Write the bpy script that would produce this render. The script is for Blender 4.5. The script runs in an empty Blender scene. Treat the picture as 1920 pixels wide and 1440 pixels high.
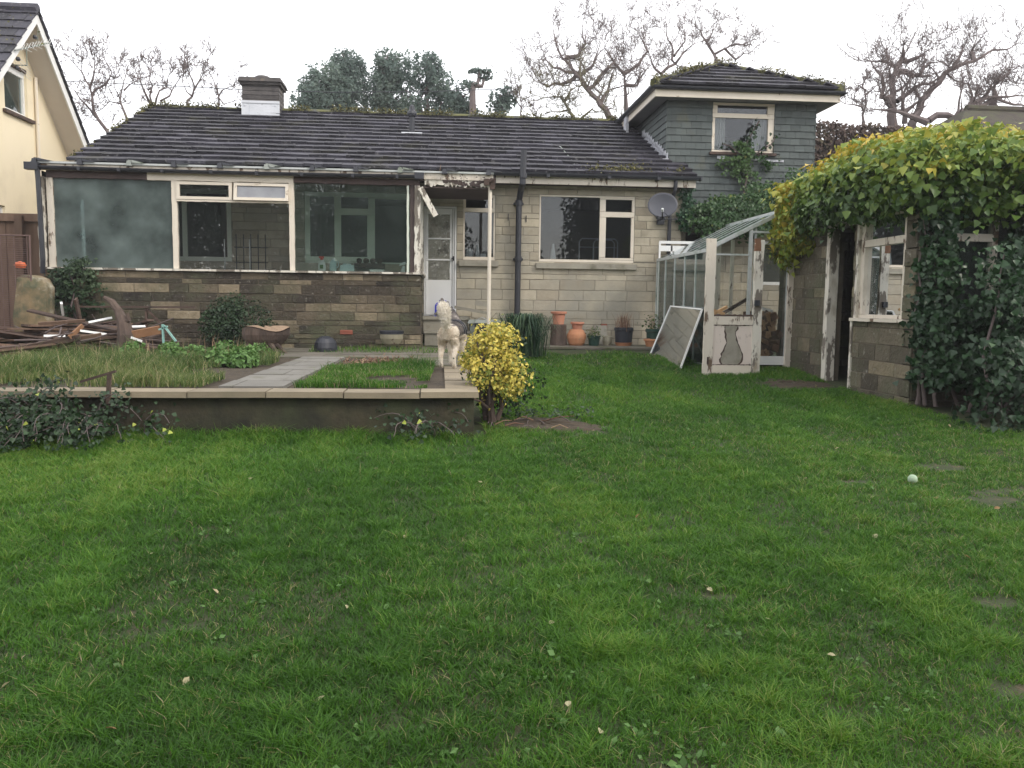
import bpy, math, random
import numpy as np
from mathutils import Vector, Matrix
S = bpy.context.scene
COL = S.collection
PI = math.pi
# ------------------------------------------------------------ camera
cam_d = bpy.data.cameras.new("camera"); cam = bpy.data.objects.new("camera", cam_d); COL.objects.link(cam)
cam.location = (0, 0, 1.5)
Fpx = 1550.0
yaw, pitch, roll = -math.radians(5), math.radians(-5.5), math.radians(0.69)
fwd = Vector((-math.sin(yaw)*math.cos(pitch), math.cos(yaw)*math.cos(pitch), math.sin(pitch)))
rt = Vector((math.cos(yaw), math.sin(yaw), 0)); upv = rt.cross(fwd)
r_ = rt*math.cos(roll)+upv*math.sin(roll); u_ = upv*math.cos(roll)-rt*math.sin(roll)
cam.matrix_world = Matrix(((r_.x, u_.x, -fwd.x, 0), (r_.y, u_.y, -fwd.y, 0), (r_.z, u_.z, -fwd.z, 1.5), (0, 0, 0, 1)))
cam_d.sensor_width = 36; cam_d.lens = 36*Fpx/1920; cam_d.clip_end = 2000; cam_d.clip_start = .05
S.camera = cam
def ray(px, py): return r_*((px-960)/Fpx)-u_*((py-720)/Fpx)+fwd
def atY(px, py, y):
    d = ray(px, py); t = y/d.y; return Vector((d.x*t, y, 1.5+d.z*t))
def atX(px, py, x):
    d = ray(px, py); t = x/d.x; return Vector((x, d.y*t, 1.5+d.z*t))
# ------------------------------------------------------------ world, sun, exposure
SUN_EL, SUN_AZ = math.radians(38), math.radians(125)      # azimuth clockwise from +y
w = bpy.data.worlds.new("World"); S.world = w; w.use_nodes = True
nt = w.node_tree; nt.nodes.clear()
o_ = nt.nodes.new('ShaderNodeOutputWorld')
sky = nt.nodes.new('ShaderNodeTexSky'); sky.sky_type = 'NISHITA'; sky.sun_disc = False
sky.sun_elevation = SUN_EL; sky.sun_rotation = SUN_AZ
b1 = nt.nodes.new('ShaderNodeBackground'); b1.inputs[1].default_value = .06
b2 = nt.nodes.new('ShaderNodeBackground'); b2.inputs[1].default_value = 1.08
tc = nt.nodes.new('ShaderNodeTexCoord'); sx = nt.nodes.new('ShaderNodeSeparateXYZ')
cr = nt.nodes.new('ShaderNodeValToRGB')
cr.color_ramp.elements[0].position = 0.0; cr.color_ramp.elements[0].color = (1.16, 1.08, 1.02, 1)
cr.color_ramp.elements[1].position = .6; cr.color_ramp.elements[1].color = (1.03, 1.0, .97, 1)
nz = nt.nodes.new('ShaderNodeTexNoise'); nz.inputs['Scale'].default_value = 2.2; nz.inputs['Detail'].default_value = 5
mx = nt.nodes.new('ShaderNodeMix'); mx.data_type = 'RGBA'; mx.blend_type = 'MULTIPLY'; mx.inputs[0].default_value = .35
crn = nt.nodes.new('ShaderNodeValToRGB'); crn.color_ramp.elements[0].position = .35; crn.color_ramp.elements[1].position = .65
crn.color_ramp.elements[0].color = (.90, .92, .95, 1); crn.color_ramp.elements[1].color = (1.1, 1.1, 1.1, 1)
ad = nt.nodes.new('ShaderNodeAddShader')
L = nt.links.new
L(tc.outputs['Generated'], sx.inputs[0]); L(sx.outputs['Z'], cr.inputs[0]); L(tc.outputs['Generated'], nz.inputs['Vector'])
L(nz.outputs['Fac'], crn.inputs[0]); L(cr.outputs[0], mx.inputs[6]); L(crn.outputs[0], mx.inputs[7])
L(mx.outputs[2], b2.inputs[0]); L(sky.outputs[0], b1.inputs[0]); L(b1.outputs[0], ad.inputs[0]); L(b2.outputs[0], ad.inputs[1]); L(ad.outputs[0], o_.inputs[0])
sl = bpy.data.lights.new("sun", 'SUN'); sl.energy = 1.1; sl.angle = math.radians(14); sl.color = (1, .93, .82)
so = bpy.data.objects.new("sun", sl); COL.objects.link(so)
sd = Vector((math.sin(SUN_AZ)*math.cos(SUN_EL), math.cos(SUN_AZ)*math.cos(SUN_EL), math.sin(SUN_EL)))
so.rotation_euler = sd.to_track_quat('Z', 'Y').to_euler()
S.view_settings.view_transform = 'Standard'; S.view_settings.look = 'None'; S.view_settings.gamma = 1
S.view_settings.exposure = 0.5
S.render.engine = 'CYCLES'
S.cycles.max_bounces = 8; S.cycles.transparent_max_bounces = 24

# ------------------------------------------------------------ materials
MATS = {}
def pm(name, c1, c2, ns=3.0, c3=None, ds=2.0, dth=.55, dw=.04, rough=.8, bump=0., bs=30., attr=0., spec=.5, metal=0., ramp=None, stretch=None, c4=None, s4=.7, th4=.6, trans=0., dist=.01):
    """procedural principled material: noise mix of c1/c2, optional patches c3 and c4, per-face attribute brightness or ramp"""
    m = bpy.data.materials.new(name); m.use_nodes = True; n = m.node_tree; N = n.nodes; K = n.links.new
    p = N['Principled BSDF']; out = N['Material Output']
    tcx = N.new('ShaderNodeTexCoord'); vec = tcx.outputs['Object']
    if stretch:
        mp = N.new('ShaderNodeMapping'); mp.inputs['Scale'].default_value = stretch; K(vec, mp.inputs[0]); vec = mp.outputs[0]
    def noise(s, d=5, v=None):
        x = N.new('ShaderNodeTexNoise'); x.inputs['Scale'].default_value = s; x.inputs['Detail'].default_value = d; x.inputs['Roughness'].default_value = .62
        K(v or vec, x.inputs['Vector']); return x.outputs['Fac']
    def mixc(f, a, b, mode='MIX'):
        x = N.new('ShaderNodeMix'); x.data_type = 'RGBA'; x.blend_type = mode
        for sock, val in ((0, f), (6, a), (7, b)):
            if isinstance(val, tuple): x.inputs[sock].default_value = (*val, 1) if len(val) == 3 else val
            elif isinstance(val, (int, float)): x.inputs[sock].default_value = val
            else: K(val, x.inputs[sock])
        return x.outputs[2]
    def step(v, th, wd):
        x = N.new('ShaderNodeMapRange'); x.inputs[1].default_value = th-wd; x.inputs[2].default_value = th+wd; K(v, x.inputs[0]); return x.outputs[0]
    at = N.new('ShaderNodeAttribute'); at.attribute_name = 'rnd'; av = at.outputs['Fac']
    f1 = step(noise(ns), .5, .22)
    if ramp:
        rp = N.new('ShaderNodeValToRGB'); K(av, rp.inputs[0]); els = rp.color_ramp.elements
        while len(els) < len(ramp): els.new(.5)
        for e, (pos, c) in zip(els, ramp): e.position = pos; e.color = (*c, 1)
        base = mixc(f1, rp.outputs[0], mixc(1., rp.outputs[0], tuple(c2), 'MULTIPLY'))
    else:
        base = mixc(f1, tuple(c1), tuple(c2))
    if attr:
        mr = N.new('ShaderNodeMapRange'); mr.inputs[3].default_value = 1-attr; mr.inputs[4].default_value = 1+attr; K(av, mr.inputs[0])
        base = mixc(1., base, mr.outputs[0], 'MULTIPLY')
    if c4: base = mixc(step(noise(s4, 4), th4, .1), base, tuple(c4))
    bumpv = noise(bs, 6)
    if c3:
        pk = step(noise(ds, 7), dth, dw); base = mixc(pk, base, tuple(c3))
        rr = N.new('ShaderNodeMapRange'); rr.inputs[3].default_value = rough; rr.inputs[4].default_value = .9; K(pk, rr.inputs[0]); K(rr.outputs[0], p.inputs['Roughness'])
    else: p.inputs['Roughness'].default_value = rough
    K(base, p.inputs['Base Color']); p.inputs['Specular IOR Level'].default_value = spec; p.inputs['Metallic'].default_value = metal
    if bump:
        bp = N.new('ShaderNodeBump'); bp.inputs['Strength'].default_value = bump; bp.inputs['Distance'].default_value = dist; K(bumpv, bp.inputs['Height']); K(bp.outputs[0], p.inputs['Normal'])
    if trans:
        tr = N.new('ShaderNodeBsdfTranslucent'); K(base, tr.inputs[0]); ms = N.new('ShaderNodeMixShader'); ms.inputs[0].default_value = trans
        K(p.outputs[0], ms.inputs[1]); K(tr.outputs[0], ms.inputs[2]); K(ms.outputs[0], out.inputs[0])
    MATS[name] = m; return m
def glass(name, tint=(1, 1, 1), film=(.3, .32, .3), filmf=.05, ior=1.5, extra=0., rough=.0, fs=1.2):
    m = bpy.data.materials.new(name); m.use_nodes = True; n = m.node_tree; N = n.nodes; K = n.links.new; N.clear()
    out = N.new('ShaderNodeOutputMaterial'); t = N.new('ShaderNodeBsdfTransparent'); t.inputs[0].default_value = (*tint, 1)
    g = N.new('ShaderNodeBsdfGlossy'); g.inputs['Roughness'].default_value = rough; g.inputs[0].default_value = (.95, .97, 1, 1)
    fr = N.new('ShaderNodeFresnel'); fr.inputs[0].default_value = ior
    ma = N.new('ShaderNodeMath'); ma.operation = 'ADD'; ma.inputs[1].default_value = extra; ma.use_clamp = True; K(fr.outputs[0], ma.inputs[0])
    d = N.new('ShaderNodeBsdfDiffuse'); d.inputs[0].default_value = (*film, 1)
    tl = N.new('ShaderNodeBsdfTranslucent'); tl.inputs[0].default_value = (*film, 1)
    dm = N.new('ShaderNodeMixShader'); dm.inputs[0].default_value = .5; K(d.outputs[0], dm.inputs[1]); K(tl.outputs[0], dm.inputs[2])
    tx = N.new('ShaderNodeTexCoord'); nn = N.new('ShaderNodeTexNoise'); nn.inputs['Scale'].default_value = fs; nn.inputs['Detail'].default_value = 6; K(tx.outputs['Object'], nn.inputs['Vector'])
    mr = N.new('ShaderNodeMapRange'); mr.inputs[1].default_value = .35; mr.inputs[2].default_value = .75; mr.inputs[3].default_value = filmf*.5; mr.inputs[4].default_value = filmf*1.6; K(nn.outputs['Fac'], mr.inputs[0])
    m1 = N.new('ShaderNodeMixShader'); K(mr.outputs[0], m1.inputs[0]); K(t.outputs[0], m1.inputs[1]); K(dm.outputs[0], m1.inputs[2])
    m2 = N.new('ShaderNodeMixShader'); K(ma.outputs[0], m2.inputs[0]); K(m1.outputs[0], m2.inputs[1]); K(g.outputs[0], m2.inputs[2]); K(m2.outputs[0], out.inputs[0])
    MATS[name] = m; return m
STONE_RAMP = [(0, (.33, .285, .215)), (.25, (.46, .405, .31)), (.5, (.54, .48, .37)), (.75, (.41, .37, .295)), (1, (.60, .525, .39))]
pm('stone_pale', 0, (.8, .8, .78), 5, (.28, .24, .17), 1.3, .68, .12, .9, .8, 22, ramp=STONE_RAMP, c4=(.30, .285, .235), s4=.7, th4=.56)
DARK_RAMP = [(0, (.035, .029, .024)), (.35, (.070, .056, .042)), (.6, (.12, .096, .068)), (.8, (.20, .16, .11)), (.93, (.31, .25, .17)), (1, (.44, .36, .25))]
pm('stone_dark', 0, (.55, .55, .5), 7, (.085, .09, .05), 1.3, .58, .12, .92, 1., 24, ramp=DARK_RAMP, c4=(.36, .34, .28), s4=17, th4=.70, dist=.02)
OUT_RAMP = [(0, (.085, .072, .052)), (.5, (.15, .128, .092)), (.8, (.20, .17, .12)), (1, (.29, .24, .16))]
pm('stone_shed', 0, (.6, .6, .55), 6, (.10, .105, .06), 1.4, .56, .12, .92, 1., 20, ramp=OUT_RAMP, c4=(.38, .36, .30), s4=12, th4=.70, dist=.03)
pm('mortar', (.22, .20, .16), (.33, .30, .24), 9, rough=.95, bump=.4, bs=60)
pm('mortar_dark', (.10, .085, .065), (.17, .14, .10), 9, rough=.95, bump=.4, bs=60)
pm('roof_tile', (.024, .023, .031), (.048, .046, .060), 6, (.16, .155, .16), 14, .63, .05, .6, .8, 45, attr=.5, spec=.4, c4=(.045, .043, .025), s4=1.3, th4=.66)
pm('roof_moss', (.05, .052, .05), (.085, .085, .085), 6, (.12, .12, .045), 3.5, .47, .08, .85, .8, 45, attr=.3)
pm('moss', (.10, .10, .035), (.16, .14, .05), 12, (.05, .05, .03), 6, .55, .1, .95, 1., 60)
pm('slate_hung', (.070, .085, .083), (.095, .112, .108), 2.5, (.13, .125, .08), 1.4, .70, .1, .8, .35, 40, attr=.14)
pm('peeling_paint', (.62, .56, .47), (.70, .635, .54), 2, (.16, .11, .075), 5.5, .59, .025, .6, .5, 40, stretch=(1.6, 1.6, .55), c4=(.40, .35, .27), s4=2.4, th4=.66)
pm('peeling_more', (.66, .62, .54), (.73, .69, .6), 2, (.19, .165, .135), 4.2, .54, .02, .65, .6, 40, stretch=(1.5, 1.5, .6), c4=(.36, .30, .22), s4=3, th4=.63)
pm('cream_paint', (.68, .60, .49), (.76, .69, .58), 2, (.30, .22, .14), 7, .68, .04, .5, .3, 40)
pm('white_paint', (.74, .74, .72), (.80, .80, .78), 2, (.45, .43, .38), 5, .72, .05, .5, .2, 40)
pm('green_white', (.60, .66, .56), (.66, .70, .60), 2, (.3, .3, .22), 5, .68, .05, .6)
pm('old_wood', (.058, .036, .028), (.11, .072, .055), 4, (.03, .024, .02), 6, .6, .06, .85, .6, 40, attr=.35, stretch=(1, 1, 3))
pm('fascia_dark', (.055, .04, .038), (.10, .07, .062), 5, (.45, .40, .36), 6, .74, .02, .85, .5, 40)
pm('gutter_black', (.022, .024, .032), (.04, .042, .05), 4, (.12, .12, .12), 8, .72, .05, .45)
pm('lead_flashing', (.42, .43, .47), (.52, .53, .57), 9, (.22, .22, .24), 8, .6, .08, .55, .7, 25)
pm('zinc', (.55, .57, .60), (.66, .68, .72), 4, (.28, .27, .26), 8, .66, .05, .5, .3, 30)
pm('chimney_brick', (.065, .060, .060), (.11, .10, .095), 8, (.24, .19, .13), 3, .68, .1, .95, .9, 30, attr=.35)
pm('concrete', (.27, .25, .205), (.37, .345, .28), 4, (.14, .13, .09), 3, .6, .1, .9, .5, 50, attr=.12)
pm('slab', (.20, .165, .115), (.29, .24, .165), 3, (.17, .15, .10), 2.2, .62, .12, .9, .4, 60, attr=.14)
pm('render_dark', (.036, .031, .021), (.085, .070, .040), 2.6, (.020, .020, .013), 3, .52, .16, .95, 1., 18, c4=(.055, .062, .030), s4=1.7, th4=.56)
pm('paving', (.11, .098, .078), (.17, .15, .12), 2.5, (.09, .095, .045), 3.2, .56, .08, .9, .5, 40, attr=.12)
pm('path_slab', (.15, .142, .125), (.21, .20, .175), 2.2, (.13, .125, .09), 3, .64, .08, .88, .4, 50, attr=.12)
pm('soil', (.038, .029, .019), (.075, .055, .034), 8, (.13, .09, .055), 20, .68, .05, .95, 1., 40)
pm('lawn_ground', (.028, .044, .012), (.046, .052, .020), 6, (.085, .062, .036), 9, .62, .08, .95, 1., 60)
pm('cream_wall', (.80, .70, .50), (.84, .74, .55), .7, (.66, .57, .42), 1.1, .66, .15, rough=.9, bump=.15, bs=60)
pm('soffit', (.62, .56, .50), (.68, .62, .55), 2, rough=.7)
pm('tower_soffit', (.22, .215, .21), (.27, .26, .255), 2, rough=.7)
pm('inside_dark', (.05, .048, .045), (.08, .075, .07), 2, rough=.9)
pm('inside_wall', (.30, .27, .22), (.36, .33, .27), 1.2, rough=.9)
pm('curtain', (.75, .75, .73), (.85, .85, .83), 2, rough=.9, trans=.3)
pm('door_blind', (.50, .47, .38), (.58, .54, .44), 2.5, (.22, .2, .16), 5, .6, .1, .8)
pm('terracotta', (.46, .19, .12), (.56, .25, .16), 5, (.42, .30, .22), 7, .66, .06, .8, .2, 50)
pm('terracotta_orange', (.46, .20, .10), (.56, .27, .14), 5, (.30, .22, .14), 7, .66, .06, .8, .2, 50)
pm('black_plastic', (.018, .020, .028), (.035, .038, .048), 5, rough=.45)
pm('green_plastic', (.015, .045, .035), (.025, .065, .05), 5, rough=.4)
pm('glazed_cream', (.26, .235, .17), (.34, .31, .23), 6, (.09, .05, .035), 9, .62, .04, .4)
pm('blue_plastic', (.008, .02, .42), (.012, .03, .5), 5, rough=.35)
pm('white_plastic', (.78, .80, .80), (.84, .85, .85), 5, rough=.35)
pm('milky_plastic', (.5, .66, .68), (.58, .72, .74), 5, rough=.3)
pm('red_plastic', (.6, .05, .03), (.65, .07, .04), 5, rough=.35)
pm('orange_plastic', (.75, .15, .05), (.8, .2, .08), 5, rough=.4)
pm('teal_paint', (.22, .42, .38), (.28, .48, .43), 5, (.14, .13, .1), 8, .62, .04, .6)
pm('dish_grey', (.06, .062, .075), (.08, .083, .098), 3, rough=.5, spec=.4)
pm('chrome', (.6, .6, .62), (.65, .65, .67), 3, rough=.3, metal=.8)
pm('alu', (.45, .47, .46), (.55, .57, .56), 4, (.25, .3, .24), 4, .6, .1, .55)
pm('alu_dull', (.22, .24, .22), (.32, .34, .31), 4, (.10, .13, .08), 3, .55, .1, .6)
pm('fence_wood', (.11, .066, .045), (.17, .11, .075), 3, rough=.9, bump=.4, bs=30, attr=.25, stretch=(4, 4, .6))
pm('mesh_wire', (.10, .06, .055), (.16, .10, .085), 8, rough=.7)
pm('render_block', (.17, .12, .06), (.27, .21, .13), 3, (.46, .44, .36), 2.3, .62, .08, .95, .5, 30, c4=(.08, .085, .05), s4=3.5, th4=.52)
pm('bark', (.10, .078, .075), (.16, .125, .118), 6, rough=.95, bump=.6, bs=20)
pm('bark_far', (.12, .095, .09), (.18, .145, .14), 3, rough=.95)
pm('bark_green', (.10, .085, .06), (.14, .13, .07), 3, rough=.95)
pm('log_wood', 0, (.7, .65, .6), 6, rough=.9, bump=.5, bs=40, ramp=[(0, (.12, .06, .035)), (.5, (.24, .125, .07)), (.8, (.40, .22, .11)), (1, (.6, .40, .2))])
pm('stump_wood', (.075, .052, .042), (.14, .10, .078), 8, (.05, .035, .028), 5, .55, .1, .95, 1., 25, stretch=(1, 1, .3))
pm('stump_top', (.24, .165, .11), (.32, .225, .15), 8, (.2, .13, .09), 5, .6, .1, .95, .8, 25)
pm('brown_hedge', 0, (.7, .7, .7), 3, rough=.95, ramp=[(0, (.085, .06, .052)), (.6, (.14, .10, .085)), (1, (.16, .15, .085))], trans=.2)
pm('brick_red', (.28, .09, .06), (.34, .12, .08), 8, rough=.9)
pm('dog_coat', 0, (.86, .84, .8), 18, rough=.85, spec=.2, ramp=[(0, (.48, .39, .29)), (.3, (.64, .55, .44)), (.5, (.92, .88, .80)), (.6, (.30, .27, .25)), (.8, (.12, .11, .11)), (1, (.05, .045, .045))])
pm('dry_leaf', 0, (.8, .8, .8), 10, rough=.8, ramp=[(0, (.38, .38, .22)), (.6, (.46, .40, .24)), (1, (.34, .18, .08))], trans=.2)
pm('ball_felt', (.36, .48, .33), (.44, .56, .40), 20, rough=.95, bump=.8, bs=200)
G = [('ivy_dark', [(0, (.011, .030, .013)), (.45, (.020, .052, .020)), (.8, (.040, .095, .034)), (1, (.10, .16, .08))], .15, .35),
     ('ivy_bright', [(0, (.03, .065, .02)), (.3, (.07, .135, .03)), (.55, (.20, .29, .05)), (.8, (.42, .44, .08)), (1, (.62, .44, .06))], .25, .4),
     ('ivy_mid', [(0, (.018, .05, .018)), (.5, (.045, .10, .03)), (.9, (.09, .16, .045)), (1, (.2, .22, .06))], .2, .4),
     ('ivy_house', [(0, (.015, .045, .025)), (.5, (.03, .085, .04)), (.92, (.06, .13, .06)), (1, (.22, .24, .06))], .15, .4),
     ('golden', [(0, (.10, .15, .03)), (.22, (.34, .36, .06)), (.5, (.68, .56, .11)), (.8, (.80, .66, .16)), (1, (.84, .72, .32))], .2, .45),
     ('shrub_under', [(0, (.01, .03, .012)), (.6, (.03, .065, .02)), (1, (.08, .12, .03))], .15, .4),
     ('bush_dark', [(0, (.014, .03, .016)), (.6, (.040, .075, .034)), (1, (.10, .14, .07))], .15, .5),
     ('evergreen', [(0, (.13, .18, .165)), (.5, (.19, .25, .22)), (1, (.27, .32, .26))], .5, .6),  # paled towards blue-green, with the veil of distance mixed into the leaf colour
     ('blade', [(0, (.030, .076, .011)), (.3, (.050, .146, .014)), (.6, (.098, .240, .023)), (.85, (.20, .32, .045)), (.95, (.30, .31, .10)), (1, (.40, .33, .20))], .38, .5),
     ('weed', [(0, (.045, .08, .02)), (.4, (.09, .155, .035)), (.7, (.19, .24, .075)), (.88, (.34, .33, .15)), (1, (.46, .38, .22))], .3, .55),
     ('leafy', [(0, (.06, .13, .03)), (.6, (.12, .24, .06)), (1, (.2, .32, .1))], .25, .5),
     ('sedge', [(0, (.02, .05, .028)), (.6, (.04, .09, .05)), (1, (.12, .18, .09))], .2, .45),
     ('bramble', [(0, (.012, .028, .012)), (.7, (.035, .075, .025)), (.92, (.08, .15, .04)), (1, (.40, .46, .08))], .15, .45),
     ('dead_stem', [(0, (.16, .08, .06)), (.5, (.25, .14, .10)), (1, (.4, .28, .18))], .1, .8)]
for nm, rp_, tr_, ro_ in G: pm(nm, 0, (.82, .85, .8), 2.5, rough=ro_, ramp=rp_, trans=tr_, spec=.35)
glass('glass_clear', filmf=.035, film=(.35, .38, .36), extra=.02)
glass('glass_house', tint=(.78, .8, .8), filmf=.03, film=(.3, .34, .38), extra=.0)
glass('glass_dirty', tint=(.9, .95, .92), filmf=.10, film=(.26, .32, .29), extra=.0, fs=2.2)
glass('glass_frosted', tint=(.34, .40, .40), filmf=.60, film=(.30, .37, .35), extra=.03, fs=1.9, rough=.09)
glass('glass_grey', tint=(.5, .5, .52), filmf=.75, film=(.52, .52, .54), extra=.05)
glass('glass_green', tint=(.8, .9, .84), filmf=.22, film=(.36, .46, .41), extra=.05, fs=2)
glass('glass_mirror', tint=(.5, .55, .5), filmf=.25, film=(.32, .38, .32), ior=1.9, extra=.34, rough=.03, fs=3)

# ------------------------------------------------------------ object helpers
def tag(o, label=None, cat=None, group=None, kind=None):
    if label: o['label'] = label
    if cat: o['category'] = cat
    if group: o['group'] = group
    if kind: o['kind'] = kind
    return o
def empty(name, loc, label, cat, group=None, rz=0):
    o = bpy.data.objects.new(name, None); COL.objects.link(o); o.location = loc; o.rotation_euler.z = rz; o.empty_display_size = .2
    return tag(o, label, cat, group)
def root_loc(p):
    while p.parent: p = p.parent
    return Vector(p.location)
class MB:
    def __init__(s): s.v = []; s.f = []; s.r = []; s.m = []
    def add(s, vs, fs, r=None, mi=0):
        b = len(s.v); s.v += [tuple(v) for v in vs]; r = random.random() if r is None else r
        for f in fs: s.f.append([b+i for i in f]); s.r.append(r); s.m.append(mi)
    def box(s, x0, x1, y0, y1, z0, z1, r=None, mi=0, M=None, taper=0):
        t = taper
        vs = [Vector(p) for p in ((x0, y0, z0), (x1, y0, z0), (x1, y1, z0), (x0, y1, z0), (x0+t, y0+t, z1), (x1-t, y0+t, z1), (x1-t, y1-t, z1), (x0+t, y1-t, z1))]
        if M is not None: vs = [M @ v for v in vs]
        s.add(vs, [(0, 3, 2, 1), (4, 5, 6, 7), (0, 1, 5, 4), (1, 2, 6, 5), (2, 3, 7, 6), (3, 0, 4, 7)], r, mi)
    def bx(s, mp, a0, a1, z0, z1, d0, d1, r=None, mi=0, bev=0.):
        """box in wall space: a along, z up, d outwards"""
        b = bev
        vs = [mp(a0, z0, d0), mp(a1, z0, d0), mp(a1, z1, d0), mp(a0, z1, d0), mp(a0+b, z0+b, d1), mp(a1-b, z0+b, d1), mp(a1-b, z1-b, d1), mp(a0+b, z1-b, d1)]
        s.add(vs, [(0, 3, 2, 1), (4, 5, 6, 7), (0, 1, 5, 4), (1, 2, 6, 5), (2, 3, 7, 6), (3, 0, 4, 7)], r, mi)
    def beam(s, p, q, wd, hd, r=None, mi=0, up=Vector((0, 0, 1))):
        p = Vector(p); q = Vector(q); d = (q-p).normalized()
        if abs(d.dot(up)) > .98: up = Vector((0, 1, 0))
        sx = d.cross(up).normalized()*wd/2; sz = sx.cross(d).normalized()*hd/2
        vs = [p-sx-sz, p+sx-sz, p+sx+sz, p-sx+sz, q-sx-sz, q+sx-sz, q+sx+sz, q-sx+sz]
        s.add(vs, [(0, 1, 2, 3), (7, 6, 5, 4), (0, 4, 5, 1), (1, 5, 6, 2), (2, 6, 7, 3), (3, 7, 4, 0)], r, mi)
    def tube(s, pts, rad, n=8, r=None, mi=0, cap=True):
        pts = [Vector(p) for p in pts]; k = len(pts)
        if not hasattr(rad, '__len__'): rad = [rad]*k
        b = len(s.v); r = random.random() if r is None else r; X = None
        for i, p in enumerate(pts):
            d = (pts[min(i+1, k-1)]-pts[max(i-1, 0)])
            d = d.normalized() if d.length > 1e-9 else Vector((0, 0, 1))
            if X is None: X = d.cross(Vector((0, 0, 1)) if abs(d.z) < .9 else Vector((1, 0, 0))).normalized()
            else:
                X = X-d*X.dot(d); X = X.normalized() if X.length > 1e-6 else d.orthogonal().normalized()
            Yv = d.cross(X)
            for j in range(n):
                a = 2*PI*j/n; s.v.append(tuple(p+(X*math.cos(a)+Yv*math.sin(a))*rad[i]))
        for i in range(k-1):
            for j in range(n):
                s.f.append([b+i*n+j, b+i*n+(j+1) % n, b+(i+1)*n+(j+1) % n, b+(i+1)*n+j]); s.r.append(r); s.m.append(mi)
        if cap:
            s.f.append([b+j for j in range(n)][::-1]); s.f.append([b+(k-1)*n+j for j in range(n)]); s.r += [r, r]; s.m += [mi, mi]
    def lathe(s, c, prof, n=20, r=None, mi=0, wob=0):
        """prof: list of (radius, z)"""
        b = len(s.v); k = len(prof); r = random.random() if r is None else r
        ws = [1+wob*math.sin(3*2*PI*j/n+1)+wob*random.uniform(-.7, .7) for j in range(n)]
        for (R_, z) in prof:
            for j in range(n):
                a = 2*PI*j/n; s.v.append((c[0]+R_*ws[j]*math.cos(a), c[1]+R_*ws[j]*math.sin(a), c[2]+z))
        for i in range(k-1):
            for j in range(n):
                s.f.append([b+i*n+j, b+i*n+(j+1) % n, b+(i+1)*n+(j+1) % n, b+(i+1)*n+j]); s.r.append(r); s.m.append(mi)
        s.f.append([b+j for j in range(n)][::-1]); s.f.append([b+(k-1)*n+j for j in range(n)]); s.r += [r, r]; s.m += [mi, mi]
    def build(s, name, mat, parent=None, loc=None, smooth=False, **tg):
        off = root_loc(parent) if parent else Vector(loc or (0, 0, 0))
        me = bpy.data.meshes.new(name); me.from_pydata([(v[0]-off.x, v[1]-off.y, v[2]-off.z) for v in s.v], [], s.f)
        a = me.attributes.new('rnd', 'FLOAT', 'FACE'); a.data.foreach_set('value', np.array(s.r, dtype=np.float32))
        for m in (mat if isinstance(mat, (list, tuple)) else [mat]): me.materials.append(MATS[m])
        me.polygons.foreach_set('material_index', np.array(s.m, dtype=np.int32))
        if smooth: me.polygons.foreach_set('use_smooth', np.ones(len(s.f), dtype=bool))
        me.update(); o = bpy.data.objects.new(name, me); COL.objects.link(o)
        if parent: o.parent = parent
        else: o.location = off
        if tg: tag(o, **tg)
        return o
def npmesh(name, V, T, rnd, mat, parent=None, loc=None, **tg):
    off = np.array(root_loc(parent) if parent else (loc or (0, 0, 0)), dtype=np.float32)
    me = bpy.data.meshes.new(name); V = (V-off).astype(np.float32); T = T.astype(np.int32)
    me.vertices.add(len(V)); me.vertices.foreach_set('co', V.ravel())
    me.loops.add(len(T)*3); me.loops.foreach_set('vertex_index', T.ravel())
    me.polygons.add(len(T)); me.polygons.foreach_set('loop_start', np.arange(len(T), dtype=np.int32)*3)
    me.update(calc_edges=True)
    a = me.attributes.new('rnd', 'FLOAT', 'FACE'); a.data.foreach_set('value', np.clip(rnd, 0, 1).astype(np.float32))
    me.materials.append(MATS[mat])
    o = bpy.data.objects.new(name, me); COL.objects.link(o)
    if parent: o.parent = parent
    else: o.location = [float(c) for c in off]
    if tg: tag(o, **tg)
    return o
LEAF = {
 'kite': (np.array([(0, 0, 0), (-.38, .45, .10), (0, 1, 0), (.38, .45, .10)]), [(0, 3, 2), (0, 2, 1)]),
 'ivy': (np.array([(0, 0, 0), (-.5, .18, .12), (-.34, .52, .06), (0, 1, -.1), (.34, .52, .06), (.5, .18, .12)]), [(0, 5, 4), (0, 4, 3), (0, 3, 2), (0, 2, 1)]),
 'thin': (np.array([(0, 0, 0), (-.12, .5, .03), (0, 1, -.05), (.12, .5, .03)]), [(0, 3, 2), (0, 2, 1)]),
}
def nrm(a): return a/np.maximum(np.linalg.norm(a, axis=1, keepdims=True), 1e-9)
def leafmesh(name, P, N, size, rnd, mat, rg, shape='kite', droop=.6, spread=.6, **kw):
    n = len(P); sv, st = LEAF[shape]
    N = nrm(nrm(N)+rg.normal(0, spread, (n, 3)))
    T = rg.normal(0, 1, (n, 3)); T[:, 2] -= droop*2; T = nrm(T-N*(T*N).sum(1, keepdims=True)); B = np.cross(T, N)
    sz = (size*rg.uniform(.45, 1.4, n))[:, None, None]
    V = P[:, None, :]+sz*(sv[None, :, 0:1]*B[:, None, :]+sv[None, :, 1:2]*T[:, None, :]+sv[None, :, 2:3]*N[:, None, :])
    k = len(sv); tri = np.array(st)[None]+(np.arange(n)*k)[:, None, None]
    return npmesh(name, V.reshape(-1, 3), tri.reshape(-1, 3), np.repeat(rnd, len(st)), mat, **kw)
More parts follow.
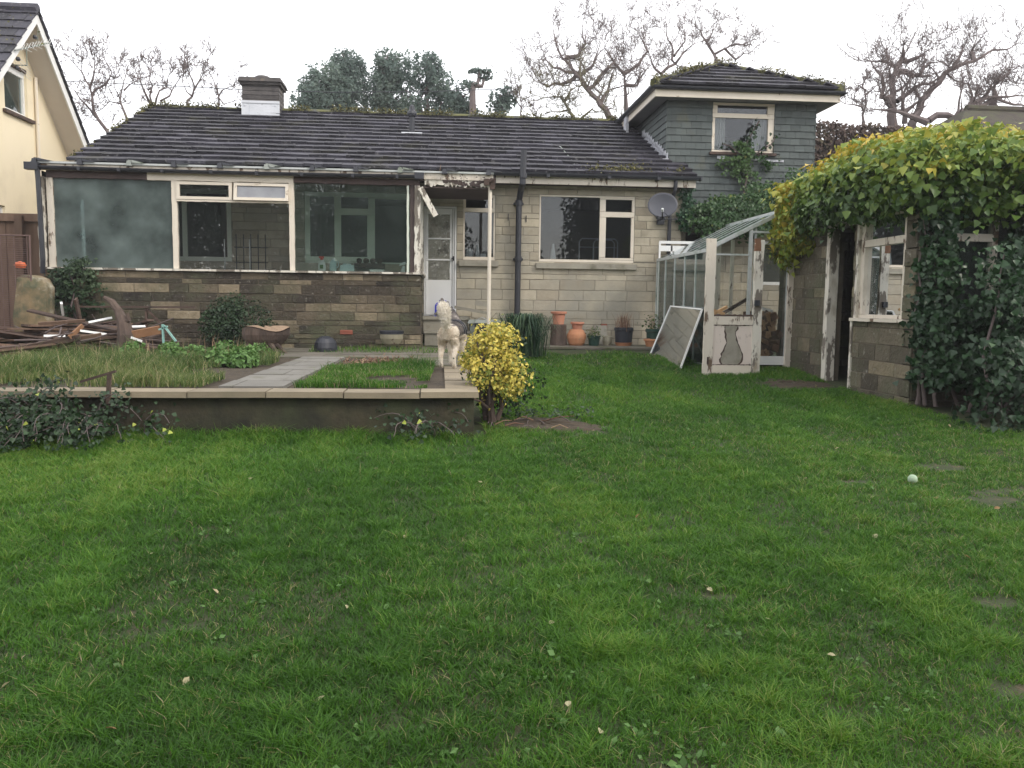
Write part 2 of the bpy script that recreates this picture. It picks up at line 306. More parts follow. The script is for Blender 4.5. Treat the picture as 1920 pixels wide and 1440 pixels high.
def vnoise(P, s, seed):
    """smooth pseudo noise in 0..1 at points P"""
    rg = np.random.default_rng(seed); out = np.zeros(len(P)); tot = 0
    for o in range(4):
        k = rg.normal(0, 1, (4, 3))*s*(1.9**o); ph = rg.uniform(0, 6.28, 4); a = .6**o
        out += a*np.sin(P @ k.T+ph).mean(1); tot += a
    return np.clip(.5+out/tot*1.1, 0, 1)
def subtract(rects, holes):
    for h in holes:
        nr = []
        for (a0, a1, z0, z1) in rects:
            ha0, ha1, hz0, hz1 = max(a0, h[0]), min(a1, h[1]), max(z0, h[2]), min(z1, h[3])
            if ha0 >= ha1-1e-6 or hz0 >= hz1-1e-6: nr.append((a0, a1, z0, z1)); continue
            if z0 < hz0: nr.append((a0, a1, z0, hz0))
            if hz1 < z1: nr.append((a0, a1, hz1, z1))
            if a0 < ha0: nr.append((a0, ha0, hz0, hz1))
            if ha1 < a1: nr.append((ha1, a1, hz0, hz1))
        rects = nr
    return rects
def YM(y): return lambda a, z, d: (a, y-d, z)          # wall facing the garden (-y)
def XM(x): return lambda a, z, d: (x-d, a, z)          # wall facing -x
def XP(x): return lambda a, z, d: (x+d, a, z)          # wall facing +x
def stonewall(mp, a0, a1, z0, z1, holes, seed, mats, parent, T=.2, hs=(.10, .15, .15, .19), wr=(.28, .6), mg=.005, lo=0, hi=1, pro=.012, name='wall', **tg):
    rn = random.Random(seed); mb = MB()
    for (p, q, r, s) in subtract([(a0, a1, z0, z1)], holes): mb.bx(mp, p, q, r, s, -T, 0, .5, 1)
    z = z0
    while z < z1-.02:
        h = rn.choice(hs); ze = min(z+h, z1)
        if z1-ze < .05: ze = z1
        a = a0-rn.uniform(0, .3)
        while a < a1:
            wd = rn.uniform(*wr); rr = lo+(hi-lo)*rn.random(); pr = pro*rn.uniform(.4, 1.3)
            e = min(a+wd, a1)
            if a1-e < .08: e = a1
            for (p, q, r, s) in subtract([(max(a, a0), e, z, ze)], holes):
                if q-p > .03 and s-r > .03: mb.bx(mp, p+mg, q-mg, r+mg, s-mg, 0.001, pr, rr, 0, .004)
            a = e
        z = ze
    return mb.build(name, mats, parent, **tg)
def window(mp, rect, panes, parent, fmat='cream_paint', gmat='glass_house', fd=.06, rec=-.06, name='window', label=None, gmats=None):
    mb = MB()
    for q in subtract([rect], panes): mb.bx(mp, *q, rec, rec+fd, None, 0, .003)
    f = mb.build(name, fmat, parent)
    if label: f['label'] = label
    for i, p in enumerate(panes):
        g = MB(); g.bx(mp, p[0]-.008, p[1]+.008, p[2]-.008, p[3]+.008, rec+fd*.35, rec+fd*.35+.005, .5)
        g.build('pane', (gmats[i] if gmats else gmat), f)
    return f

# ------------------------------------------------------------ ground
def gz(y):
    y = np.asarray(y, dtype=float)
    return np.where(y < 0, 0, np.where(y < 10, .0437*y, np.minimum(.437+(y-10)*.0735, .768)))
def undul(x, y): return .012*np.sin(x*1.7+y*.6)+.010*np.sin(y*2.1-x*.9+1.3)
BARE = [(3.95, 6.15, .36, .10), (4.5, 5.35, .55, .10), (3.7, 5.15, .25, .06), (4.9, 10.4, .5, .25), (1.3, 3.62, .12, .05), (2.2, 2.75, .12, .05), (2.95, 5.65, .2, .06), (4.2, 11.5, .3, .25), (1.0, 7.9, .5, .33), (2.55, 3.5, .13, .05), (2.9, 7.2, .2, .05), (4.1, 4.3, .3, .07)]
def lawn():
    xs = np.concatenate([np.linspace(-90, -12, 10), np.linspace(-11.5, 12, 95), np.linspace(13, 90, 10)])
    ys = np.concatenate([np.linspace(-40, -1, 8), np.linspace(0, 16, 90), np.linspace(17, 120, 14)])
    Xg, Yg = np.meshgrid(xs, ys); Zg = gz(Yg)+undul(Xg, Yg)*(np.abs(Xg) < 12)*(Yg < 13.5)
    V = np.stack([Xg.ravel(), Yg.ravel(), Zg.ravel()], 1); nx = len(xs); i = np.arange(len(ys)-1)[:, None]*nx+np.arange(nx-1)[None]
    i = i.ravel(); T = np.concatenate([np.stack([i, i+1, i+nx+1], 1), np.stack([i, i+nx+1, i+nx], 1)])
    npmesh('lawn', V, T, np.full(len(T), .5), 'lawn_ground', kind='structure')
lawn()
def blades(name, x, y, z, h, wd, rnd, mat, rg, lean=.5, **kw):
    n = len(x); ang = rg.uniform(0, 2*PI, n); la = rg.uniform(0, 2*PI, n); ln = rg.uniform(.1, 1, n)*lean*h
    B = np.stack([np.cos(ang), np.sin(ang), np.zeros(n)], 1)*wd[:, None]/2; D = np.stack([np.cos(la), np.sin(la), np.zeros(n)], 1)*ln[:, None]
    P = np.stack([x, y, z], 1); U = np.zeros((n, 3)); U[:, 2] = h
    V = np.stack([P-B, P+B, P+U*.55+D*.3-B*.8, P+U*.55+D*.3+B*.8, P+U*.92+D], 1)
    T = (np.array([(0, 1, 3), (0, 3, 2), (2, 3, 4)])[None]+(np.arange(n)*5)[:, None, None]).reshape(-1, 3)
    return npmesh(name, V.reshape(-1, 3), T, np.repeat(rnd, 3), mat, **kw)
def grass():
    rg = np.random.default_rng(5); X_ = []; Y_ = []; 
    for (y0, y1, den) in ((2.0, 3.2, 21000), (3.2, 4.5, 14000), (4.5, 6.5, 9500), (6.5, 9, 6000), (9, 12, 3800), (12, 14.3, 2600)):
        xl, xr = (-.56*y1-1.0, min(.80*y1+.3, 7.2)) if y1 < 7 else ((-4.6 if y1 < 10 else .3), 7.2 if y1 < 10 else 5.25)
        n = int((xr-xl)*(y1-y0)*den); X_.append(rg.uniform(xl, xr, n)); Y_.append(rg.uniform(y0, y1, n))
    x = np.concatenate(X_); y = np.concatenate(Y_)
    P = np.stack([x, y, np.zeros(len(x))], 1); n1 = vnoise(P, 1.3, 1); n2 = vnoise(P, 5., 2); n3 = vnoise(P, .7, 3); n4 = vnoise(P, 13., 4); n5 = vnoise(P, 28., 6)
    bare = np.zeros(len(x))
    for (bx_, by_, rx, ry) in BARE: bare = np.maximum(bare, 1.35-np.sqrt(((x-bx_)/rx)**2+((y-by_)/ry)**2)*(.35+.7*n2+.6*n4))
    keep = (rg.random(len(x)) > np.clip(bare*1.1, 0, .72)) & (rg.random(len(x)) < .35+.5*n2+.45*n4)
    keep &= ~((y > 7.28) & (x < .42)) & ~((x > 5.3) & (y > 7.5)) & ~((x > 5.22) & (y > 8.75)) & ~((x > 4.0) & (y > 12.1)) & ~((y > 13.6+.25*np.sin(x*5)) | ((y > 13) & (rg.random(len(x)) < (y-13)/.9)))
    worn = np.clip((x-2.6)/3, 0, 1)*np.clip(1-abs(y-5.6)/2.2, 0, 1)
    h = (.016+.020*n1*rg.uniform(.4, 1.5, len(x))+.016*n2+.030*n4*n5*2)*np.clip(1-bare*.8, .25, 1)*(1-.45*worn)
    h *= np.where(rg.random(len(x)) < .02, 1.35, 1)*np.clip(1+(y-6)*.03, .9, 1.25)
    edge = np.clip(1-(7.25-y)/.35, 0, 1)*(y < 7.28)*(x < .4); h *= 1+.9*edge
    wd = .0026+.00062*y*rg.uniform(.5, 1.2, len(x))
    rnd = -.10+.34*n3+.22*n1+.30*n4+.22*n5+rg.normal(0, .15, len(x))+.16*worn+np.clip(bare, 0, 1)*.2+.12*np.clip((y-5)/6, 0, 1)
    rnd = np.where(rg.random(len(x)) < .012+.10*worn+.05*(n1 < .3), rg.uniform(.94, 1, len(x)), np.minimum(rnd, .9))
    x, y, h, wd, rnd = (a[keep] for a in (x, y, h, wd, rnd))
    z = gz(y)+undul(x, y)-.004
    blades('grass', x, y, z, h, wd, rnd, 'blade', rg, 1.7, kind='stuff', label='short green lawn grass with a few worn brown patches', cat='grass')
grass()
rg = np.random.default_rng(71); n = 330; wx = rg.uniform(-1, 1, n); wy = 2.3+8*rg.random(n)**1.4; wx = wx*wy*.55+.12*wy; k_ = ~((wy > 7.0) & (wx < .6)) & (wx < 4.9); wx, wy = wx[k_], wy[k_]
P = np.repeat(np.stack([wx, wy, gz(wy)+undul(wx, wy)+.012], 1), 9, axis=0); N = nrm(np.stack([rg.normal(0, .5, len(P)), rg.normal(0, .5, len(P)), np.ones(len(P))], 1)); P = P+rg.normal(0, .018, P.shape)*[1, 1, .3]
leafmesh('lawn_weeds', P, N, .026, .1+.6*rg.random(len(P)), 'leafy', rg, 'kite', 0, .35, kind='stuff', label='small broad-leaved weeds growing low among the lawn grass', cat='weeds')
# bare soil under the golden shrub
def soil_patch(name, cx, cy, rx, ry, seed, mat='soil', zoff=.006, zf=None, hump=.03):
    rn = random.Random(seed); mb = MB(); n = 40; rings = 6; vs = [(cx, cy, (zf(cy) if zf else float(gz(cy))+float(undul(cx, cy)))+zoff+hump)]
    k = [1+.18*math.sin(3*a*2*PI/n+seed)+rn.uniform(-.1, .1) for a in range(n)]
    for r in range(1, rings+1):
        for j in range(n):
            a = 2*PI*j/n; f = r/rings; x = cx+rx*f*k[j]*math.cos(a); y = cy+ry*f*k[j]*math.sin(a)
            z = (zf(y) if zf else float(gz(y))+float(undul(x, y)))+zoff+(hump+rn.uniform(-.012, .012))*(1-f*f)-(.01 if r == rings else 0)
            vs.append((x, y, z))
    fs = [(0, 1+j, 1+(j+1) % n) for j in range(n)]
    for r in range(rings-1):
        for j in range(n): fs.append((1+r*n+j, 1+(r+1)*n+j, 1+(r+1)*n+(j+1) % n, 1+r*n+(j+1) % n))
    mb.add(vs, fs, .5); return mb.build(name, mat, kind='structure')
soil_patch('soil', 1.0, 7.85, .55, .38, 3)
soil_patch('soil', 4.7, 10.6, .45, .4, 8, hump=.015)

# ------------------------------------------------------------ terrace, path, retaining wall
def tz(y): return .722+.004*(y-7.3)
def tile_floor(name, x0, x1, y0, y1, zf, sx_, sy_, mat, seed, th=.004, poly=None, skirt=0.3):
    rn = random.Random(seed); mb = MB(); y = y0
    while y < y1-.01:
        ye = min(y+sy_, y1); x = x0-rn.uniform(0, sx_)
        while x < x1:
            xe = min(x+sx_, x1); xa = max(x, x0)
            if xe-xa > .03:
                if poly:
                    sh = poly((y+ye)/2); xa += sh; xe += sh
                z = zf((y+ye)/2)+rn.uniform(-.002, .002); mb.box(xa+.004, xe-.004, y+.004, ye-.004, z-.03, z+th, None)
            x += sx_
        y = ye
    return mb.build(name, mat, kind='structure')
mb = MB(); mb.add([(-9, 7.42, tz(7.42)-.02), (.05, 7.42, tz(7.42)-.02), (.05, 10.3, tz(10.3)-.02), (.33, 10.3, tz(10.3)-.02), (.33, 15.2, tz(15.2)-.02), (-9, 15.2, tz(15.2)-.02)], [(0, 1, 2, 3, 4, 5)], .5)
mb.add([(.33, 10.3, -.2), (.33, 15.2, -.2), (.33, 15.2, tz(15.2)-.02), (.33, 10.3, tz(10.3)-.02)], [(0, 1, 2, 3)], .5)
mb.build('terrace', 'soil', kind='structure')
tile_floor('paving', -7.5, .34, 11.6, 15.2, tz, .6, .6, 'paving', 4)
tile_floor('paving', -.32, .34, 10.22, 11.6, tz, .33, .45, 'paving', 7)
tile_floor('paving', .36, 4.3, 14.05, 15.25, lambda y: .775, .45, .45, 'paving', 5)
tile_floor('path', -2.0, -1.42, 7.6, 11.6, tz, .6, .6, 'path_slab', 6, th=.012, poly=lambda y: (y-7.6)*.03)
# retaining wall
rw = empty('retaining_wall', (-2.2, 7.4, .34), 'low dark rendered retaining wall with tan coping slabs at the lawn edge', 'wall')
mb = MB(); mb.box(-9, .30, 7.30, 7.52, .2, tz(7.4)-.05, .5); mb.box(.09, .30, 7.52, 10.12, .2, tz(8)-.05, .5); mb.build('wall', 'render_dark', rw)
rn = random.Random(2); x = .345
first = True
while x > -8.5:
    wd = .66 if not first else .52; mb = MB(); z = tz(7.4)+rn.uniform(-.004, .004)
    M_ = Matrix.Translation((x-wd/2, 7.385, z-.05)) @ Matrix.Rotation(rn.uniform(-.006, .006), 4, 'Z') @ Matrix.Rotation(rn.uniform(-.006, .006), 4, 'Y')
    mb.box(-wd/2+.004, wd/2-.004, -.155, .155, 0, .052, None, M=M_, taper=.003); mb.build('coping_slab', 'slab', rw); x -= wd; first = False
for (ya, yb) in ((7.546, 8.36), (8.37, 9.22), (9.23, 10.13)):
    mb = MB(); z = tz(ya)+rn.uniform(-.002, .003); mb.box(.045, .345, ya, yb, z-.05, z+.002, None, taper=.003); mb.build('coping_slab', 'slab', rw)

# ------------------------------------------------------------ bungalow
HY = 15.25
H = YM(HY)
bung = empty('bungalow', (0, HY, .75), 'long stone bungalow with dark tiled roof and slate-hung upper storey', 'house')
holes = [(-.30, .29, 1.27, 3.25), (.41, .99, 2.30, 3.47), (1.80, 3.57, 2.29, 3.50), (-2.42, -.53, 2.2, 3.46), (-5.3, -3.7, 2.2, 3.46), (-.53, -.50, 1.3, 3.4)]
stonewall(H, -6.2, 4.46, .7, 3.82, holes[:5], 11, ['stone_pale', 'mortar'], bung, T=.25, wr=(.38, .66), pro=.009)
# shell: other walls and floor/partition, so rooms are closed and dark
mb = MB(); mb.box(-6.2, -5.97, HY+.25, 23, .5, 3.8, .5); mb.box(4.2, 4.46, HY+.25, 16.2, .5, 3.6, .5); mb.box(-6.2, 7.3, 22.8, 23, .5, 3.8, .5); mb.build('side_wall', 'stone_pale', bung)
mb = MB(); mb.box(-5.95, 4.4, 19, 19.1, .9, 3.75, .5); mb.box(1.3, 1.4, 15.5, 19, .9, 3.75, .5); mb.box(-.62, -.55, 15.5, 19, .9, 3.75, .5); mb.box(-3.2, -3.1, 15.5, 19, .9, 3.75, .5); mb.build('partition', 'inside_wall', bung)
mb = MB(); mb.box(-5.95, 4.2, 15.5, 22.8, 1.2, 1.27, .5); mb.box(-5.95, 4.2, 15.5, 22.8, 3.66, 3.7, .5); mb.build('floor_and_ceiling', 'inside_dark', bung)
# roof
def tilepatch(mb, O, U, Sv, ulen, slen, gauge, tw, th, rn, clip, jit=.004, rough=0):
    O = Vector(O); U = Vector(U).normalized(); Sv = Vector(Sv).normalized(); N = U.cross(Sv).normalized()
    if N.z < 0: N = -N
    row = 0; s = 0
    while s < slen-.02:
        u = -(tw/2 if row % 2 else 0)-rn.uniform(0, .03)
        while u < ulen:
            a0, a1 = clip(s); ua, ub = max(u, a0), min(u+tw-.006, a1)
            if ub-ua > .03:
                j = [rn.uniform(-jit, jit) for _ in range(4)]; e = min(s+gauge*1.12, slen); dn = rn.uniform(-.012, .012)
                lo, hi = th*1.9, th*.95
                vs = [O+U*ua+Sv*(s+dn)+N*(lo+j[0]-th), O+U*ub+Sv*(s+dn)+N*(lo+j[1]-th), O+U*ub+Sv*e+N*(hi-th), O+U*ua+Sv*e+N*(hi-th),
                      O+U*ua+Sv*(s+dn)+N*(lo+j[0]), O+U*ub+Sv*(s+dn)+N*(lo+j[1]), O+U*ub+Sv*e+N*hi, O+U*ua+Sv*e+N*hi]
                mb.add(vs, [(0, 3, 2, 1), (4, 5, 6, 7), (0, 1, 5, 4), (1, 2, 6, 5), (2, 3, 7, 6), (3, 0, 4, 7)], rn.random()**1.5)
            u += tw
        s += gauge; row += 1
rn = random.Random(9)
EY, EZ, RY, RZ = 14.93, 3.80, 19.2, 5.66
sl_ = Vector((0, RY-EY, RZ-EZ)); slen = sl_.length
TT = .042
mb = MB()
def clipmain(s):
    f = s/slen; xr = 4.62+6.32 if s < .95 else (4.40+6.32 if s < 1.5 else 6.32+4.28)
    return (0, xr)
tilepatch(mb, (-6.32, EY, EZ), (1, 0, 0), sl_, 11, slen, .318, .33, .052, rn, clipmain, jit=.008)
# underlay slab and rear slope
n_ = Vector((0, -(RZ-EZ), RY-EY)).normalized()*.03
mb.add([Vector((-6.3, EY, EZ))-n_, Vector((4.6, EY, EZ))-n_, Vector((4.6, EY+.9, EZ+.39))-n_, Vector((4.3, EY+.9, EZ+.39))-n_, Vector((4.3, RY, RZ))-n_, Vector((-6.3, RY, RZ))-n_], [(0, 1, 2, 3, 4, 5)], .3)
mb.add([(-6.3, RY, RZ-.03), (4.3, RY, RZ-.03), (4.3, 23.4, 3.8), (-6.3, 23.4, 3.8)], [(0, 1, 2, 3)], .3)
roof = mb.build('roof', 'roof_tile', bung)
# gable triangles
mb = MB(); mb.add([(-6.2, HY, 3.75), (-6.2, 23, 3.75), (-6.2, RY, RZ-.1), (-6.0, HY, 3.75), (-6.0, 23, 3.75), (-6.0, RY, RZ-.1)], [(0, 2, 1), (3, 4, 5), (0, 3, 5, 2), (1, 2, 5, 4), (0, 1, 4, 3)], .5); mb.build('gable', 'mortar', bung)
mb = MB(); rn = random.Random(4); x = -6.34
while x < 4.2:
    z = RZ+rn.uniform(0, .02); mb.tube([(x, RY, z-.03), (x+.43, RY, z-.03)], .12, 10); x += .44
mb.build('ridge_tile', 'roof_moss', roof)
def mossline(name, p, q, n, r, seed, parent, mat='moss'):
    rg = np.random.default_rng(seed); t = rg.uniform(0, 1, n); P = np.array(p)[None]*(1-t[:, None])+np.array(q)[None]*t[:, None]+rg.normal(0, r, (n, 3))
    keep = vnoise(P, 3., seed) > .38; P = P[keep]
    return leafmesh(name, P, np.tile([0, -.4, 1.], (len(P), 1)), .045, rg.random(len(P)), mat, rg, 'kite', 0, .8, parent=parent)
pm('moss_tuft', 0, (.8, .8, .8), 8, rough=.95, ramp=[(0, (.06, .055, .03)), (.5, (.11, .11, .04)), (1, (.2, .18, .06))])
mossline('moss', (-6.3, 19.1, 5.74), (4.1, 19.1, 5.74), 5200, .045, 3, roof, 'moss_tuft')
mossline('moss', (-6.3, 15.1, 3.92), (-6.3, 19.1, 5.70), 1500, .035, 4, roof, 'moss_tuft')
mossline('moss', (2.6, 15.0, 3.9), (4.6, 15.2, 3.98), 1300, .06, 6, roof, 'moss_tuft')
# eaves: fascia, soffit, gutter
mb = MB(); mb.box(.98, 4.62, 14.96, 14.985, 3.65, 3.80, .5); mb.build('fascia', 'peeling_paint', bung)
mb = MB(); mb.box(-6.3, .975, 14.96, 14.985, 3.65, 3.80, .5); mb.build('fascia', 'fascia_dark', bung)
mb = MB(); mb.box(-6.3, 4.62, 14.985, HY-.01, 3.66, 3.68, .5); mb.build('soffit', 'fascia_dark', bung)
mb = MB()
def gutter(mb, x0, x1, y, z, r=.06, sag=0.):
    n = 8; k = 14; b = len(mb.v)
    for i in range(k+1):
        x = x0+(x1-x0)*i/k; zz = z-sag*math.sin(PI*i/k)
        for rr in (r, r-.008):
            for j in range(n+1):
                a = PI+PI*j/n; mb.v.append((x, y+rr*math.cos(a), zz+rr*math.sin(a)))
    m = 2*(n+1)
    for i in range(k):
        for j in range(n):
            mb.f.append([b+i*m+j, b+i*m+j+1, b+(i+1)*m+j+1, b+(i+1)*m+j]); mb.r.append(.5); mb.m.append(0)
            q = n+1; mb.f.append([b+i*m+q+j, b+(i+1)*m+q+j, b+(i+1)*m+q+j+1, b+i*m+q+j+1]); mb.r.append(.5); mb.m.append(0)
gutter(mb, .9, 4.68, 14.89, 3.83, .065)
for x in (1.9, 3.0, 3.9): mb.box(x-.03, x+.03, 14.82, 14.96, 3.757, 3.80, .5)
mb.box(4.67, 4.69, 14.825, 14.955, 3.76, 3.84, .5)
mb.build('gutter', 'gutter_black', bung)
mb = MB(); mb.tube([(4.23, 14.9, 3.76), (4.23, 14.92, 3.6), (4.23, 15.15, 3.42), (4.21, 15.17, 3.3), (4.20, 15.17, .78)], .036, 10)
for z in (2.6, 1.6): mb.tube([(4.20, 15.17, z), (4.20, 15.17, z+.06)], .045, 10)
mb.build('downpipe', 'gutter_black', bung, smooth=False)
mb = MB(); mb.tube([(1.40, 15.13, .75), (1.41, 15.13, 3.35), (1.43, 14.98, 3.55), (1.44, 14.80, 3.62), (1.455, 14.79, 4.2)], .055, 12)
for z in (3.28, 2.28, 1.2): mb.tube([(1.41, 15.13, z), (1.41, 15.13, z+.09)], .068, 12); mb.box(1.32, 1.50, 15.18, 15.24, z+.02, z+.06, .5)
mb.tube([(1.455, 14.79, 3.72), (1.455, 14.79, 3.80)], .064, 12)
mb.build('soil_pipe', 'gutter_black', bung)
# vent on roof
mb = MB(); mb.tube([(-.59, 17.45, 4.80), (-.59, 17.45, 5.30)], .055, 12); mb.lathe((-.59, 17.45, 5.30), [(.06, -.02), (.085, 0), (.10, .05), (.085, .10), (.06, .12), (.05, .20), (.02, .23)], 12); mb.build('roof_vent', 'gutter_black', bung)
mb = MB(); M_ = Matrix.Translation((-.59, 17.40, 4.97)) @ Matrix.Rotation(math.atan2(RZ-EZ, RY-EY), 4, 'X'); mb.box(-.21, .21, -.09, -.04, -.02, .012, .5, M=M_); mb.build('vent_flashing', 'zinc', roof)
# chimney
ch = MB(); rn = random.Random(8)
for k in range(11):
    z = 5.2+k*.09; ch.box(-4.26, -3.48, 18.7, 19.3, z+.004, z+.082, rn.random(), taper=.002); ch.box(-4.25, -3.49, 18.71, 19.29, z-.006, z+.006, 0)
chim = ch.build('chimney', 'chimney_brick', roof)
mb = MB(); mb.box(-4.33, -3.41, 18.62, 19.38, 6.19, 6.28, .3, taper=.03); mb.box(-4.30, -3.44, 18.66, 19.34, 6.13, 6.19, .2)
mb.lathe((-3.87, 18.95, 6.28), [(.2, -.02), (.19, .05), (.13, .09), (.05, .11)], 14); mb.build('chimney_cap', 'chimney_brick', chim)
mb = MB(); mb.box(-4.27, -3.47, 18.675, 18.70, 5.38, 5.78, .5); mb.box(-4.275, -3.465, 18.66, 18.675, 5.74, 5.79, .3)
mb.box(-4.30, -3.44, 18.55, 18.70, 5.33, 5.375, .4); mb.box(-4.10, -4.09, 18.665, 18.675, 5.38, 5.74, .1)
for (x, z) in ((-4.2, 5.7), (-3.55, 5.7), (-3.87, 5.5)): mb.box(x-.015, x+.015, 18.66, 18.675, z-.02, z+.02, 0)
mb.build('chimney_flashing', 'zinc', chim)
# windows and door
window(H, (.41, .99, 2.30, 3.47), [(.46, .94, 3.24, 3.42), (.44, .96, 2.36, 3.16)], bung)
window(H, (1.80, 3.57, 2.29, 3.50), [(1.83, 2.92, 2.34, 3.47), (3.03, 3.52, 3.22, 3.44), (3.04, 3.51, 2.38, 3.12)], bung)
for (a, b, z) in ((.33, 1.06, 2.27), (1.74, 3.63, 2.25)):
    mb = MB(); mb.bx(H, a, b, z-.09, z+.02, -.08, .07, .4, 0, .006); mb.build('window_sill', 'concrete', bung)
window(H, (-2.42, -.53, 2.2, 3.46), [(-2.33, -1.9, 2.32, 3.38), (-1.78, -1.3, 3.18, 3.38), (-1.78, -1.32, 2.32, 3.06), (-1.18, -.6, 2.23, 3.36)], bung, 'green_white')
window(H, (-5.3, -3.7, 2.2, 3.46), [(-5.22, -4.55, 2.28, 3.38), (-4.47, -3.78, 2.28, 3.38)], bung, 'green_white')
dp = [(-.22, .17, 2.69, 3.11), (-.22, .17, 2.31, 2.66), (-.22, .17, 1.93, 2.28)]
door = window(H, (-.30, .29, 1.27, 3.25), [], bung, 'white_paint', name='door_frame') if False else None
mb = MB()
for q in subtract([(-.30, .29, 1.27, 3.25)], [(-.265, .255, 1.29, 3.22)]): mb.bx(H, *q, -.09, .01, .5, 0, .003)
mb.build('door_frame', 'white_paint', bung)
mb = MB()
for q in subtract([(-.262, .215, 1.292, 3.215)], dp): mb.bx(H, *q, -.06, -.02, .5, 0, .003)
mb.bx(H, .22, .252, 1.292, 3.215, -.06, -.005, .5)
door = mb.build('door', 'white_paint', bung)
for p in dp:
    mb = MB(); mb.bx(H, p[0]-.005, p[1]+.005, p[2]-.005, p[3]+.005, -.045, -.04, .5); mb.build('pane', 'glass_clear', door)
mb = MB(); mb.bx(H, -.24, .19, 1.9, 3.12, -.062, -.060, .5); mb.build('blind', 'door_blind', door)
mb = MB(); mb.bx(H, .225, .25, 2.28, 2.36, -.005, .02, .5); mb.tube([(.237, HY-.01, 2.32), (.237, HY-.055, 2.32), (.20, HY-.055, 2.315)], .008, 8); mb.build('handle', 'black_plastic', door)
# steps
mb = MB(); mb.box(-.30, .5, 14.88, HY-.01, .73, 1.215, .5); mb.box(-.33, .53, 14.84, HY-.01, 1.215, 1.27, .7, taper=.004); mb.box(-.27, .5, 14.55, 14.88, .73, .98, .4); mb.box(-.29, .53, 14.52, 14.88, .98, 1.02, .6, taper=.004)
mb.build('step', 'concrete', bung)
# ---- upper storey (slate hung)
TY, TX0, TX1, TZ0, TZ1 = 16.2, 4.39, 7.36, 3.0, 5.50
T_ = YM(TY)
twin = (5.29, 6.54, 4.52, 5.48)
tw = MB(); rn = random.Random(12)
def shingles(mb, mp, a0, a1, z0, z1, holes, rn, g=.131, wd=.2, clip=None):
    z = z0; row = 0
    while z < z1-.01:
        a = a0-(wd/2 if row % 2 else 0)-.02
        while a < a1:
            for (p, q, r, s) in subtract([(max(a, a0), min(a+wd-.003, a1), z, min(z+g, z1))], holes):
                if q-p < .02 or (clip and not clip(p, q, r)): continue
                d = .032+rn.uniform(-.002, .002); j = rn.uniform(-.003, .003)
                vs = [mp(p, r+j, 0), mp(q, r+j, 0), mp(q, s+.012, 0), mp(p, s+.012, 0), mp(p, r+j, d), mp(q, r+j, d), mp(q, s+.012, .012), mp(p, s+.012, .012)]
                mb.add(vs, [(0, 3, 2, 1), (4, 5, 6, 7), (0, 1, 5, 4), (1, 2, 6, 5), (2, 3, 7, 6), (3, 0, 4, 7)], rn.random())
            a += wd
        z += g; row += 1
for q in subtract([(TX0, TX1, TZ0, TZ1+.1)], [twin]): tw.bx(T_, *q, -.2, 0, .5)
shingles(tw, T_, TX0, TX1, TZ0, TZ1, [twin], rn)
TL = XM(TX0)
tw.bx(TL, TY, 22, 3.4, TZ1+.1, -.2, 0, .5); shingles(tw, TL, TY-.03, 22, 3.9, TZ1, [], rn, wd=.2)
tw.bx(XP(TX1), TY, 22, 3.0, TZ1+.1, -.2, 0, .5)
shingles(tw, XP(TX1), TY-.03, 22, 3.0, TZ1, [], rn)
up = tw.build('upper_wall', 'slate_hung', bung)
wn = window(T_, twin, [(5.39, 6.40, 5.28, 5.43), (5.35, 6.42, 4.57, 5.19)], bung, 'cream_paint', 'glass_house', name='window')
mb = MB(); mb.bx(T_, 5.24, 6.58, 4.47, 4.52, -.06, .09, .5); mb.build('window_sill', 'old_wood', bung)
for q in ((5.40, 5.55, 4.39, 4.45), (6.40, 6.75, 4.36, 4.40), (6.05, 6.3, 4.38, 4.42)):
    mb = MB(); mb.bx(T_, *q, .03, .045, .5); mb.build('flashing', 'lead_flashing', bung)
for (a, b) in ((5.34, 5.60), (6.16, 6.46)):
    mb = MB(); n = 10
    for i in range(n):
        x0 = a+(b-a)*i/n; x1 = a+(b-a)*(i+1)/n; d0 = .02*(i % 2); d1 = .02*((i+1) % 2)
        mb.add([(x0, TY+.14+d0, 4.55), (x1, TY+.14+d1, 4.55), (x1, TY+.14+d1, 5.24), (x0, TY+.14+d0, 5.24), (x0, TY+.145+d0, 4.55), (x1, TY+.145+d1, 4.55), (x1, TY+.145+d1, 5.24), (x0, TY+.145+d0, 5.24)], [(0, 1, 2, 3), (7, 6, 5, 4)], .5)
    mb.build('curtain', 'curtain', wn)
# interior of the tower room
mb = MB(); mb.box(TX0+.2, TX1-.2, 19.5, 19.6, 3.6, 5.5, .5); mb.box(TX0+.2, TX1-.2, TY+.2, 19.5, 3.55, 3.6, .5); mb.build('room_wall', 'inside_wall', bung)
# eaves box + roof of tower
EX0, EX1, EYF, EYB = 4.05, 7.70, 15.86, 22.3
mb = MB(); mb.box(EX0, EX1, EYF, EYF+.025, 5.47, 5.60, .5); mb.box(EX0, EX0+.025, EYF+.025, EYB, 5.47, 5.60, .5); mb.box(EX1-.025, EX1, EYF+.025, EYB, 5.47, 5.60, .5); mb.build('fascia', 'cream_paint', bung)
mb = MB(); mb.box(EX0+.025, EX1-.025, EYF+.025, EYB, 5.49, 5.51, .5); mb.build('soffit', 'tower_soffit', bung)
mb = MB(); gutter(mb, EX0-.06, EX1+.06, EYF-.05, 5.655, .06)
b0 = len(mb.v); m2 = MB(); gutter(m2, EYF-.08, EYB, 0, 5.655, .06)
mb.add([(EX0-.05+v[1], v[0], v[2]) for v in m2.v], m2.f, .5); mb.add([(EX1+.05-v[1], v[0], v[2]) for v in m2.v], m2.f, .5)
mb.build('gutter', 'gutter_black', bung)
mb = MB(); rn = random.Random(31)
ex0, ex1, ey, ez = EX0-.03, EX1+.03, EYF-.03, 5.67; hw = (ex1-ex0)/2; pk = .90; sn = math.hypot(hw, pk)
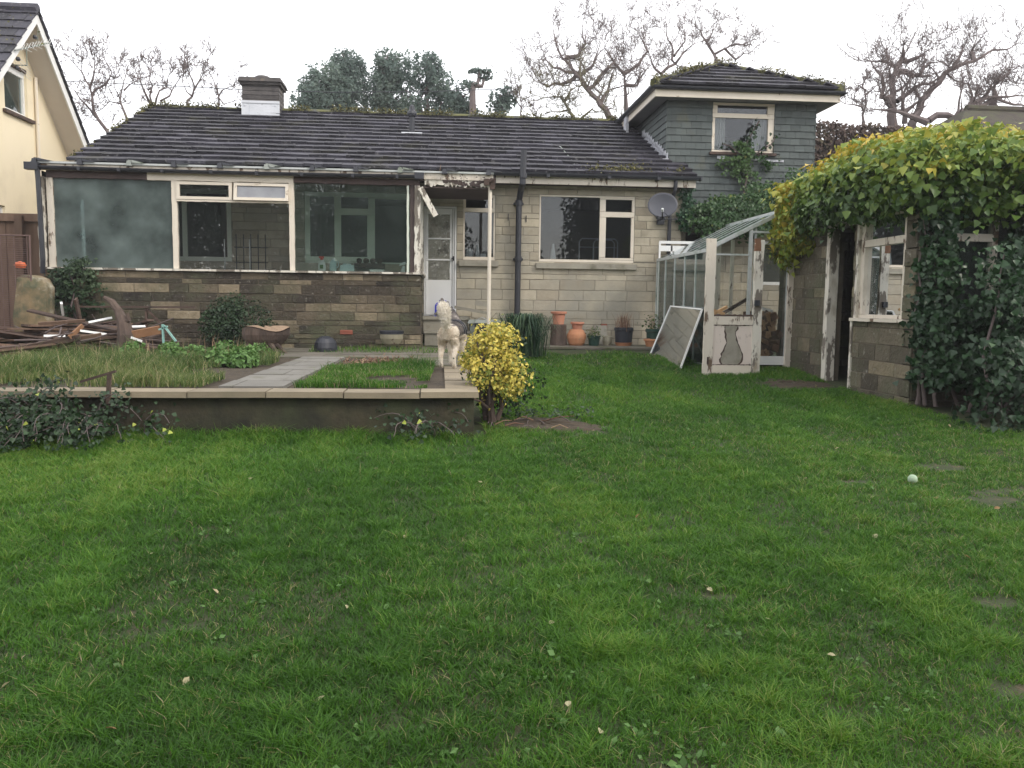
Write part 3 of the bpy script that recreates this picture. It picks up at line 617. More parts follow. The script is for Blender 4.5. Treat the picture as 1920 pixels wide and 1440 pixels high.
tilepatch(mb, (ex0, ey, ez), (1, 0, 0), (0, hw, pk), ex1-ex0, sn, .318, .33, .045, rn, lambda s: (s/sn*hw, ex1-ex0-s/sn*hw))
tilepatch(mb, (ex0, ey, ez), (0, 1, 0), (hw, 0, pk), EYB-ey, sn, .318, .33, .028, rn, lambda s: (s/sn*hw, EYB-ey))
tilepatch(mb, (ex1, ey, ez), (0, 1, 0), (-hw, 0, pk), EYB-ey, sn, .318, .33, .028, rn, lambda s: (s/sn*hw, EYB-ey))
mb.add([(ex0, ey, ez), (ex1, ey, ez), ((ex0+ex1)/2, ey+hw, ez+pk), ((ex0+ex1)/2, EYB, ez+pk), (ex0, EYB, ez), (ex1, EYB, ez)], [(0, 1, 2), (0, 2, 3, 4), (1, 5, 3, 2)], .3)
uroof = mb.build('upper_roof', 'roof_tile', bung)
pkp = ((ex0+ex1)/2, ey+hw, ez+pk)
mb = MB()
for c in (ex0, ex1):
    for i in range(6):
        t0, t1 = i/6, (i+.96)/6; A = Vector((c, ey, ez+.02)); B = Vector(pkp); mb.tube([A.lerp(B, t0), A.lerp(B, t1)], .10, 8)
mb.tube([pkp, (pkp[0], EYB, pkp[2])], .11, 8)
mb.build('hip_tile', 'roof_moss', uroof)
for c in (ex0, ex1): mossline('moss', (c, ey, ez+.07), (pkp[0], pkp[1]-.1, pkp[2]+.06), 2400, .055, 7+int(c), uroof, 'moss_tuft')
mossline('moss', (pkp[0]-.05, pkp[1], pkp[2]+.08), (pkp[0], 20, pkp[2]+.08), 900, .05, 17, uroof, 'moss_tuft')
# lead flashing where the main roof meets the upper storey
mb = MB(); rn = random.Random(5)
for i in range(13):
    t = i/13; y = 15.95+t*2.05; z = EZ+(y-EY)*(RZ-EZ)/(RY-EY)+.06; h = .13+rn.uniform(-.02, .03)
    mb.box(4.26, 4.372-.003*(i % 2), y, y+.19, z-.02, z+.03, .5); mb.box(4.345, 4.355-.002*(i % 2), y-.01, y+.20, z, z+h, .5)
mb.build('flashing', 'lead_flashing', bung)
mb = MB(); mb.box(4.0, 4.06, 18.1, 18.35, 5.15, 5.60, .5); mb.build('flashing', 'lead_flashing', bung)
# ---- link wall behind the greenhouse
LY = 15.5
lh = [(4.62, 5.25, .8, 2.9), (6.02, 6.72, 1.93, 2.76)]
stonewall(YM(LY), 4.46, 8.2, .7, 3.1, lh, 15, ['stone_pale', 'mortar'], bung, T=.2, wr=(.38, .6))
window(YM(LY), lh[1], [(6.08, 6.66, 1.99, 2.70)], bung, 'white_paint', 'glass_dirty')
mb = MB(); mb.box(4.4, 8.3, 15.2, 16.2, 3.1, 3.2, .5); mb.build('flat_roof', 'gutter_black', bung)
mb = MB(); mb.box(4.46, 8.2, 17.3, 17.4, .7, 3.1, .5); mb.box(4.3, 8.2, 15.7, 17.3, .74, .8, .5); mb.build('partition', 'inside_dark', bung)
# air brick + air brick on conservatory base later
mb = MB(); mb.bx(H, 2.98, 3.10, 1.08, 1.16, 0, .014, .5); mb.build('air_brick', 'brick_red', bung)
for (x, z) in ((1.22, 3.02), (1.55, 3.0)):
    mb = MB(); mb.bx(H, x, x+.012, z, z+.12, .01, .03, .5); mb.build('pipe_clip', 'gutter_black', bung)
mb = MB(); mb.tube([(2.2, 17.0, 4.75), (2.36, 16.6, 4.62), (2.45, 15.9, 4.28), (2.47, 15.3, 4.02), (2.47, 14.95, 3.86)], .008, 5); mb.build('cable', 'alu', roof)

# ------------------------------------------------------------ satellite dish
dish = empty('satellite_dish', (4.07, 15.2, 3.2), 'dark grey satellite dish on the bungalow wall corner', 'satellite dish')
c = Vector((3.95, 14.72, 3.28)); nd = Vector((-.25, -.93, .28)).normalized(); ax = nd.cross(Vector((0, 0, 1))).normalized(); ay = ax.cross(nd)
mb = MB(); rings = 7; n = 28; vs = []; 
for side in (0, -.006):
    for r in range(rings+1):
        f = r/rings
        for j in range(n):
            a = 2*PI*j/n; vs.append(c+ax*(.265*f*math.cos(a))+ay*(.235*f*math.sin(a))+nd*(.055*f*f+side))
fs = []; m = n*(rings+1)
for r in range(rings):
    for j in range(n):
        fs.append((r*n+j, r*n+(j+1) % n, (r+1)*n+(j+1) % n, (r+1)*n+j)); fs.append((m+r*n+j, m+(r+1)*n+j, m+(r+1)*n+(j+1) % n, m+r*n+(j+1) % n))
for j in range(n): fs.append((rings*n+j, rings*n+(j+1) % n, m+rings*n+(j+1) % n, m+rings*n+j))
mb.add(vs, fs, .5); mb.build('reflector', 'dish_grey', dish, smooth=True)
mb = MB(); e = c-ay*.22; f_ = c+nd*.26-ay*.20; mb.tube([e, f_], .012, 8); mb.tube([c-ax*.12-ay*.2, f_], .006, 6); mb.build('feed_arm', 'gutter_black', dish)
mb = MB(); mb.tube([f_-nd*.02, f_+nd*.03+ay*.03], .022, 10); mb.build('receiver', 'alu', dish)
mb = MB(); mb.tube([c-nd*.02, c-nd*.12, (4.05, 15.0, 3.1), (4.05, 15.22, 3.1)], .02, 8); mb.tube([(3.88, 14.95, 3.16), (3.92, 14.98, 3.08), (4.3, 14.98, 3.08), (4.32, 15.2, 3.12)], .012, 6); mb.box(3.98, 4.12, 15.18, 15.235, 3.0, 3.2, .5); mb.build('bracket', 'gutter_black', dish)

# ------------------------------------------------------------ lean-to conservatory
CY = 13.75
Cm = YM(CY)
con = empty('conservatory', (-3.2, CY, .73), 'decaying lean-to conservatory with peeling frames on a dark stone base', 'conservatory')
stonewall(Cm, -6.2, -.32, .68, 1.96, [], 21, ['stone_dark', 'mortar_dark'], con, T=.2, hs=(.08, .14, .14, .15), wr=(.3, .56), name='base_wall', pro=.014)
stonewall(XP(-.32), CY+.02, HY-.02, .68, 1.96, [], 22, ['stone_dark', 'mortar_dark'], con, T=.2, hs=(.08, .14, .14, .15), wr=(.3, .56), name='base_wall')
stonewall(XM(-6.2), CY+.02, HY-.02, .68, 1.96, [], 23, ['stone_dark', 'mortar_dark'], con, T=.2, hs=(.08, .14, .14, .15), wr=(.3, .56), name='base_wall')
mb = MB(); mb.bx(Cm, -1.63, -1.43, .98, 1.05, .012, .03, .5); 
for k in range(3): mb.bx(Cm, -1.62, -1.44, .99+k*.02, .998+k*.02, .03, .036, .1)
mb.build('air_brick', 'brick_red', con)
mb = MB(); mb.box(-6.0, -.53, CY+.2, HY, 1.1, 1.2, .5); mb.build('floor', 'inside_dark', con)
# sills
mb = MB(); mb.bx(Cm, -6.24, -.26, 1.965, 2.005, -.16, .06, .5, 0, .004); mb.build('sill', 'peeling_more', con)
mb = MB(); mb.box(-.36, -.27, CY+.17, HY-.02, 1.965, 2.0, .5); mb.build('sill', 'peeling_more', con)
# posts and frames
def jag(mb, mp, a, z0, z1, wd, d0, d1, seed, n=14, amp=.012):
    """a weathered post with uneven edges"""
    rn = random.Random(seed); L0 = [a-wd/2+rn.uniform(-amp, amp*.3) for _ in range(n+1)]; R0 = [a+wd/2+rn.uniform(-amp*.3, amp) for _ in range(n+1)]
    vs = []
    for i in range(n+1):
        z = z0+(z1-z0)*i/n; vs += [mp(L0[i], z, d0), mp(R0[i], z, d0), mp(R0[i], z, d1), mp(L0[i], z, d1)]
    fs = []
    for i in range(n):
        b = 4*i; fs += [(b, b+1, b+5, b+4), (b+1, b+2, b+6, b+5), (b+2, b+3, b+7, b+6), (b+3, b, b+4, b+7)]
    fs += [(0, 3, 2, 1), (4*n, 4*n+1, 4*n+2, 4*n+3)]; mb.add(vs, fs, .5)
def jaghor(mb, mp, a0, a1, z0, z1, d0, d1, seed, n=24, amp=.015):
    rn = random.Random(seed); lo = [z0+rn.uniform(-amp*.2, amp) for _ in range(n+1)]; hi = [z1+rn.uniform(-amp*.3, amp*.3) for _ in range(n+1)]; vs = []
    for i in range(n+1):
        a = a0+(a1-a0)*i/n; vs += [mp(a, lo[i], d0), mp(a, hi[i], d0), mp(a, hi[i], d1), mp(a, lo[i], d1)]
    fs = []
    for i in range(n):
        b = 4*i; fs += [(b, b+4, b+5, b+1), (b+1, b+5, b+6, b+2), (b+2, b+6, b+7, b+3), (b+3, b+7, b+4, b)]
    fs += [(0, 1, 2, 3), (4*n, 4*n+3, 4*n+2, 4*n+1)]; mb.add(vs, fs, .5)
for i, (a, wd, mt, d1) in enumerate(((-6.235, .09, 'peeling_more', .02), (-6.10, .085, 'peeling_paint', .005), (-4.21, .075, 'cream_paint', .01), (-2.385, .075, 'cream_paint', .012), (-.53, .03, 'green_white', .0), (-.455, .075, 'fascia_dark', -.01), (-.375, .085, 'peeling_more', .015))):
    mb = MB(); jag(mb, Cm, a, 2.005, 3.40, wd, -.09, d1, i+3, amp=.006 if i not in (0, 6) else .014); mb.build('post', mt, con)
mb = MB(); jag(mb, XP(-.30), 14.25, 2.0, 3.40, .08, -.06, .0, 31); jag(mb, XP(-.30), 15.15, 2.0, 3.40, .08, -.06, .0, 32); jag(mb, XP(-.30), 14.7, 2.0, 3.40, .06, -.06, .0, 33); mb.build('side_frame', 'peeling_more', con)
mb = MB(); mb.box(-.345, -.34, 13.85, 15.2, 2.0, 3.38, .5); mb.build('side_pane', 'glass_dirty', con)
mb = MB(); mb.box(-6.235, -6.23, 13.8, 15.2, 2.0, 3.5, .5); mb.build('side_pane', 'glass_dirty', con)
# slipped top board on the right corner
mb = MB(); mb.beam((-.33, 13.68, 3.36), (-.08, 13.74, 2.92), .03, .09, .5); mb.build('slipped_board', 'peeling_more', con)
# header boards
mb = MB(); jaghor(mb, Cm, -6.14, -4.62, 3.385, 3.50, -.06, .012, 3, amp=.012); mb.build('header', 'fascia_dark', con)
mb = MB(); jaghor(mb, Cm, -4.615, -2.35, 3.385, 3.50, -.06, .016, 4, amp=.01); mb.build('header', 'cream_paint', con)
mb = MB(); jaghor(mb, Cm, -2.345, -.34, 3.395, 3.50, -.06, .012, 5, amp=.012); mb.build('header', 'fascia_dark', con)
# middle top lights
for k, (a0, a1, ti) in enumerate(((-4.17, -3.31, 0), (-3.28, -2.425, .045))):
    fr = MB()
    for q in subtract([(a0, a1, 3.10, 3.375)], [(a0+.05, a1-.05, 3.145, 3.33)]):
        vs = []
        for (d0, d1) in ((-.03, .03),):
            a_, b_, z_, w_ = q; f = lambda z: ti*(3.375-z)/.27
            vs = [Cm(a_, z_, d0+f(z_)), Cm(b_, z_, d0+f(z_)), Cm(b_, w_, d0+f(w_)), Cm(a_, w_, d0+f(w_)), Cm(a_, z_, d1+f(z_)), Cm(b_, z_, d1+f(z_)), Cm(b_, w_, d1+f(w_)), Cm(a_, w_, d1+f(w_))]
        fr.add(vs, [(0, 3, 2, 1), (4, 5, 6, 7), (0, 1, 5, 4), (1, 2, 6, 5), (2, 3, 7, 6), (3, 0, 4, 7)], .5)
    tl_ = fr.build('top_light', 'cream_paint', con)
    g = MB(); a_, b_, z_, w_ = a0+.05, a1-.05, 3.145, 3.33; f = lambda z: ti*(3.375-z)/.27
    g.add([Cm(a_, z_, f(z_)), Cm(b_, z_, f(z_)), Cm(b_, w_, f(w_)), Cm(a_, w_, f(w_)), Cm(a_, z_, f(z_)+.004), Cm(b_, z_, f(z_)+.004), Cm(b_, w_, f(w_)+.004), Cm(a_, w_, f(w_)+.004)], [(0, 3, 2, 1), (4, 5, 6, 7), (0, 1, 5, 4), (1, 2, 6, 5), (2, 3, 7, 6), (3, 0, 4, 7)], .5)
    g.build('pane', 'glass_house' if k == 0 else 'glass_grey', tl_)
mb = MB(); jaghor(mb, Cm, -4.17, -2.42, 3.065, 3.095, -.05, .02, 8, amp=.006); mb.build('transom', 'cream_paint', con)
for (a0, a1, z1, gm) in ((-6.06, -4.245, 3.39, 'glass_frosted'), (-4.17, -2.42, 3.07, 'glass_clear'), (-2.35, -.545, 3.39, 'glass_dirty')):
    mb = MB(); mb.bx(Cm, a0, a1, 2.0, z1, -.04, -.034, .5); mb.build('pane', gm, con)
# roof: glazing bars and cloudy sheets
mb = MB(); vs = []
A, B_ = (CY-.07, 3.60), (HY-.35, 3.70)
mb.add([(-6.34, A[0], A[1]), (.86, A[0], A[1]), (.86, B_[0], B_[1]), (-6.34, B_[0], B_[1]), (-6.34, A[0], A[1]+.03), (.86, A[0], A[1]+.03), (.86, B_[0], B_[1]+.03), (-6.34, B_[0], B_[1]+.03)], [(0, 3, 2, 1), (4, 5, 6, 7), (0, 1, 5, 4), (1, 2, 6, 5), (2, 3, 7, 6), (3, 0, 4, 7)], .5)
mb.build('roof_sheet', 'alu', con)
k = 0; x = -6.28
while x < .9:
    rn = random.Random(k); k += 1; dx = rn.uniform(-.02, .02)
    mb = MB(); mb.beam((x+dx, A[0]-.02, A[1]+.055), (x, B_[0], B_[1]+.05), .03, .045, .5); mb.box(x+dx-.045, x+dx+.04, A[0]-.05, A[0]+.03, A[1]-.015, A[1]+.062, .2, taper=.012)
    mb.add([(x+dx+.04, A[0]-.04, A[1]+.035), (x+dx+.22, A[0]-.04, A[1]+.035), (x+dx+.04, A[0]-.035, A[1]+.075), (x+dx+.04, A[0]+.2, A[1]+.08), (x+dx+.22, A[0]+.1, A[1]+.04)], [(0, 1, 2), (1, 4, 3, 2)], .9)
    mb.build('glazing_bar', 'gutter_black' if k % 3 else 'alu_dull', con); x += .705
mb = MB(); mb.box(-6.3, .84, CY-.04, CY-.01, 3.50, 3.60, .5); mb.build('fascia', 'peeling_paint', con)
mb = MB(); gutter(mb, -6.37, -.30, CY-.09, 3.555, .055, .015)
for x in (-5.6, -5.0, -4.35, -3.6, -2.9, -2.2, -1.4, -.7): mb.box(x-.022, x+.022, CY-.15, CY-.03, 3.49, 3.545, .5)
mb.box(-6.4, -6.2, CY-.16, CY-.03, 3.49, 3.60, .2); mb.box(-.42, -.27, CY-.155, CY-.03, 3.49, 3.59, .2); mb.build('gutter', 'gutter_black', con)
mb = MB(); mb.tube([(-6.23, CY-.10, 3.52), (-6.225, CY-.09, 3.35), (-6.20, CY-.10, 2.1), (-6.22, CY-.08, 1.9)], .038, 10); mb.build('downpipe', 'gutter_black', con)
# broken porch fascia right of the gutter
mb = MB(); jaghor(mb, Cm, -.26, .86, 3.39, 3.585, -.02, .02, 12, n=40, amp=.05); mb.build('fascia', 'peeling_more', con)
rn = random.Random(6); mb = MB()
for k in range(26):
    a = rn.uniform(-.0, .82) ; z = rn.uniform(3.40, 3.52)*1; s = rn.uniform(.03, .09)
    if a < .22 and k % 2: a += .2
    mb.add([Cm(a, z, .025), Cm(a+s, z+rn.uniform(-.02, .03), .03), Cm(a+s*.7, z+s, .045), Cm(a-.02, z+s*.6, .028), Cm(a, z, .022), Cm(a+s, z, .022), Cm(a+s*.7, z+s, .022), Cm(a-.02, z+s*.6, .022)], [(0, 1, 2, 3), (7, 6, 5, 4), (0, 4, 5, 1), (1, 5, 6, 2), (2, 6, 7, 3), (3, 7, 4, 0)], .5)
mb.build('rotten_timber', 'fascia_dark', con)
mb = MB(); mb.box(-.28, .84, CY+.0, HY-.1, 3.37, 3.39, .5); mb.build('porch_ceiling', 'fascia_dark', con)
mb = MB(); mb.box(.70, .78, CY-.13, CY-.05, 3.42, 3.52, .3); mb.tube([(.78, CY-.09, 3.47), (.84, CY-.09, 3.52)], .03, 8); mb.box(.80, .88, CY-.06, CY+.02, 3.36, 3.54, .4); mb.build('gutter_end', 'old_wood', con)
mb = MB(); mb.tube([(.80, CY, .70), (.805, CY, 3.40)], .031, 12); mb.build('pole', 'cream_paint', con)
for k, (x, h) in enumerate(((-.02, .13), (.02, .17))):
    mb = MB(); mb.tube([(x, CY-.06, 3.60), (x+.02, CY-.08, 3.60+h)], .004, 4)
    if k == 0: mb.build('dead_weed', 'dead_stem', con)

# ---- things standing in the windows
def bottle(name, c, prof, mat, label, cat, cap=None, capmat=None, sx=1., lab=None):
    o = empty(name, c, label, cat); mb = MB(); mb.lathe(c, prof, 16)
    if sx != 1.: mb.v = [(v[0], c[1]+(v[1]-c[1])*sx, v[2]) for v in mb.v]
    mb.build('body', mat, o, smooth=False)
    if cap: m2 = MB(); m2.lathe(c, cap, 12); m2.build('cap', capmat, o)
    if lab:
        m3 = MB(); m3.box(*lab, .5); m3.build('paper_label', 'white_plastic', o)
    return o
zs = 2.008
y0 = CY+.10
b = bottle('detergent_bottle', (-1.93, y0, zs), [(.055, 0), (.062, .02), (.062, .09), (.05, .14), (.028, .17), (.02, .18)], 'white_plastic', 'white detergent bottle with red trigger cap on the conservatory sill', 'bottle', [(.024, .18), (.026, .215), (.015, .22)], 'red_plastic', .6)
mb = MB(); mb.box(-1.975, -1.895, y0-.015, y0+.01, zs+.205, zs+.235, .5); mb.build('trigger', 'red_plastic', b)
mb = MB(); mb.box(-1.958, -1.905, y0-.040, y0-.036, zs+.035, zs+.10, .5); mb.build('paper_label', 'leafy', b)
jg = bottle('plastic_jug', (-1.75, y0, zs), [(.052, 0), (.056, .02), (.056, .12), (.05, .15), (.03, .17), (.024, .185)], 'milky_plastic', 'pale blue plastic jug beside the detergent bottle on the conservatory sill', 'jug', [(.026, .185), (.026, .205)], 'white_plastic', .7)
mb = MB(); mb.tube([(-1.70, y0, zs+.16), (-1.665, y0, zs+.15), (-1.66, y0, zs+.09), (-1.69, y0, zs+.05)], .009, 8); mb.build('handle', 'milky_plastic', jg)
mb = MB(); mb.box(-1.64, -1.40, y0-.05, y0+.06, zs, zs+.10, .5, taper=.012); mb.box(-1.60, -1.45, y0-.04, y0+.05, zs+.10, zs+.125, .5, taper=.02); mb.build('plastic_tub', 'milky_plastic', loc=(-1.52, y0, zs), label='low pale plastic tub on the sill next to the blue jug', cat='tub')
mb = MB(); mb.box(-1.15, -.93, y0-.05, y0+.06, zs, zs+.035, .5, taper=-.008); mb.build('plastic_tray', 'white_plastic', loc=(-1.04, y0, zs), label='flat white tray on the right part of the conservatory sill', cat='tray')
mb = MB(); mb.tube([(-.62, y0, zs), (-.60, y0+.02, zs+.10)], [.04, .02], 8); mb.add([(-.68, y0, zs+.10), (-.58, y0-.02, zs+.12), (-.57, y0, zs+.17), (-.66, y0, zs+.15)], [(0, 1, 2, 3)], .5); mb.build('crumpled_bag', 'white_plastic', loc=(-.62, y0, zs), label='small crumpled white bag in the right corner of the conservatory sill', cat='bag')
rnn = random.Random(3)
mb = MB()
for k in range(4):
    a = -1.45+k*.12; mb.lathe((a, HY-.16, 2.2), [(.03, 0), (.055, .03), (.05, .07), (.02, .09)], 8, wob=.1)
    pass
mb.box(-1.52, -1.0, HY-.24, HY-.03, 2.12, 2.2, .5); mb.build('shelf', 'old_wood', bung)
# railing-like racks in the middle bay
rack = empty('metal_rack', (-3.1, 14.4, 1.2), 'dark metal rack with upright rods behind the middle conservatory window', 'rack')
mb = MB()
for x in (-3.42, -3.30, -3.18, -3.06, -2.94): mb.tube([(x, 14.4, 1.2), (x, 14.4, 2.62)], .008, 6)
mb.build('rod', 'black_plastic', rack); mb = MB(); mb.tube([(-3.45, 14.4, 2.4), (-2.9, 14.4, 2.4)], .008, 6); mb.tube([(-3.45, 14.4, 2.15), (-2.9, 14.4, 2.15)], .008, 6); mb.build('crossbar', 'black_plastic', rack)
mb = MB(); mb.tube([(-3.5, 13.95, 1.2), (-3.5, 13.95, 2.5)], .010, 6); mb.build('garden_cane', 'alu', loc=(-3.5, 13.95, 1.2), label='thin pale cane upright behind the middle conservatory pane, on the left', cat='cane')
mb = MB(); mb.tube([(-3.1, 13.95, 1.2), (-3.1, 13.95, 2.5)], .010, 6); mb.build('garden_cane', 'alu', loc=(-3.1, 13.95, 1.2), label='thin pale cane upright in front of the dark metal rack', cat='cane')
# kitchen window sill objects
ys = HY+.12
bottle('squeezy_bottle', (2.08, ys, 2.35), [(.055, 0), (.055, .02), (.028, .2), (.022, .27), (.01, .28)], 'white_plastic', 'tall white tapered bottle in the left of the wide kitchen window', 'bottle')
tr = empty('tea_trolley', (3.1, 15.75, 1.27), 'chrome tubular trolley standing behind the wide kitchen window', 'trolley')
mb = MB()
for (xa, xb, yy) in ((2.62, 3.36, 15.7), (2.95, 3.36, 16.0)):
    mb.tube([(xa, yy, 1.27), (xa, yy, 2.70), (xa+.05, yy, 2.76), (xb-.05, yy, 2.76), (xb, yy, 2.70), (xb, yy, 1.27)], .012, 8)
mb.tube([(2.62, 15.7, 2.60), (3.36, 15.7, 2.60)], .008, 8); mb.build('frame', 'chrome', tr)
mb = MB(); mb.box(2.62, 3.36, 15.72, 15.98, 1.9, 1.92, .5); mb.build('shelf', 'black_plastic', tr)
bottle('roll_holder', (.53, ys, 2.35), [(.05, 0), (.06, .03), (.06, .12), (.05, .15), (.02, .16)], 'white_plastic', 'round white object in the left of the narrow window', 'container')
bottle('cleaning_spray', (.68, ys, 2.35), [(.04, 0), (.04, .12), (.02, .2), (.02, .25), (.005, .26)], 'white_plastic', 'white spray bottle in the middle of the narrow window sill', 'bottle', None, None)
mb = MB(); mb.box(.72, .84, ys-.04, ys+.04, 2.35, 2.42, .5, taper=.005); mb.build('white_box', 'white_plastic', loc=(.78, ys, 2.35), label='low white box beside the spray bottle in the narrow window', cat='box')

# ------------------------------------------------------------ things by the back door
can = empty('plastic_canister', (.02, 14.75, 1.02), 'bright blue plastic canister standing on the back door step', 'canister')
mb = MB(); 
mb.box(-.10, .13, 14.66, 14.82, 1.27, 1.48, .5, taper=.004); mb.box(-.09, .12, 14.67, 14.81, 1.48, 1.52, .5, taper=.03); mb.tube([(.0, 14.74, 1.50), (.0, 14.74, 1.56)], .025, 10)
mb.v = [(v[0], v[1]+.30, v[2]) for v in mb.v]
can.location = (.02, 15.04, 1.27); mb.build('body', 'blue_plastic', can)
mb = MB(); mb.box(-.03, .12, 14.955, 14.962, 1.33, 1.42, .5); mb.build('paper_label', 'white_plastic', can)
mb = MB(); mb.tube([(.03, 15.04, 1.51), (.04, 15.04, 1.56), (.10, 15.04, 1.55), (.11, 15.04, 1.50)], .010, 8); mb.build('handle', 'blue_plastic', can)
mb = MB(); mb.beam((.26, 14.85, 1.44), (.90, 14.75, 1.33), .12, .05, .4); mb.beam((.62, 14.8, 1.52), (.86, 14.75, 1.50), .1, .09, .9); mb.build('stacked_board', 'concrete', loc=(.6, 14.8, 1.27), label='grey board leaning across behind the dog by the back door', cat='board')
mb = MB(); mb.box(.52, 1.05, 14.55, 15.1, .77, 1.16, .5); mb.box(.48, 1.08, 14.5, 15.12, 1.16, 1.22, .7, taper=.02); mb.build('storage_box', 'alu_dull', loc=(.8, 14.8, .77), label='low grey storage box between the back steps and the white pole', cat='box')
bk = empty('garden_bucket', (.72, 14.35, .76), 'dark blue-black bucket behind the golden bush', 'bucket')
mb = MB(); mb.lathe((.72, 14.3, .76), [(.10, 0), (.13, .38), (.14, .39), (.14, .41), (.12, .41), (.1, .38)], 18); mb.build('body', 'black_plastic', bk)
mb = MB(); mb.tube([(.58, 14.3, 1.15), (.60, 14.25, 1.22), (.72, 14.2, 1.27), (.84, 14.25, 1.22), (.86, 14.3, 1.15)], .006, 6); mb.build('handle', 'alu', bk)

# ------------------------------------------------------------ pots
def pot(name, c, prof, mat, label, cat='plant pot', group=None, rim=None):
    o = empty(name, c, label, cat, group); mb = MB(); mb.lathe(c, prof, 22); mb.build('body', mat, o)
    return o
GZ = .779
st = empty('tree_stump', (2.12, 14.78, GZ), 'upright log carrying the red plant pot by the house wall', 'stump')
mb = MB(); rn = random.Random(3); mb.lathe((2.12, 14.78, GZ), [(.155, 0), (.145, .1), (.135, .25), (.14, .36), (.13, .37), (.0, .372)], 16, wob=.08); mb.build('trunk', 'stump_wood', st)
p1 = pot('plant_pot', (2.12, 14.78, GZ+.375), [(.095, 0), (.11, .12), (.12, .19), (.145, .19), (.148, .225), (.13, .23), (.12, .18), (.0, .17)], 'terracotta', 'terracotta plant pot standing on top of the upright log')
p2 = pot('garden_urn', (2.45, 14.78, GZ), [(.12, 0), (.15, .04), (.175, .13), (.175, .17), (.17, .20), (.13, .27), (.10, .29), (.0, .285)], 'terracotta_orange', 'squat orange clay urn on the paving by the house wall', 'urn')
p3 = pot('plant_pot', (2.46, 14.76, GZ+.26), [(.075, 0), (.10, .12), (.125, .125), (.125, .155), (.11, .16), (.10, .12), (0, .10)], 'terracotta', 'small terracotta pot set in the mouth of the orange urn')
def stems(name, c, n, h, sp, mat, parent, rg, wd=.008, lean=.3):
    x = c[0]+rg.normal(0, sp, n); y = c[1]+rg.normal(0, sp, n)
    return blades(name, x, y, np.full(n, c[2]), rg.uniform(.5, 1, n)*h, np.full(n, wd), rg.random(n), mat, rg, lean, parent=parent)
rgp = np.random.default_rng(12)
stems('dry_plant', (2.46, 14.76, GZ+.36), 14, .10, .03, 'dead_stem', p3, rgp)
bp = pot('square_planter', (3.32, 14.8, GZ+.06), [(.15, 0), (.165, .2), (.175, .22), (.175, .26), (.16, .27), (.15, .24), (0, .22)], 'black_plastic', 'black planter full of dry red-brown stems by the house wall')
mb = MB(); mb.lathe((3.32, 14.8, GZ), [(.13, 0), (.16, .05), (.17, .058), (.15, .058), (0, .055)], 20); mb.build('saucer', 'terracotta_orange', bp)
stems('dry_stems', (3.32, 14.8, GZ+.26), 150, .42, .065, 'dead_stem', bp, rgp, .007, .35)
gp = pot('plant_pot', (3.88, 14.75, GZ+.02), [(.11, 0), (.14, .02), (.15, .22), (.17, .24), (.17, .28), (.15, .29), (0, .26)], 'green_plastic', 'dark green pot with a rose-like plant beside the greenhouse', 'plant pot')
mb = MB(); mb.lathe((3.88, 14.75, GZ+.135), [(.13, 0), (.165, .02), (.17, .05), (.15, .05)], 18); 
mb = MB(); mb.lathe((3.78, 14.55, GZ), [(.10, 0), (.13, .10), (.15, .105), (.15, .13), (.13, .135), (0, .12)], 18); mb.build('plant_pot', 'terracotta_orange', loc=(3.78, 14.55, GZ), label='low orange clay pot half hidden behind the leaning glass panel', cat='plant pot')
stems('stem', (3.86, 14.75, GZ+.28), 16, .34, .05, 'dead_stem', gp, rgp, .007, .5)
P = np.array([3.86, 14.75, GZ+.42])+rgp.normal(0, 1, (120, 3))*[.10, .08, .09]; leafmesh('foliage', P, P-[3.86, 14.75, GZ+.35], .05, rgp.random(120), 'ivy_mid', rgp, parent=gp)
d1 = pot('plant_pot', (2.76, 14.72, GZ), [(.09, 0), (.11, .15), (.12, .155), (.12, .18), (.10, .18), (0, .16)], 'green_plastic', 'small dark pot with a low weedy plant between urn and stone slab')
P = np.array([2.76, 14.72, GZ+.22])+rgp.normal(0, 1, (160, 3))*[.07, .06, .06]; leafmesh('foliage', P, P-[2.76, 14.72, GZ+.1], .04, rgp.random(160), 'weed', rgp, parent=d1)
mb = MB(); mb.box(-.11, .11, -.03, .03, 0, .36, .8, M=Matrix.Translation((2.96, 15.03, GZ)) @ Matrix.Rotation(-.25, 4, 'X'), taper=.006); mb.build('stone_slab', 'concrete', loc=(2.96, 15.0, GZ), label='upright grey stone slab leaning on the house wall behind the small pots', cat='slab')
mb = MB(); mb.lathe((3.02, 14.8, GZ), [(.07, 0), (.09, .08), (.085, .16), (.06, .17), (0, .16)], 14, wob=.05); mb.build('stone_pot', 'glazed_cream', loc=(3.02, 14.8, GZ), label='small buff stone pot next to the black planter', cat='plant pot')
# glazed bowl planter on a foot
pl = empty('glazed_planter', (-.78, 13.45, .745), 'glazed cream bowl planter with dark rim by the conservatory base', 'plant pot')
mb = MB(); mb.lathe((-.78, 13.45, .80), [(.07, 0), (.14, .05), (.18, .13), (.19, .20)], 24); mb.build('bowl', 'glazed_cream', pl)
mb = MB(); mb.lathe((-.78, 13.45, .80), [(.19, .20), (.195, .25), (.19, .255), (.17, .25), (.165, .2), (0, .19)], 24); mb.build('rim', 'black_plastic', pl)
mb = MB()
for a in (.3, 2.4, 4.5): mb.tube([(-.78+.12*math.cos(a), 13.45+.12*math.sin(a), .745), (-.78+.07*math.cos(a), 13.45+.07*math.sin(a), .83)], .012, 6)
mb.build('stand', 'black_plastic', pl)
mb = MB(); mb.lathe((-1.76, 12.9, .745), [(.17, 0), (.175, .06), (.16, .14), (.12, .20), (.06, .235), (.0, .24)], 18, wob=.05); mb.build('upturned_pot', 'black_plastic', loc=(-1.76, 12.9, .745), label='rounded black upturned pot on the terrace below the air brick', cat='pot')

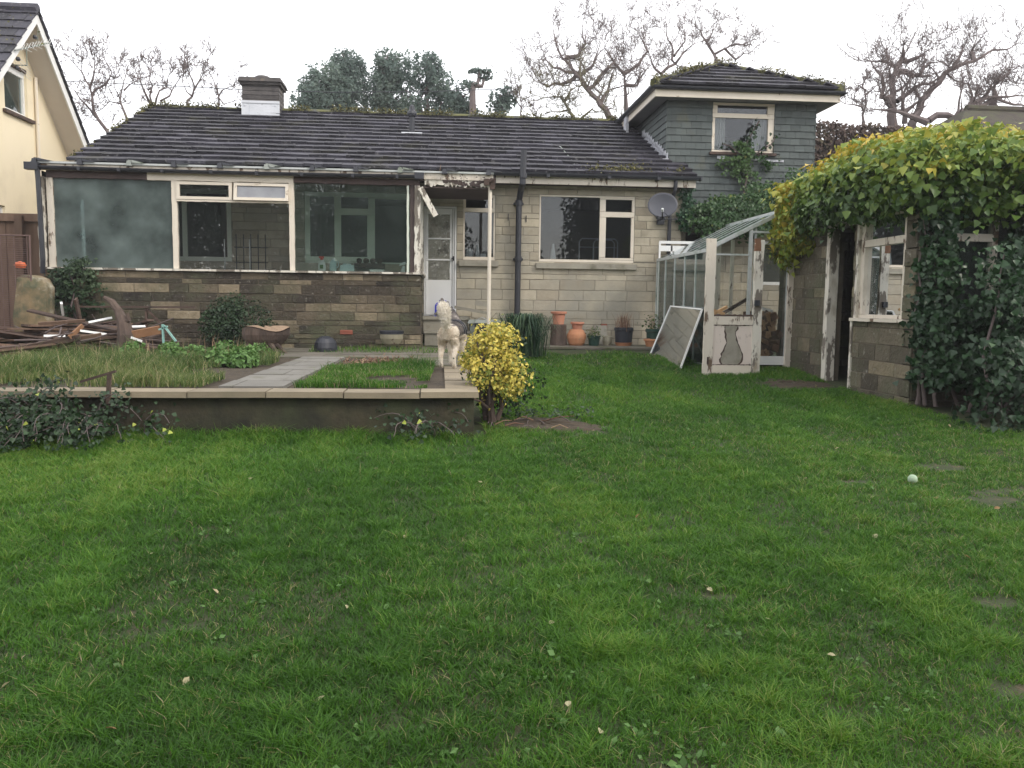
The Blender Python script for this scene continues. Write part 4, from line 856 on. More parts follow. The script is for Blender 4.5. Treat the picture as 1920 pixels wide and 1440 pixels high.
# big fallen stump on terrace
sp_ = empty('tree_stump', (-2.62, 12.55, .74), 'large dark cut tree stump on the terrace beside the round bush', 'stump')
mb = MB(); rn = random.Random(14)
c = Vector((-2.62, 12.55, .74)); n = 22; prof = [(.20, 0), (.24, .05), (.25, .12), (.32, .2), (.35, .27), (.35, .35)]
b = len(mb.v); ws = [1+.10*math.sin(2*a*2*PI/n+1)+.08*math.sin(5*a*2*PI/n)+rn.uniform(-.05, .05) for a in range(n)]
for i, (R_, z) in enumerate(prof):
    for j in range(n): a = 2*PI*j/n; mb.v.append((c.x+R_*ws[j]*.86*math.cos(a)+(.10*z), c.y+R_*ws[j]*.8*math.sin(a), c.z+z+(.04*math.sin(2*a) if i == len(prof)-1 else 0)))
for i in range(len(prof)-1):
    for j in range(n): mb.f.append([b+i*n+j, b+i*n+(j+1) % n, b+(i+1)*n+(j+1) % n, b+(i+1)*n+j]); mb.r.append(.5); mb.m.append(0)
top = [mb.v[b+(len(prof)-1)*n+j] for j in range(n)]
mb.build('trunk', 'stump_wood', sp_)
mb = MB(); cen = Vector((c.x+.035, c.y, c.z+.37)); vs = [cen]+[Vector(t).lerp(cen, .02)+Vector((0, 0, .012)) for t in top]+[Vector(t).lerp(cen, .45)+Vector((0, 0, .02+rn.uniform(-.015, .03))) for t in top]
mb.add(vs, [(1+j, 1+(j+1) % n, 1+n+(j+1) % n, 1+n+j) for j in range(n)]+[(1+n+j, 1+n+(j+1) % n, 0) for j in range(n)], .5); mb.build('cut_face', 'stump_top', sp_)
mb = MB()
for (a, l) in ((5.4, .3), (4.6, .22), (3.6, .2), (5.9, .25)): mb.tube([(c.x+.15*math.cos(a), c.y+.12*math.sin(a), .92), (c.x+(.15+l*.6)*math.cos(a), c.y+(.12+l*.5)*math.sin(a), .80), (c.x+(.15+l)*math.cos(a), c.y+(.12+l)*math.sin(a), .735)], [.05, .03, .015], 7)
mb.build('root', 'stump_wood', sp_)

# ------------------------------------------------------------ greenhouse
gh = empty('greenhouse', (4.6, 13.4, .6), 'old lean-to greenhouse with thin aluminium glazing bars', 'greenhouse')
GX0, GX1, GY0, GY1, GE, GR = 3.97, 5.22, 12.15, 15.05, 2.34, 2.97
GF = .56
def roofz(x): return GE+(x-GX0)/(GX1-GX0)*(GR-GE)
mb = MB()
for i in range(6):
    y = GY0+(GY1-GY0)*i/5; mb.beam((GX0, y, GF), (GX0, y, GE), .022, .03, .5)
mb.beam((GX0, GY0, GE), (GX0, GY1, GE), .035, .05, .5); mb.beam((GX0, GY0, GF+.04), (GX0, GY1, GF+.04), .05, .08, .5)
mb.build('side_frame', 'alu', gh)
mb = MB()
for i in range(8):
    y = GY0+(GY1-GY0)*i/7; mb.beam((GX0, y, GE), (GX1, y, GR), .024, .034, .5)
mb.beam((GX0-.02, GY0-.01, GE+.01), (GX1, GY0-.01, GR+.02), .04, .05, .5); mb.beam((GX1, GY0, GR), (GX1, GY1, GR), .05, .06, .5)
mb.build('roof_frame', 'alu', gh)
mb = MB(); zc = 2.62
mb.beam((GX0, GY0, GF), (GX0, GY0, GE), .03, .035, .5); mb.beam((GX1, GY0, GF), (GX1, GY0, GR), .045, .05, .5)
mb.beam((4.62, GY0, GF), (4.62, GY0, roofz(4.62)), .05, .04, .5); mb.beam((4.70, GY0+.03, GF), (4.70, GY0+.03, roofz(4.7)), .03, .03, .5)
mb.beam((4.62, GY0, zc), (GX1, GY0, zc), .03, .03, .5); mb.beam((GX0, GY0, 2.28), (4.62, GY0, 2.28), .025, .025, .5)
mb.build('front_frame', 'alu', gh)
mb = MB(); mb.beam((4.42, GY0+.9, GF), (4.42, GY0+.9, 2.5), .11, .03, .5); mb.beam((4.56, GY0+.6, GF), (4.56, GY0+.6, 2.55), .05, .03, .5); mb.build('inner_post', 'peeling_paint', gh)
mb = MB(); mb.beam((4.75, GY0-.01, .70), (GX1, GY0-.01, .70), .05, .13, .5); mb.build('bottom_board', 'white_paint', gh)
mb = MB(); mb.beam((GX1+.02, GY0-.06, .55), (GX1+.03, GY0-.06, 2.72), .10, .06, .5); mb.build('end_post', 'peeling_paint', gh)
# back end frame
mb = MB(); mb.beam((GX0, GY1-.1, 2.66), (4.75, GY1-.1, 2.66), .03, .05, .5); mb.beam((GX0+.01, GY1-.1, .8), (GX0+.01, GY1-.1, 2.66), .03, .035, .5); mb.beam((GX0, GY1-.1, 2.55), (4.7, GY1-.1, 2.55), .03, .10, .5); mb.beam((4.20, GY1-.1, 2.3), (4.20, GY1-.1, 2.6), .03, .03, .5); mb.build('end_frame', 'white_paint', gh)
for i in range(5):
    ya = GY0+(GY1-GY0)*i/5+.012; yb = GY0+(GY1-GY0)*(i+1)/5-.012
    mb = MB(); mb.box(GX0-.002, GX0+.002, ya, yb, GF+.08, GE-.02, .5); mb.build('pane', 'glass_green', gh)
for i in range(7):
    ya = GY0+(GY1-GY0)*i/7+.013; yb = GY0+(GY1-GY0)*(i+1)/7-.013
    mb = MB(); mb.add([(GX0, ya, GE+.012), (GX1, ya, GR+.012), (GX1, yb, GR+.012), (GX0, yb, GE+.012), (GX0, ya, GE+.016), (GX1, ya, GR+.016), (GX1, yb, GR+.016), (GX0, yb, GE+.016)], [(0, 3, 2, 1), (4, 5, 6, 7), (0, 1, 5, 4), (1, 2, 6, 5), (2, 3, 7, 6), (3, 0, 4, 7)], .5); mb.build('pane', 'glass_green', gh)
mb = MB(); x0, x1 = 4.72, GX1-.03; mb.add([(x0, GY0, .78), (x1, GY0, .78), (x1, GY0, zc-.02), (x0, GY0, zc-.02), (x0, GY0+.004, .78), (x1, GY0+.004, .78), (x1, GY0+.004, zc-.02), (x0, GY0+.004, zc-.02)], [(0, 1, 2, 3), (7, 6, 5, 4), (0, 4, 5, 1), (1, 5, 6, 2), (2, 6, 7, 3), (3, 7, 4, 0)], .5); mb.build('pane', 'glass_clear', gh)
mb = MB(); mb.add([(x0, GY0, zc+.02), (x1, GY0, zc+.02), (x1, GY0, GR-.05), (x0, GY0, roofz(x0)-.03), (x0, GY0+.004, zc+.02), (x1, GY0+.004, zc+.02), (x1, GY0+.004, GR-.05), (x0, GY0+.004, roofz(x0)-.03)], [(0, 1, 2, 3), (7, 6, 5, 4), (0, 4, 5, 1), (1, 5, 6, 2), (2, 6, 7, 3), (3, 7, 4, 0)], .5); mb.build('pane', 'glass_dirty', gh)
mb = MB(); mb.add([(4.0, GY0, .62), (4.58, GY0, .62), (4.58, GY0, 2.26), (4.0, GY0, 2.26), (4.0, GY0+.004, .62), (4.58, GY0+.004, .62), (4.58, GY0+.004, 2.26), (4.0, GY0+.004, 2.26)], [(0, 1, 2, 3), (7, 6, 5, 4), (0, 4, 5, 1), (1, 5, 6, 2), (2, 6, 7, 3), (3, 7, 4, 0)], .5); mb.build('pane', 'glass_clear', gh)
# dark things inside
mb = MB(); mb.box(4.1, 4.42, 13.2, 13.7, .6, 1.42, .5); mb.box(4.07, 4.45, 13.15, 13.75, 1.42, 1.46, .5); mb.build('potting_bench', 'old_wood', loc=(4.2, 13.5, .6), label='dark wooden bench inside the greenhouse behind the old door', cat='bench')
mb = MB(); mb.lathe((4.33, 13.35, 1.46), [(.06, 0), (.075, .12), (.08, .13), (.06, .15), (0, .14)], 12); mb.build('plant_pot', 'green_plastic', loc=(4.33, 13.35, 1.46), label='dark green pot on the bench inside the greenhouse', cat='plant pot')
# firewood
rn = random.Random(41)
def logmesh(seed):
    r0 = random.Random(seed); mb = MB(); k = r0.choice((3, 4, 4, 5)); R_ = r0.uniform(.055, .085); L_ = r0.uniform(.28, .36)
    an = sorted(r0.uniform(0, 2*PI) for _ in range(k)); an = [2*PI*i/k+r0.uniform(-.25, .25) for i in range(k)]
    ring = [(R_*r0.uniform(.75, 1.1)*math.cos(a), R_*r0.uniform(.75, 1.1)*math.sin(a)) for a in an]
    vs = [(p[0], -L_/2, p[1]) for p in ring]+[(p[0]*r0.uniform(.9, 1.05), L_/2, p[1]) for p in ring]
    fs = [tuple(range(k)), tuple(range(2*k-1, k-1, -1))]+[(i, i+k, (i+1) % k+k, (i+1) % k) for i in range(k)]
    mb.add(vs, fs[:1], r0.uniform(.35, .95)); mb.add(vs, fs[1:], r0.uniform(0, .6)); return mb
protos = []
GLOG = 'firewood stacked in the greenhouse'
row = 0; z = .80; cnt = 0
while z < 1.42:
    x = 4.74+(row % 2)*.06
    while x < 5.16:
        if cnt < 8:
            o = logmesh(cnt).build('split_log', 'log_wood', loc=(0, 0, 0), label='rough split firewood log in the greenhouse stack', cat='log', group=GLOG); protos.append(o)
        else:
            o = protos[rn.randrange(8)].copy(); COL.objects.link(o)
        o.location = (x, 12.42+rn.uniform(-.06, .05), z+rn.uniform(-.015, .015)); o.rotation_euler = (rn.uniform(-.12, .12), rn.uniform(0, 6.28), rn.uniform(-.5, .5)); cnt += 1; x += rn.uniform(.085, .13)
    z += .095; row += 1
mb = MB(); mb.box(4.70, 5.2, 12.25, 12.6, .68, .73, .5); mb.build('wooden_pallet', 'old_wood', loc=(4.95, 12.4, .6), label='low wooden board under the firewood stack', cat='pallet')
for k, (p, q, m_) in enumerate((((4.74, 12.3, 1.05), (4.98, 12.3, 1.45), 'old_wood'), ((4.86, 12.4, 1.50), (5.08, 12.35, 1.44), 'white_paint'), ((4.3, 12.35, 1.40), (4.72, 12.5, 1.62), 'old_wood'))):
    mb = MB(); mb.beam(p, q, .03, .05, .8); mb.build('offcut', m_, loc=p, label=('dark offcut standing against the front of the firewood', 'short white painted offcut on top of the firewood', 'long dark offcut poking out beside the greenhouse mullion')[k], cat='offcut')

# old half-glazed door standing in front
od = empty('old_door', (4.07, 11.3, .53), 'tall peeling white door frame with boarded bottom standing on the grass', 'door', rz=0)
Dm = YM(11.3)
mb = MB(); jag(mb, Dm, 3.735, .455, 2.44, .125, -.025, .025, 51, 18, .008); mb.build('stile', 'peeling_paint', od)
mb = MB(); jag(mb, Dm, 4.425, .47, 2.43, .115, -.025, .025, 52, 18, .010); mb.build('stile', 'peeling_more', od)
mb = MB(); jaghor(mb, Dm, 3.80, 4.367, 1.25, 1.37, -.022, .022, 53, 14, .008); mb.build('rail', 'peeling_paint', od)
mb = MB(); jaghor(mb, Dm, 3.80, 4.367, .465, .68, -.022, .022, 54, 14, .006); mb.build('rail', 'cream_paint', od)
pm('panel_paint', (.66, .57, .50), (.72, .63, .56), 2, (.26, .24, .21), 3.2, .62, .015, .7, .4, 30, stretch=(1.7, 1, .8), c4=(.16, .12, .09), s4=6, th4=.70)
mb = MB(); mb.bx(Dm, 3.80, 4.367, .68, 1.25, -.01, .008, .5); dpn = mb.build('panel', 'panel_paint', od)
rn = random.Random(77); mb = MB(); cx = 4.06
ptsL = []; ptsR = []
for i in range(15):
    f = i/14; z = .695+.54*f; wdt = (.135 if f < .25 else .135-.09*math.sin((f-.25)/.75*PI*.85)) if f < 1 else .07
    wdt = .06+.085*math.exp(-((f-.18)/.26)**2)+.05*max(0, f-.75)*2; cxx = cx+.02*math.sin(f*5)+.02*f
    ptsL.append((cxx-wdt+rn.uniform(-.012, .012), z)); ptsR.append((cxx+wdt+rn.uniform(-.012, .012), z))
vs = []; fs = []
for (l, r) in zip(ptsL, ptsR): vs += [Dm(l[0], l[1], .009), Dm(r[0], r[1], .009), Dm(r[0], r[1], .0125), Dm(l[0], l[1], .0125)]
for i in range(14):
    b = 4*i; fs += [(b+3, b+2, b+6, b+7), (b, b+3, b+7, b+4), (b+1, b+5, b+6, b+2)]
mb.add(vs, fs, .5); mb.build('bare_patch', 'concrete', dpn)
mb = MB(); vs = []; rn = random.Random(5)
for (l, r) in zip(ptsL, ptsR):
    a, b = l[0]-rn.uniform(.008, .030), r[0]+rn.uniform(.008, .030); vs += [Dm(a, l[1]-.004, .0082), Dm(b, r[1]-.004, .0082), Dm(b, r[1]-.004, .0105), Dm(a, l[1]-.004, .0105)]
mb.add(vs, fs, .5); mb.build('paint_edge', 'old_wood', dpn)
mb = MB(); jaghor(mb, Dm, 3.805, 4.365, 1.355, 1.395, -.02, .018, 59, 26, .02); mb.build('split_wood', 'old_wood', od)
for (a0, a1, z, sd_) in ((3.80, 4.367, 1.238, 71), (3.80, 4.367, .685, 72)):
    mb = MB(); jaghor(mb, Dm, a0, a1, z, z+.012, .008, .014, sd_, 26, .008); mb.build('open_joint', 'old_wood', dpn)
mb = MB(); mb.bx(Dm, 3.72, 3.745, .70, .80, .026, .034, .3); mb.build('hinge', 'old_wood', od)
mb = MB(); mb.bx(Dm, 4.37, 4.44, 1.52, 1.60, .026, .06, .3); mb.build('latch', 'gutter_black', od)
mb = MB(); jag(mb, Dm, 4.395, 2.28, 2.45, .07, -.024, .03, 60, 5, .01); mb.build('splintered_top', 'brick_red' if False else 'log_wood', od)
for k, (p, q) in enumerate((((3.83, 11.4, 1.40), (4.06, 11.5, 1.50)), ((3.81, 11.42, 1.46), (4.0, 11.42, 1.40)))):
    mb = MB(); mb.beam(p, q, .03, .04, .95); mb.build('offcut', 'log_wood', loc=p, label=('pale splintered offcut behind the rail of the old door', 'darker splintered offcut crossed below the pale one behind the old door')[k], cat='offcut')

# leaning glass panel
gp_ = empty('glass_panel', (3.5, 12.75, .55), 'framed glass panel leaning sideways against the greenhouse', 'glass panel')
A = Vector((3.50, 11.85, .545)); B = Vector((3.50, 13.6, .66)); Cc = Vector((3.88, 13.75, 1.50)); Dd = Vector((3.86, 12.0, 1.46))
nrmv = (B-A).cross(Dd-A).normalized()
mb = MB()
for (p, q) in ((A, B), (B, Cc), (Cc, Dd), (Dd, A)): mb.beam(p, q, .022, .026, .5, up=nrmv)
mb.build('frame', 'white_paint', gp_)
mb = MB(); o1 = nrmv*.003; mb.add([A-o1, B-o1, Cc-o1, Dd-o1, A+o1, B+o1, Cc+o1, Dd+o1], [(0, 3, 2, 1), (4, 5, 6, 7), (0, 1, 5, 4), (1, 2, 6, 5), (2, 3, 7, 6), (3, 0, 4, 7)], .5); mb.build('pane', 'glass_mirror', gp_)

# ------------------------------------------------------------ garden outbuilding
ob = empty('outbuilding', (7.0, 10.6, .5), 'stone garden outbuilding overgrown with ivy, open doorway and rotting window frames', 'outbuilding')
OX, OY0, OY1, OZ = 5.28, 8.85, 12.6, 2.75
Om = XM(OX); Of = YM(OY0)
oh = [(10.27, 10.95, .4, 2.56), (9.10, 10.13, 1.38, 2.66)]
stonewall(Om, OY0, OY1, .3, OZ, oh, 61, ['stone_shed', 'mortar_dark'], ob, T=.2, hs=(.14, .17, .2, .2), wr=(.3, .6), pro=.013)
fh = [(5.46, 6.9, 1.38, 2.66), (7.1, 8.2, 1.38, 2.66)]
stonewall(Of, OX, 9.2, .1, OZ, fh, 62, ['stone_shed', 'mortar_dark'], ob, T=.2, hs=(.14, .17, .2, .2), wr=(.3, .6), pro=.013)
stonewall(YM(OY1-.2), OX, 9.2, .3, OZ, [], 63, ['stone_shed', 'mortar_dark'], ob, T=.2, hs=(.14, .2), wr=(.3, .6))
mb = MB(); mb.box(9.2, 9.3, OY0, OY1, .2, OZ, .5); mb.box(OX+.25, 9.2, OY0+.2, OY1-.4, .3, .42, .5); mb.box(7.6, 7.66, OY0+.2, OY1-.4, .3, OZ, .5); mb.build('partition', 'inside_dark', ob)
mb = MB(); mb.box(OX-.12, 9.3, OY0-.12, OY1+.1, OZ, OZ+.12, .5); mb.build('roof', 'old_wood', ob)
f_ = window(Om, (9.10, 10.13, 1.38, 2.66), [(9.16, 10.03, 2.35, 2.61), (9.16, 10.03, 1.43, 2.26)], ob, 'peeling_paint', 'glass_dirty', rec=-.09, fd=.08)
f2 = window(Of, (5.46, 6.9, 1.38, 2.66), [(5.52, 6.15, 2.35, 2.61), (5.52, 6.15, 1.43, 2.26), (6.22, 6.84, 1.43, 2.61)], ob, 'peeling_paint', 'glass_dirty', rec=-.09, fd=.08)
mb = MB(); jaghor(mb, Om, 8.95, 10.22, 1.34, 1.38, -.08, .06, 65, 14, .006); mb.build('window_sill', 'peeling_paint', ob)
mb = MB(); jag(mb, Om, 10.96, .42, 2.55, .10, -.11, .02, 66, 16, .012); mb.build('door_post', 'peeling_more', ob)
mb = MB(); jag(mb, Om, 10.22, .42, 1.38, .04, -.1, .03, 67, 10, .006); jag(mb, Om, 10.15, 1.38, 2.6, .05, -.08, .03, 68, 10, .01); mb.build('door_post', 'peeling_more', ob)
mb = MB(); mb.bx(Om, 10.2, 11.0, 2.56, 2.64, -.1, .03, .5); mb.build('lintel', 'peeling_more', ob)
mb = MB(); mb.bx(Om, 10.35, 10.42, .45, 1.15, -.14, -.10, .5); mb.build('loose_batten', 'old_wood', ob)
mb = MB(); mb.beam((OX-.03, 12.1, .52), (OX-.03, 12.1, 2.8), .08, .07, .5); mb.build('corner_post', 'peeling_paint', ob)
# inside
mb = MB(); mb.box(5.38, 6.3, 9.2, 9.9, 1.28, 1.34, .5); mb.build('workbench', 'old_wood', loc=(5.8, 9.5, .5), label='workbench inside the outbuilding behind the windows', cat='bench')
mb = MB(); mb.box(5.40, 5.60, 9.55, 9.95, 1.34, 1.52, .5, taper=.006); mb.build('white_crate', 'white_plastic', loc=(5.5, 9.75, 1.34), label='white box on the workbench behind the outbuilding side window', cat='box')
lt = empty('old_lantern', (5.62, 9.28, 1.34), 'white-topped rusty lantern on the workbench behind the side window', 'lantern')
mb = MB(); mb.lathe((5.62, 9.28, 1.34), [(.06, 0), (.065, .02), (.06, .16), (.05, .2)], 12); mb.build('body', 'stump_top', lt)
mb = MB(); mb.lathe((5.62, 9.28, 1.54), [(.05, 0), (.12, .03), (.10, .06), (.03, .08)], 14); mb.build('shade', 'white_plastic', lt)
mb = MB(); mb.beam((5.9, 9.6, .5), (5.9, 9.6, 2.7), .08, .04, .5); mb.build('inner_post', 'white_paint', ob)
mb = MB(); mb.lathe((5.95, 9.05, 1.40), [(.02, 0), (.14, .03), (.17, .10), (.12, .16), (.0, .17)], 12, wob=.1); mb.build('crumpled_bag', 'white_plastic', loc=(5.95, 9.05, 1.34), label='pale crumpled bag behind the ivy-framed front window', cat='bag')

# ------------------------------------------------------------ creepers and ivy
def clusterpts(rg, C, nper, sd, hang=0.):
    n = len(C); k = rg.normal(0, 1, (n, nper, 3))*np.array(sd)
    if hang: k[:, :, 2] = -np.abs(k[:, :, 2])*hang+.02
    return (C[:, None, :]+k).reshape(-1, 3)
rg = np.random.default_rng(77)
def ivy_canopy():
    o = empty('climbing_ivy', (6.6, 10.4, 2.9), 'mass of yellow-green ivy heaped over the outbuilding roof', 'ivy')
    C = []
    n = 2300; x = rg.uniform(5.0, 9.6, n); y = rg.uniform(8.45, 12.0, n)
    x = np.maximum(x, 5.05+.13*np.maximum(y-8.8, 0)+.25*rg.random(n)); lx = np.clip((x-4.95-.08*(y-8.8))/1.3, 0, 1); ly = np.clip((y-8.3)/.5, 0, 1); top = 2.85+(.64+.17*(y-9))*np.sqrt(lx*(2-lx))*np.sqrt(ly*(2-ly))+.22*(vnoise(np.stack([x, y, y*0], 1), 1.9, 4)-.5)+.1*(vnoise(np.stack([x, y, y*0], 1), 5, 9)-.5)
    C.append(np.stack([x, y, top-rg.uniform(0, .25, n)], 1))
    n = 420; y = rg.uniform(8.7, 12.0, n); C.append(np.stack([5.12-.2*rg.random(n)*np.sin((y-8.7)/3.3*PI), y, rg.uniform(2.75, 3.3, n)], 1))            # left edge
    n = 330; x = rg.uniform(5.2, 9.4, n); C.append(np.stack([x, 8.58+.12*rg.random(n), rg.uniform(2.62, 3.35, n)], 1))            # front edge
    n = 170; C.append(np.stack([5.02+rg.uniform(0, .34, n), 11.75+rg.uniform(-.25, .4, n), 2.42+.95*rg.random(n)], 1))            # hanging end
    n = 60; C.append(np.stack([5.10+rg.uniform(0, .16, n), 12.1+rg.uniform(-.1, .1, n), 2.3+.4*rg.random(n)], 1))
    n = 130; x = rg.uniform(5.2, 9.4, n); y = rg.uniform(8.6, 11.8, n); C.append(np.stack([x, y, 2.85+(.68+.13*(y-9))*np.sqrt(np.clip((x-4.95)/1.7, 0, 1)*(2-np.clip((x-4.95)/1.7, 0, 1)))+.05+.12*rg.random(n)], 1))
    C = np.concatenate(C); P = clusterpts(rg, C, 20, (.085, .085, .11), 1.)
    cen = np.array([6.6, 10.6, 2.6]); N = P-cen; N[:, 2] += 1.0
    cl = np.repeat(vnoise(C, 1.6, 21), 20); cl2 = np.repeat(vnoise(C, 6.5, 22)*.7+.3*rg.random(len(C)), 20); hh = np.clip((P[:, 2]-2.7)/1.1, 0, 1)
    rnd = .14+.36*cl+.50*cl2*(.45+.65*hh)+rg.normal(0, .12, len(P))+.20*hh+.06*np.clip((P[:, 1]-9.8)/1.5, 0, 1)  # tone rises with height: light on the canopy top put into leaf colour
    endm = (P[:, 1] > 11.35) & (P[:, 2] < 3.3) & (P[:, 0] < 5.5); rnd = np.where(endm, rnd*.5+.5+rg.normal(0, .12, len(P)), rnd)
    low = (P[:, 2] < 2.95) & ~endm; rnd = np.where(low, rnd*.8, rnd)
    leafmesh('foliage', P, N, .08, rnd, 'ivy_bright', rg, 'ivy', 1.3, .75, parent=o)
    mb = MB()
    for k in range(16):
        a = Vector((5.2, 11.95+random.Random(k).uniform(-.3, .3), 3.0)); pts = [a]
        r0 = random.Random(k+50)
        for j in range(7): a = a+Vector((r0.uniform(-.04, .05), r0.uniform(-.08, .06), -.13)); pts.append(a)
        mb.tube(pts[:r0.randint(4, 8)], [.012]*len(pts[:0])+.012 if False else .010, 5)
    mb.tube([(5.22, 11.9, 2.9), (5.15, 11.95, 2.6), (5.24, 11.98, 2.35), (5.30, 12.0, 2.05)], .018, 6)
    mb.build('stem', 'bark', o)
ivy_canopy()
def ivymass(name, label, boxes, nper, sd, size, mat, seed, hub, cat='ivy', hang=.8, stemn=0, nz=.0, parent_loc=None, rscale=1.):
    rg = np.random.default_rng(seed); o = empty(name, hub, label, cat); C = []
    for (x0, x1, y0, y1, z0, z1, n) in boxes: C.append(np.stack([rg.uniform(x0, x1, n), rg.uniform(y0, y1, n), rg.uniform(z0, z1, n)], 1))
    C = np.concatenate(C)
    if nz: C = C[vnoise(C, 2.2, seed) > nz]
    P = clusterpts(rg, C, nper, sd, hang); N = np.tile([-.25, -1., .45], (len(P), 1))
    rnd = (.55*np.repeat(vnoise(C, 2.5, seed+1), nper)+.3*rg.random(len(P))+.1)*rscale; rnd = np.where(rg.random(len(P)) < .012, 1., np.minimum(rnd, .9))
    leafmesh('foliage', P, N, size, rnd, mat, rg, 'ivy', 1., .55, parent=o)
    if stemn:
        mb = MB(); r0 = random.Random(seed)
        for k in range(stemn):
            bx_ = r0.choice(boxes); a = Vector((r0.uniform(bx_[0], bx_[1]), (bx_[2]+bx_[3])/2, hub[2]+.02)); pts = [a]
            for j in range(8): a = a+Vector((r0.uniform(-.06, .06), r0.uniform(-.03, .03), (bx_[5]-hub[2])/9)); pts.append(a)
            mb.tube(pts, [.022-.002*i for i in range(len(pts))], 6)
        mb.build('stem', 'bark', o)
    return o
ivymass('climbing_ivy', 'dark green ivy column climbing the corner of the outbuilding', [(5.34, 5.58, 8.6, 8.78, 1.3, 2.75, 115), (5.28, 5.4, 8.66, 8.85, 1.2, 2.7, 40), (5.24, 5.95, 8.4, 8.75, .75, 1.5, 150)], 20, (.06, .07, .08), .062, 'ivy_dark', 5, (5.4, 8.75, .42), stemn=5)
ivymass('ivy_thicket', 'dark tangled ivy thicket covering the front of the outbuilding', [(5.5, 7.2, 8.1, 8.75, .30, 1.30, 420), (5.9, 6.9, 7.7, 8.3, .3, .95, 130), (6.1, 7.5, 7.9, 8.7, .3, 2.45, 520), (6.3, 8.6, 8.3, 8.75, .8, 2.8, 330), (6.2, 7.2, 7.35, 8.0, .25, 1.6, 200), (5.8, 6.3, 8.5, 8.7, 1.2, 1.7, 40), (5.35, 6.3, 7.3, 8.0, .30, 1.25, 150), (5.55, 6.6, 7.6, 8.3, .9, 2.25, 190), (5.5, 6.2, 8.1, 8.7, .3, .9, 90), (6.3, 7.3, 7.4, 8.2, .3, 2.3, 160)], 17, (.10, .10, .11), .06, 'ivy_dark', 6, (6.5, 8.3, .38), stemn=22, nz=.36, rscale=.95)
ivymass('climbing_ivy', 'ivy climbing the slate-hung wall below the upstairs window', [(5.30, 6.45, 16.05, 16.14, 3.35, 4.45, 170), (5.3, 5.5, 16.05, 16.14, 3.3, 4.3, 50), (5.75, 6.05, 16.0, 16.12, 4.2, 4.72, 60), (6.15, 6.45, 16.0, 16.12, 3.6, 4.4, 60)], 10, (.05, .03, .06), .055, 'ivy_mid', 7, (5.9, 16.1, 3.3), nz=.43)
def vine(label, pts, mat, seed, hub, dens=55, size=.06, r=.012):
    rg = np.random.default_rng(seed); o = empty('ivy_tendril', hub, label, 'ivy'); mb = MB(); mb.tube(pts, r, 5); mb.build('stem', 'bark', o); P = []
    for a, b in zip(pts[:-1], pts[1:]):
        a = np.array(a); b = np.array(b); n = int(np.linalg.norm(b-a)*dens)+1; t = rg.random(n)[:, None]; P.append(a+(b-a)*t+rg.normal(0, .035, (n, 3)))
    P = np.concatenate(P); leafmesh('foliage', P, np.tile([0, -1., .2], (len(P), 1)), size, rg.random(len(P))*.7, mat, rg, 'ivy', .6, .7, parent=o)
vine('ivy shoot reaching up across the glass of the upstairs window', [(5.88, 16.08, 4.4), (5.95, 16.06, 4.7), (6.05, 16.05, 4.9), (6.18, 16.05, 5.12)], 'ivy_dark', 3, (5.9, 16.1, 4.4), 95)
vine('ivy shoot curling to the right corner of the upstairs window', [(6.05, 16.08, 4.4), (6.25, 16.06, 4.58), (6.45, 16.04, 4.68), (6.52, 16.05, 4.85)], 'ivy_dark', 4, (6.1, 16.1, 4.4), 60)
vine('short ivy shoot at the lower left corner of the upstairs window', [(5.8, 16.08, 4.5), (5.6, 16.06, 4.63), (5.46, 16.06, 4.66)], 'ivy_dark', 5, (5.8, 16.1, 4.45), 45, .045)
vine('bare-stemmed creeper on the slate wall with a few pale leaves', [(5.85, 16.06, 3.4), (5.92, 16.05, 3.7), (5.98, 16.05, 4.1), (5.95, 16.05, 4.35)], 'weed', 6, (5.85, 16.1, 3.4), 25, .06, .02)
ivymass('ivy_hedge', 'bushy ivy growing over the low roof between house and outbuilding', [(4.55, 7.6, 14.95, 15.6, 3.05, 3.42, 430), (5.2, 7.6, 15.1, 15.9, 3.35, 3.62, 200), (5.9, 7.6, 15.1, 15.9, 3.5, 3.85, 130), (4.75, 6.0, 14.85, 15.2, 2.85, 3.1, 90), (6.6, 8.4, 15.2, 15.9, 3.4, 4.15, 140)], 17, (.09, .09, .09), .055, 'ivy_mid', 8, (6.0, 15.5, 3.1), 'hedge', .7)
ivymass('climbing_ivy', 'thin ivy strand hanging at the right corner of the bungalow eaves', [(4.42, 4.60, 15.1, 15.22, 2.9, 3.75, 60)], 10, (.04, .03, .05), .055, 'ivy_house', 9, (4.5, 15.2, 2.9))
ivymass('climbing_ivy', 'dark creeper clinging to the left end of the conservatory base', [(-6.1, -5.35, 13.55, 13.7, 1.35, 1.98, 130), (-5.8, -5.5, 13.5, 13.68, 1.9, 2.15, 28), (-5.9, -5.6, 13.5, 13.7, .9, 1.4, 45)], 12, (.05, .04, .05), .045, 'bush_dark', 10, (-5.7, 13.68, .75), stemn=3)

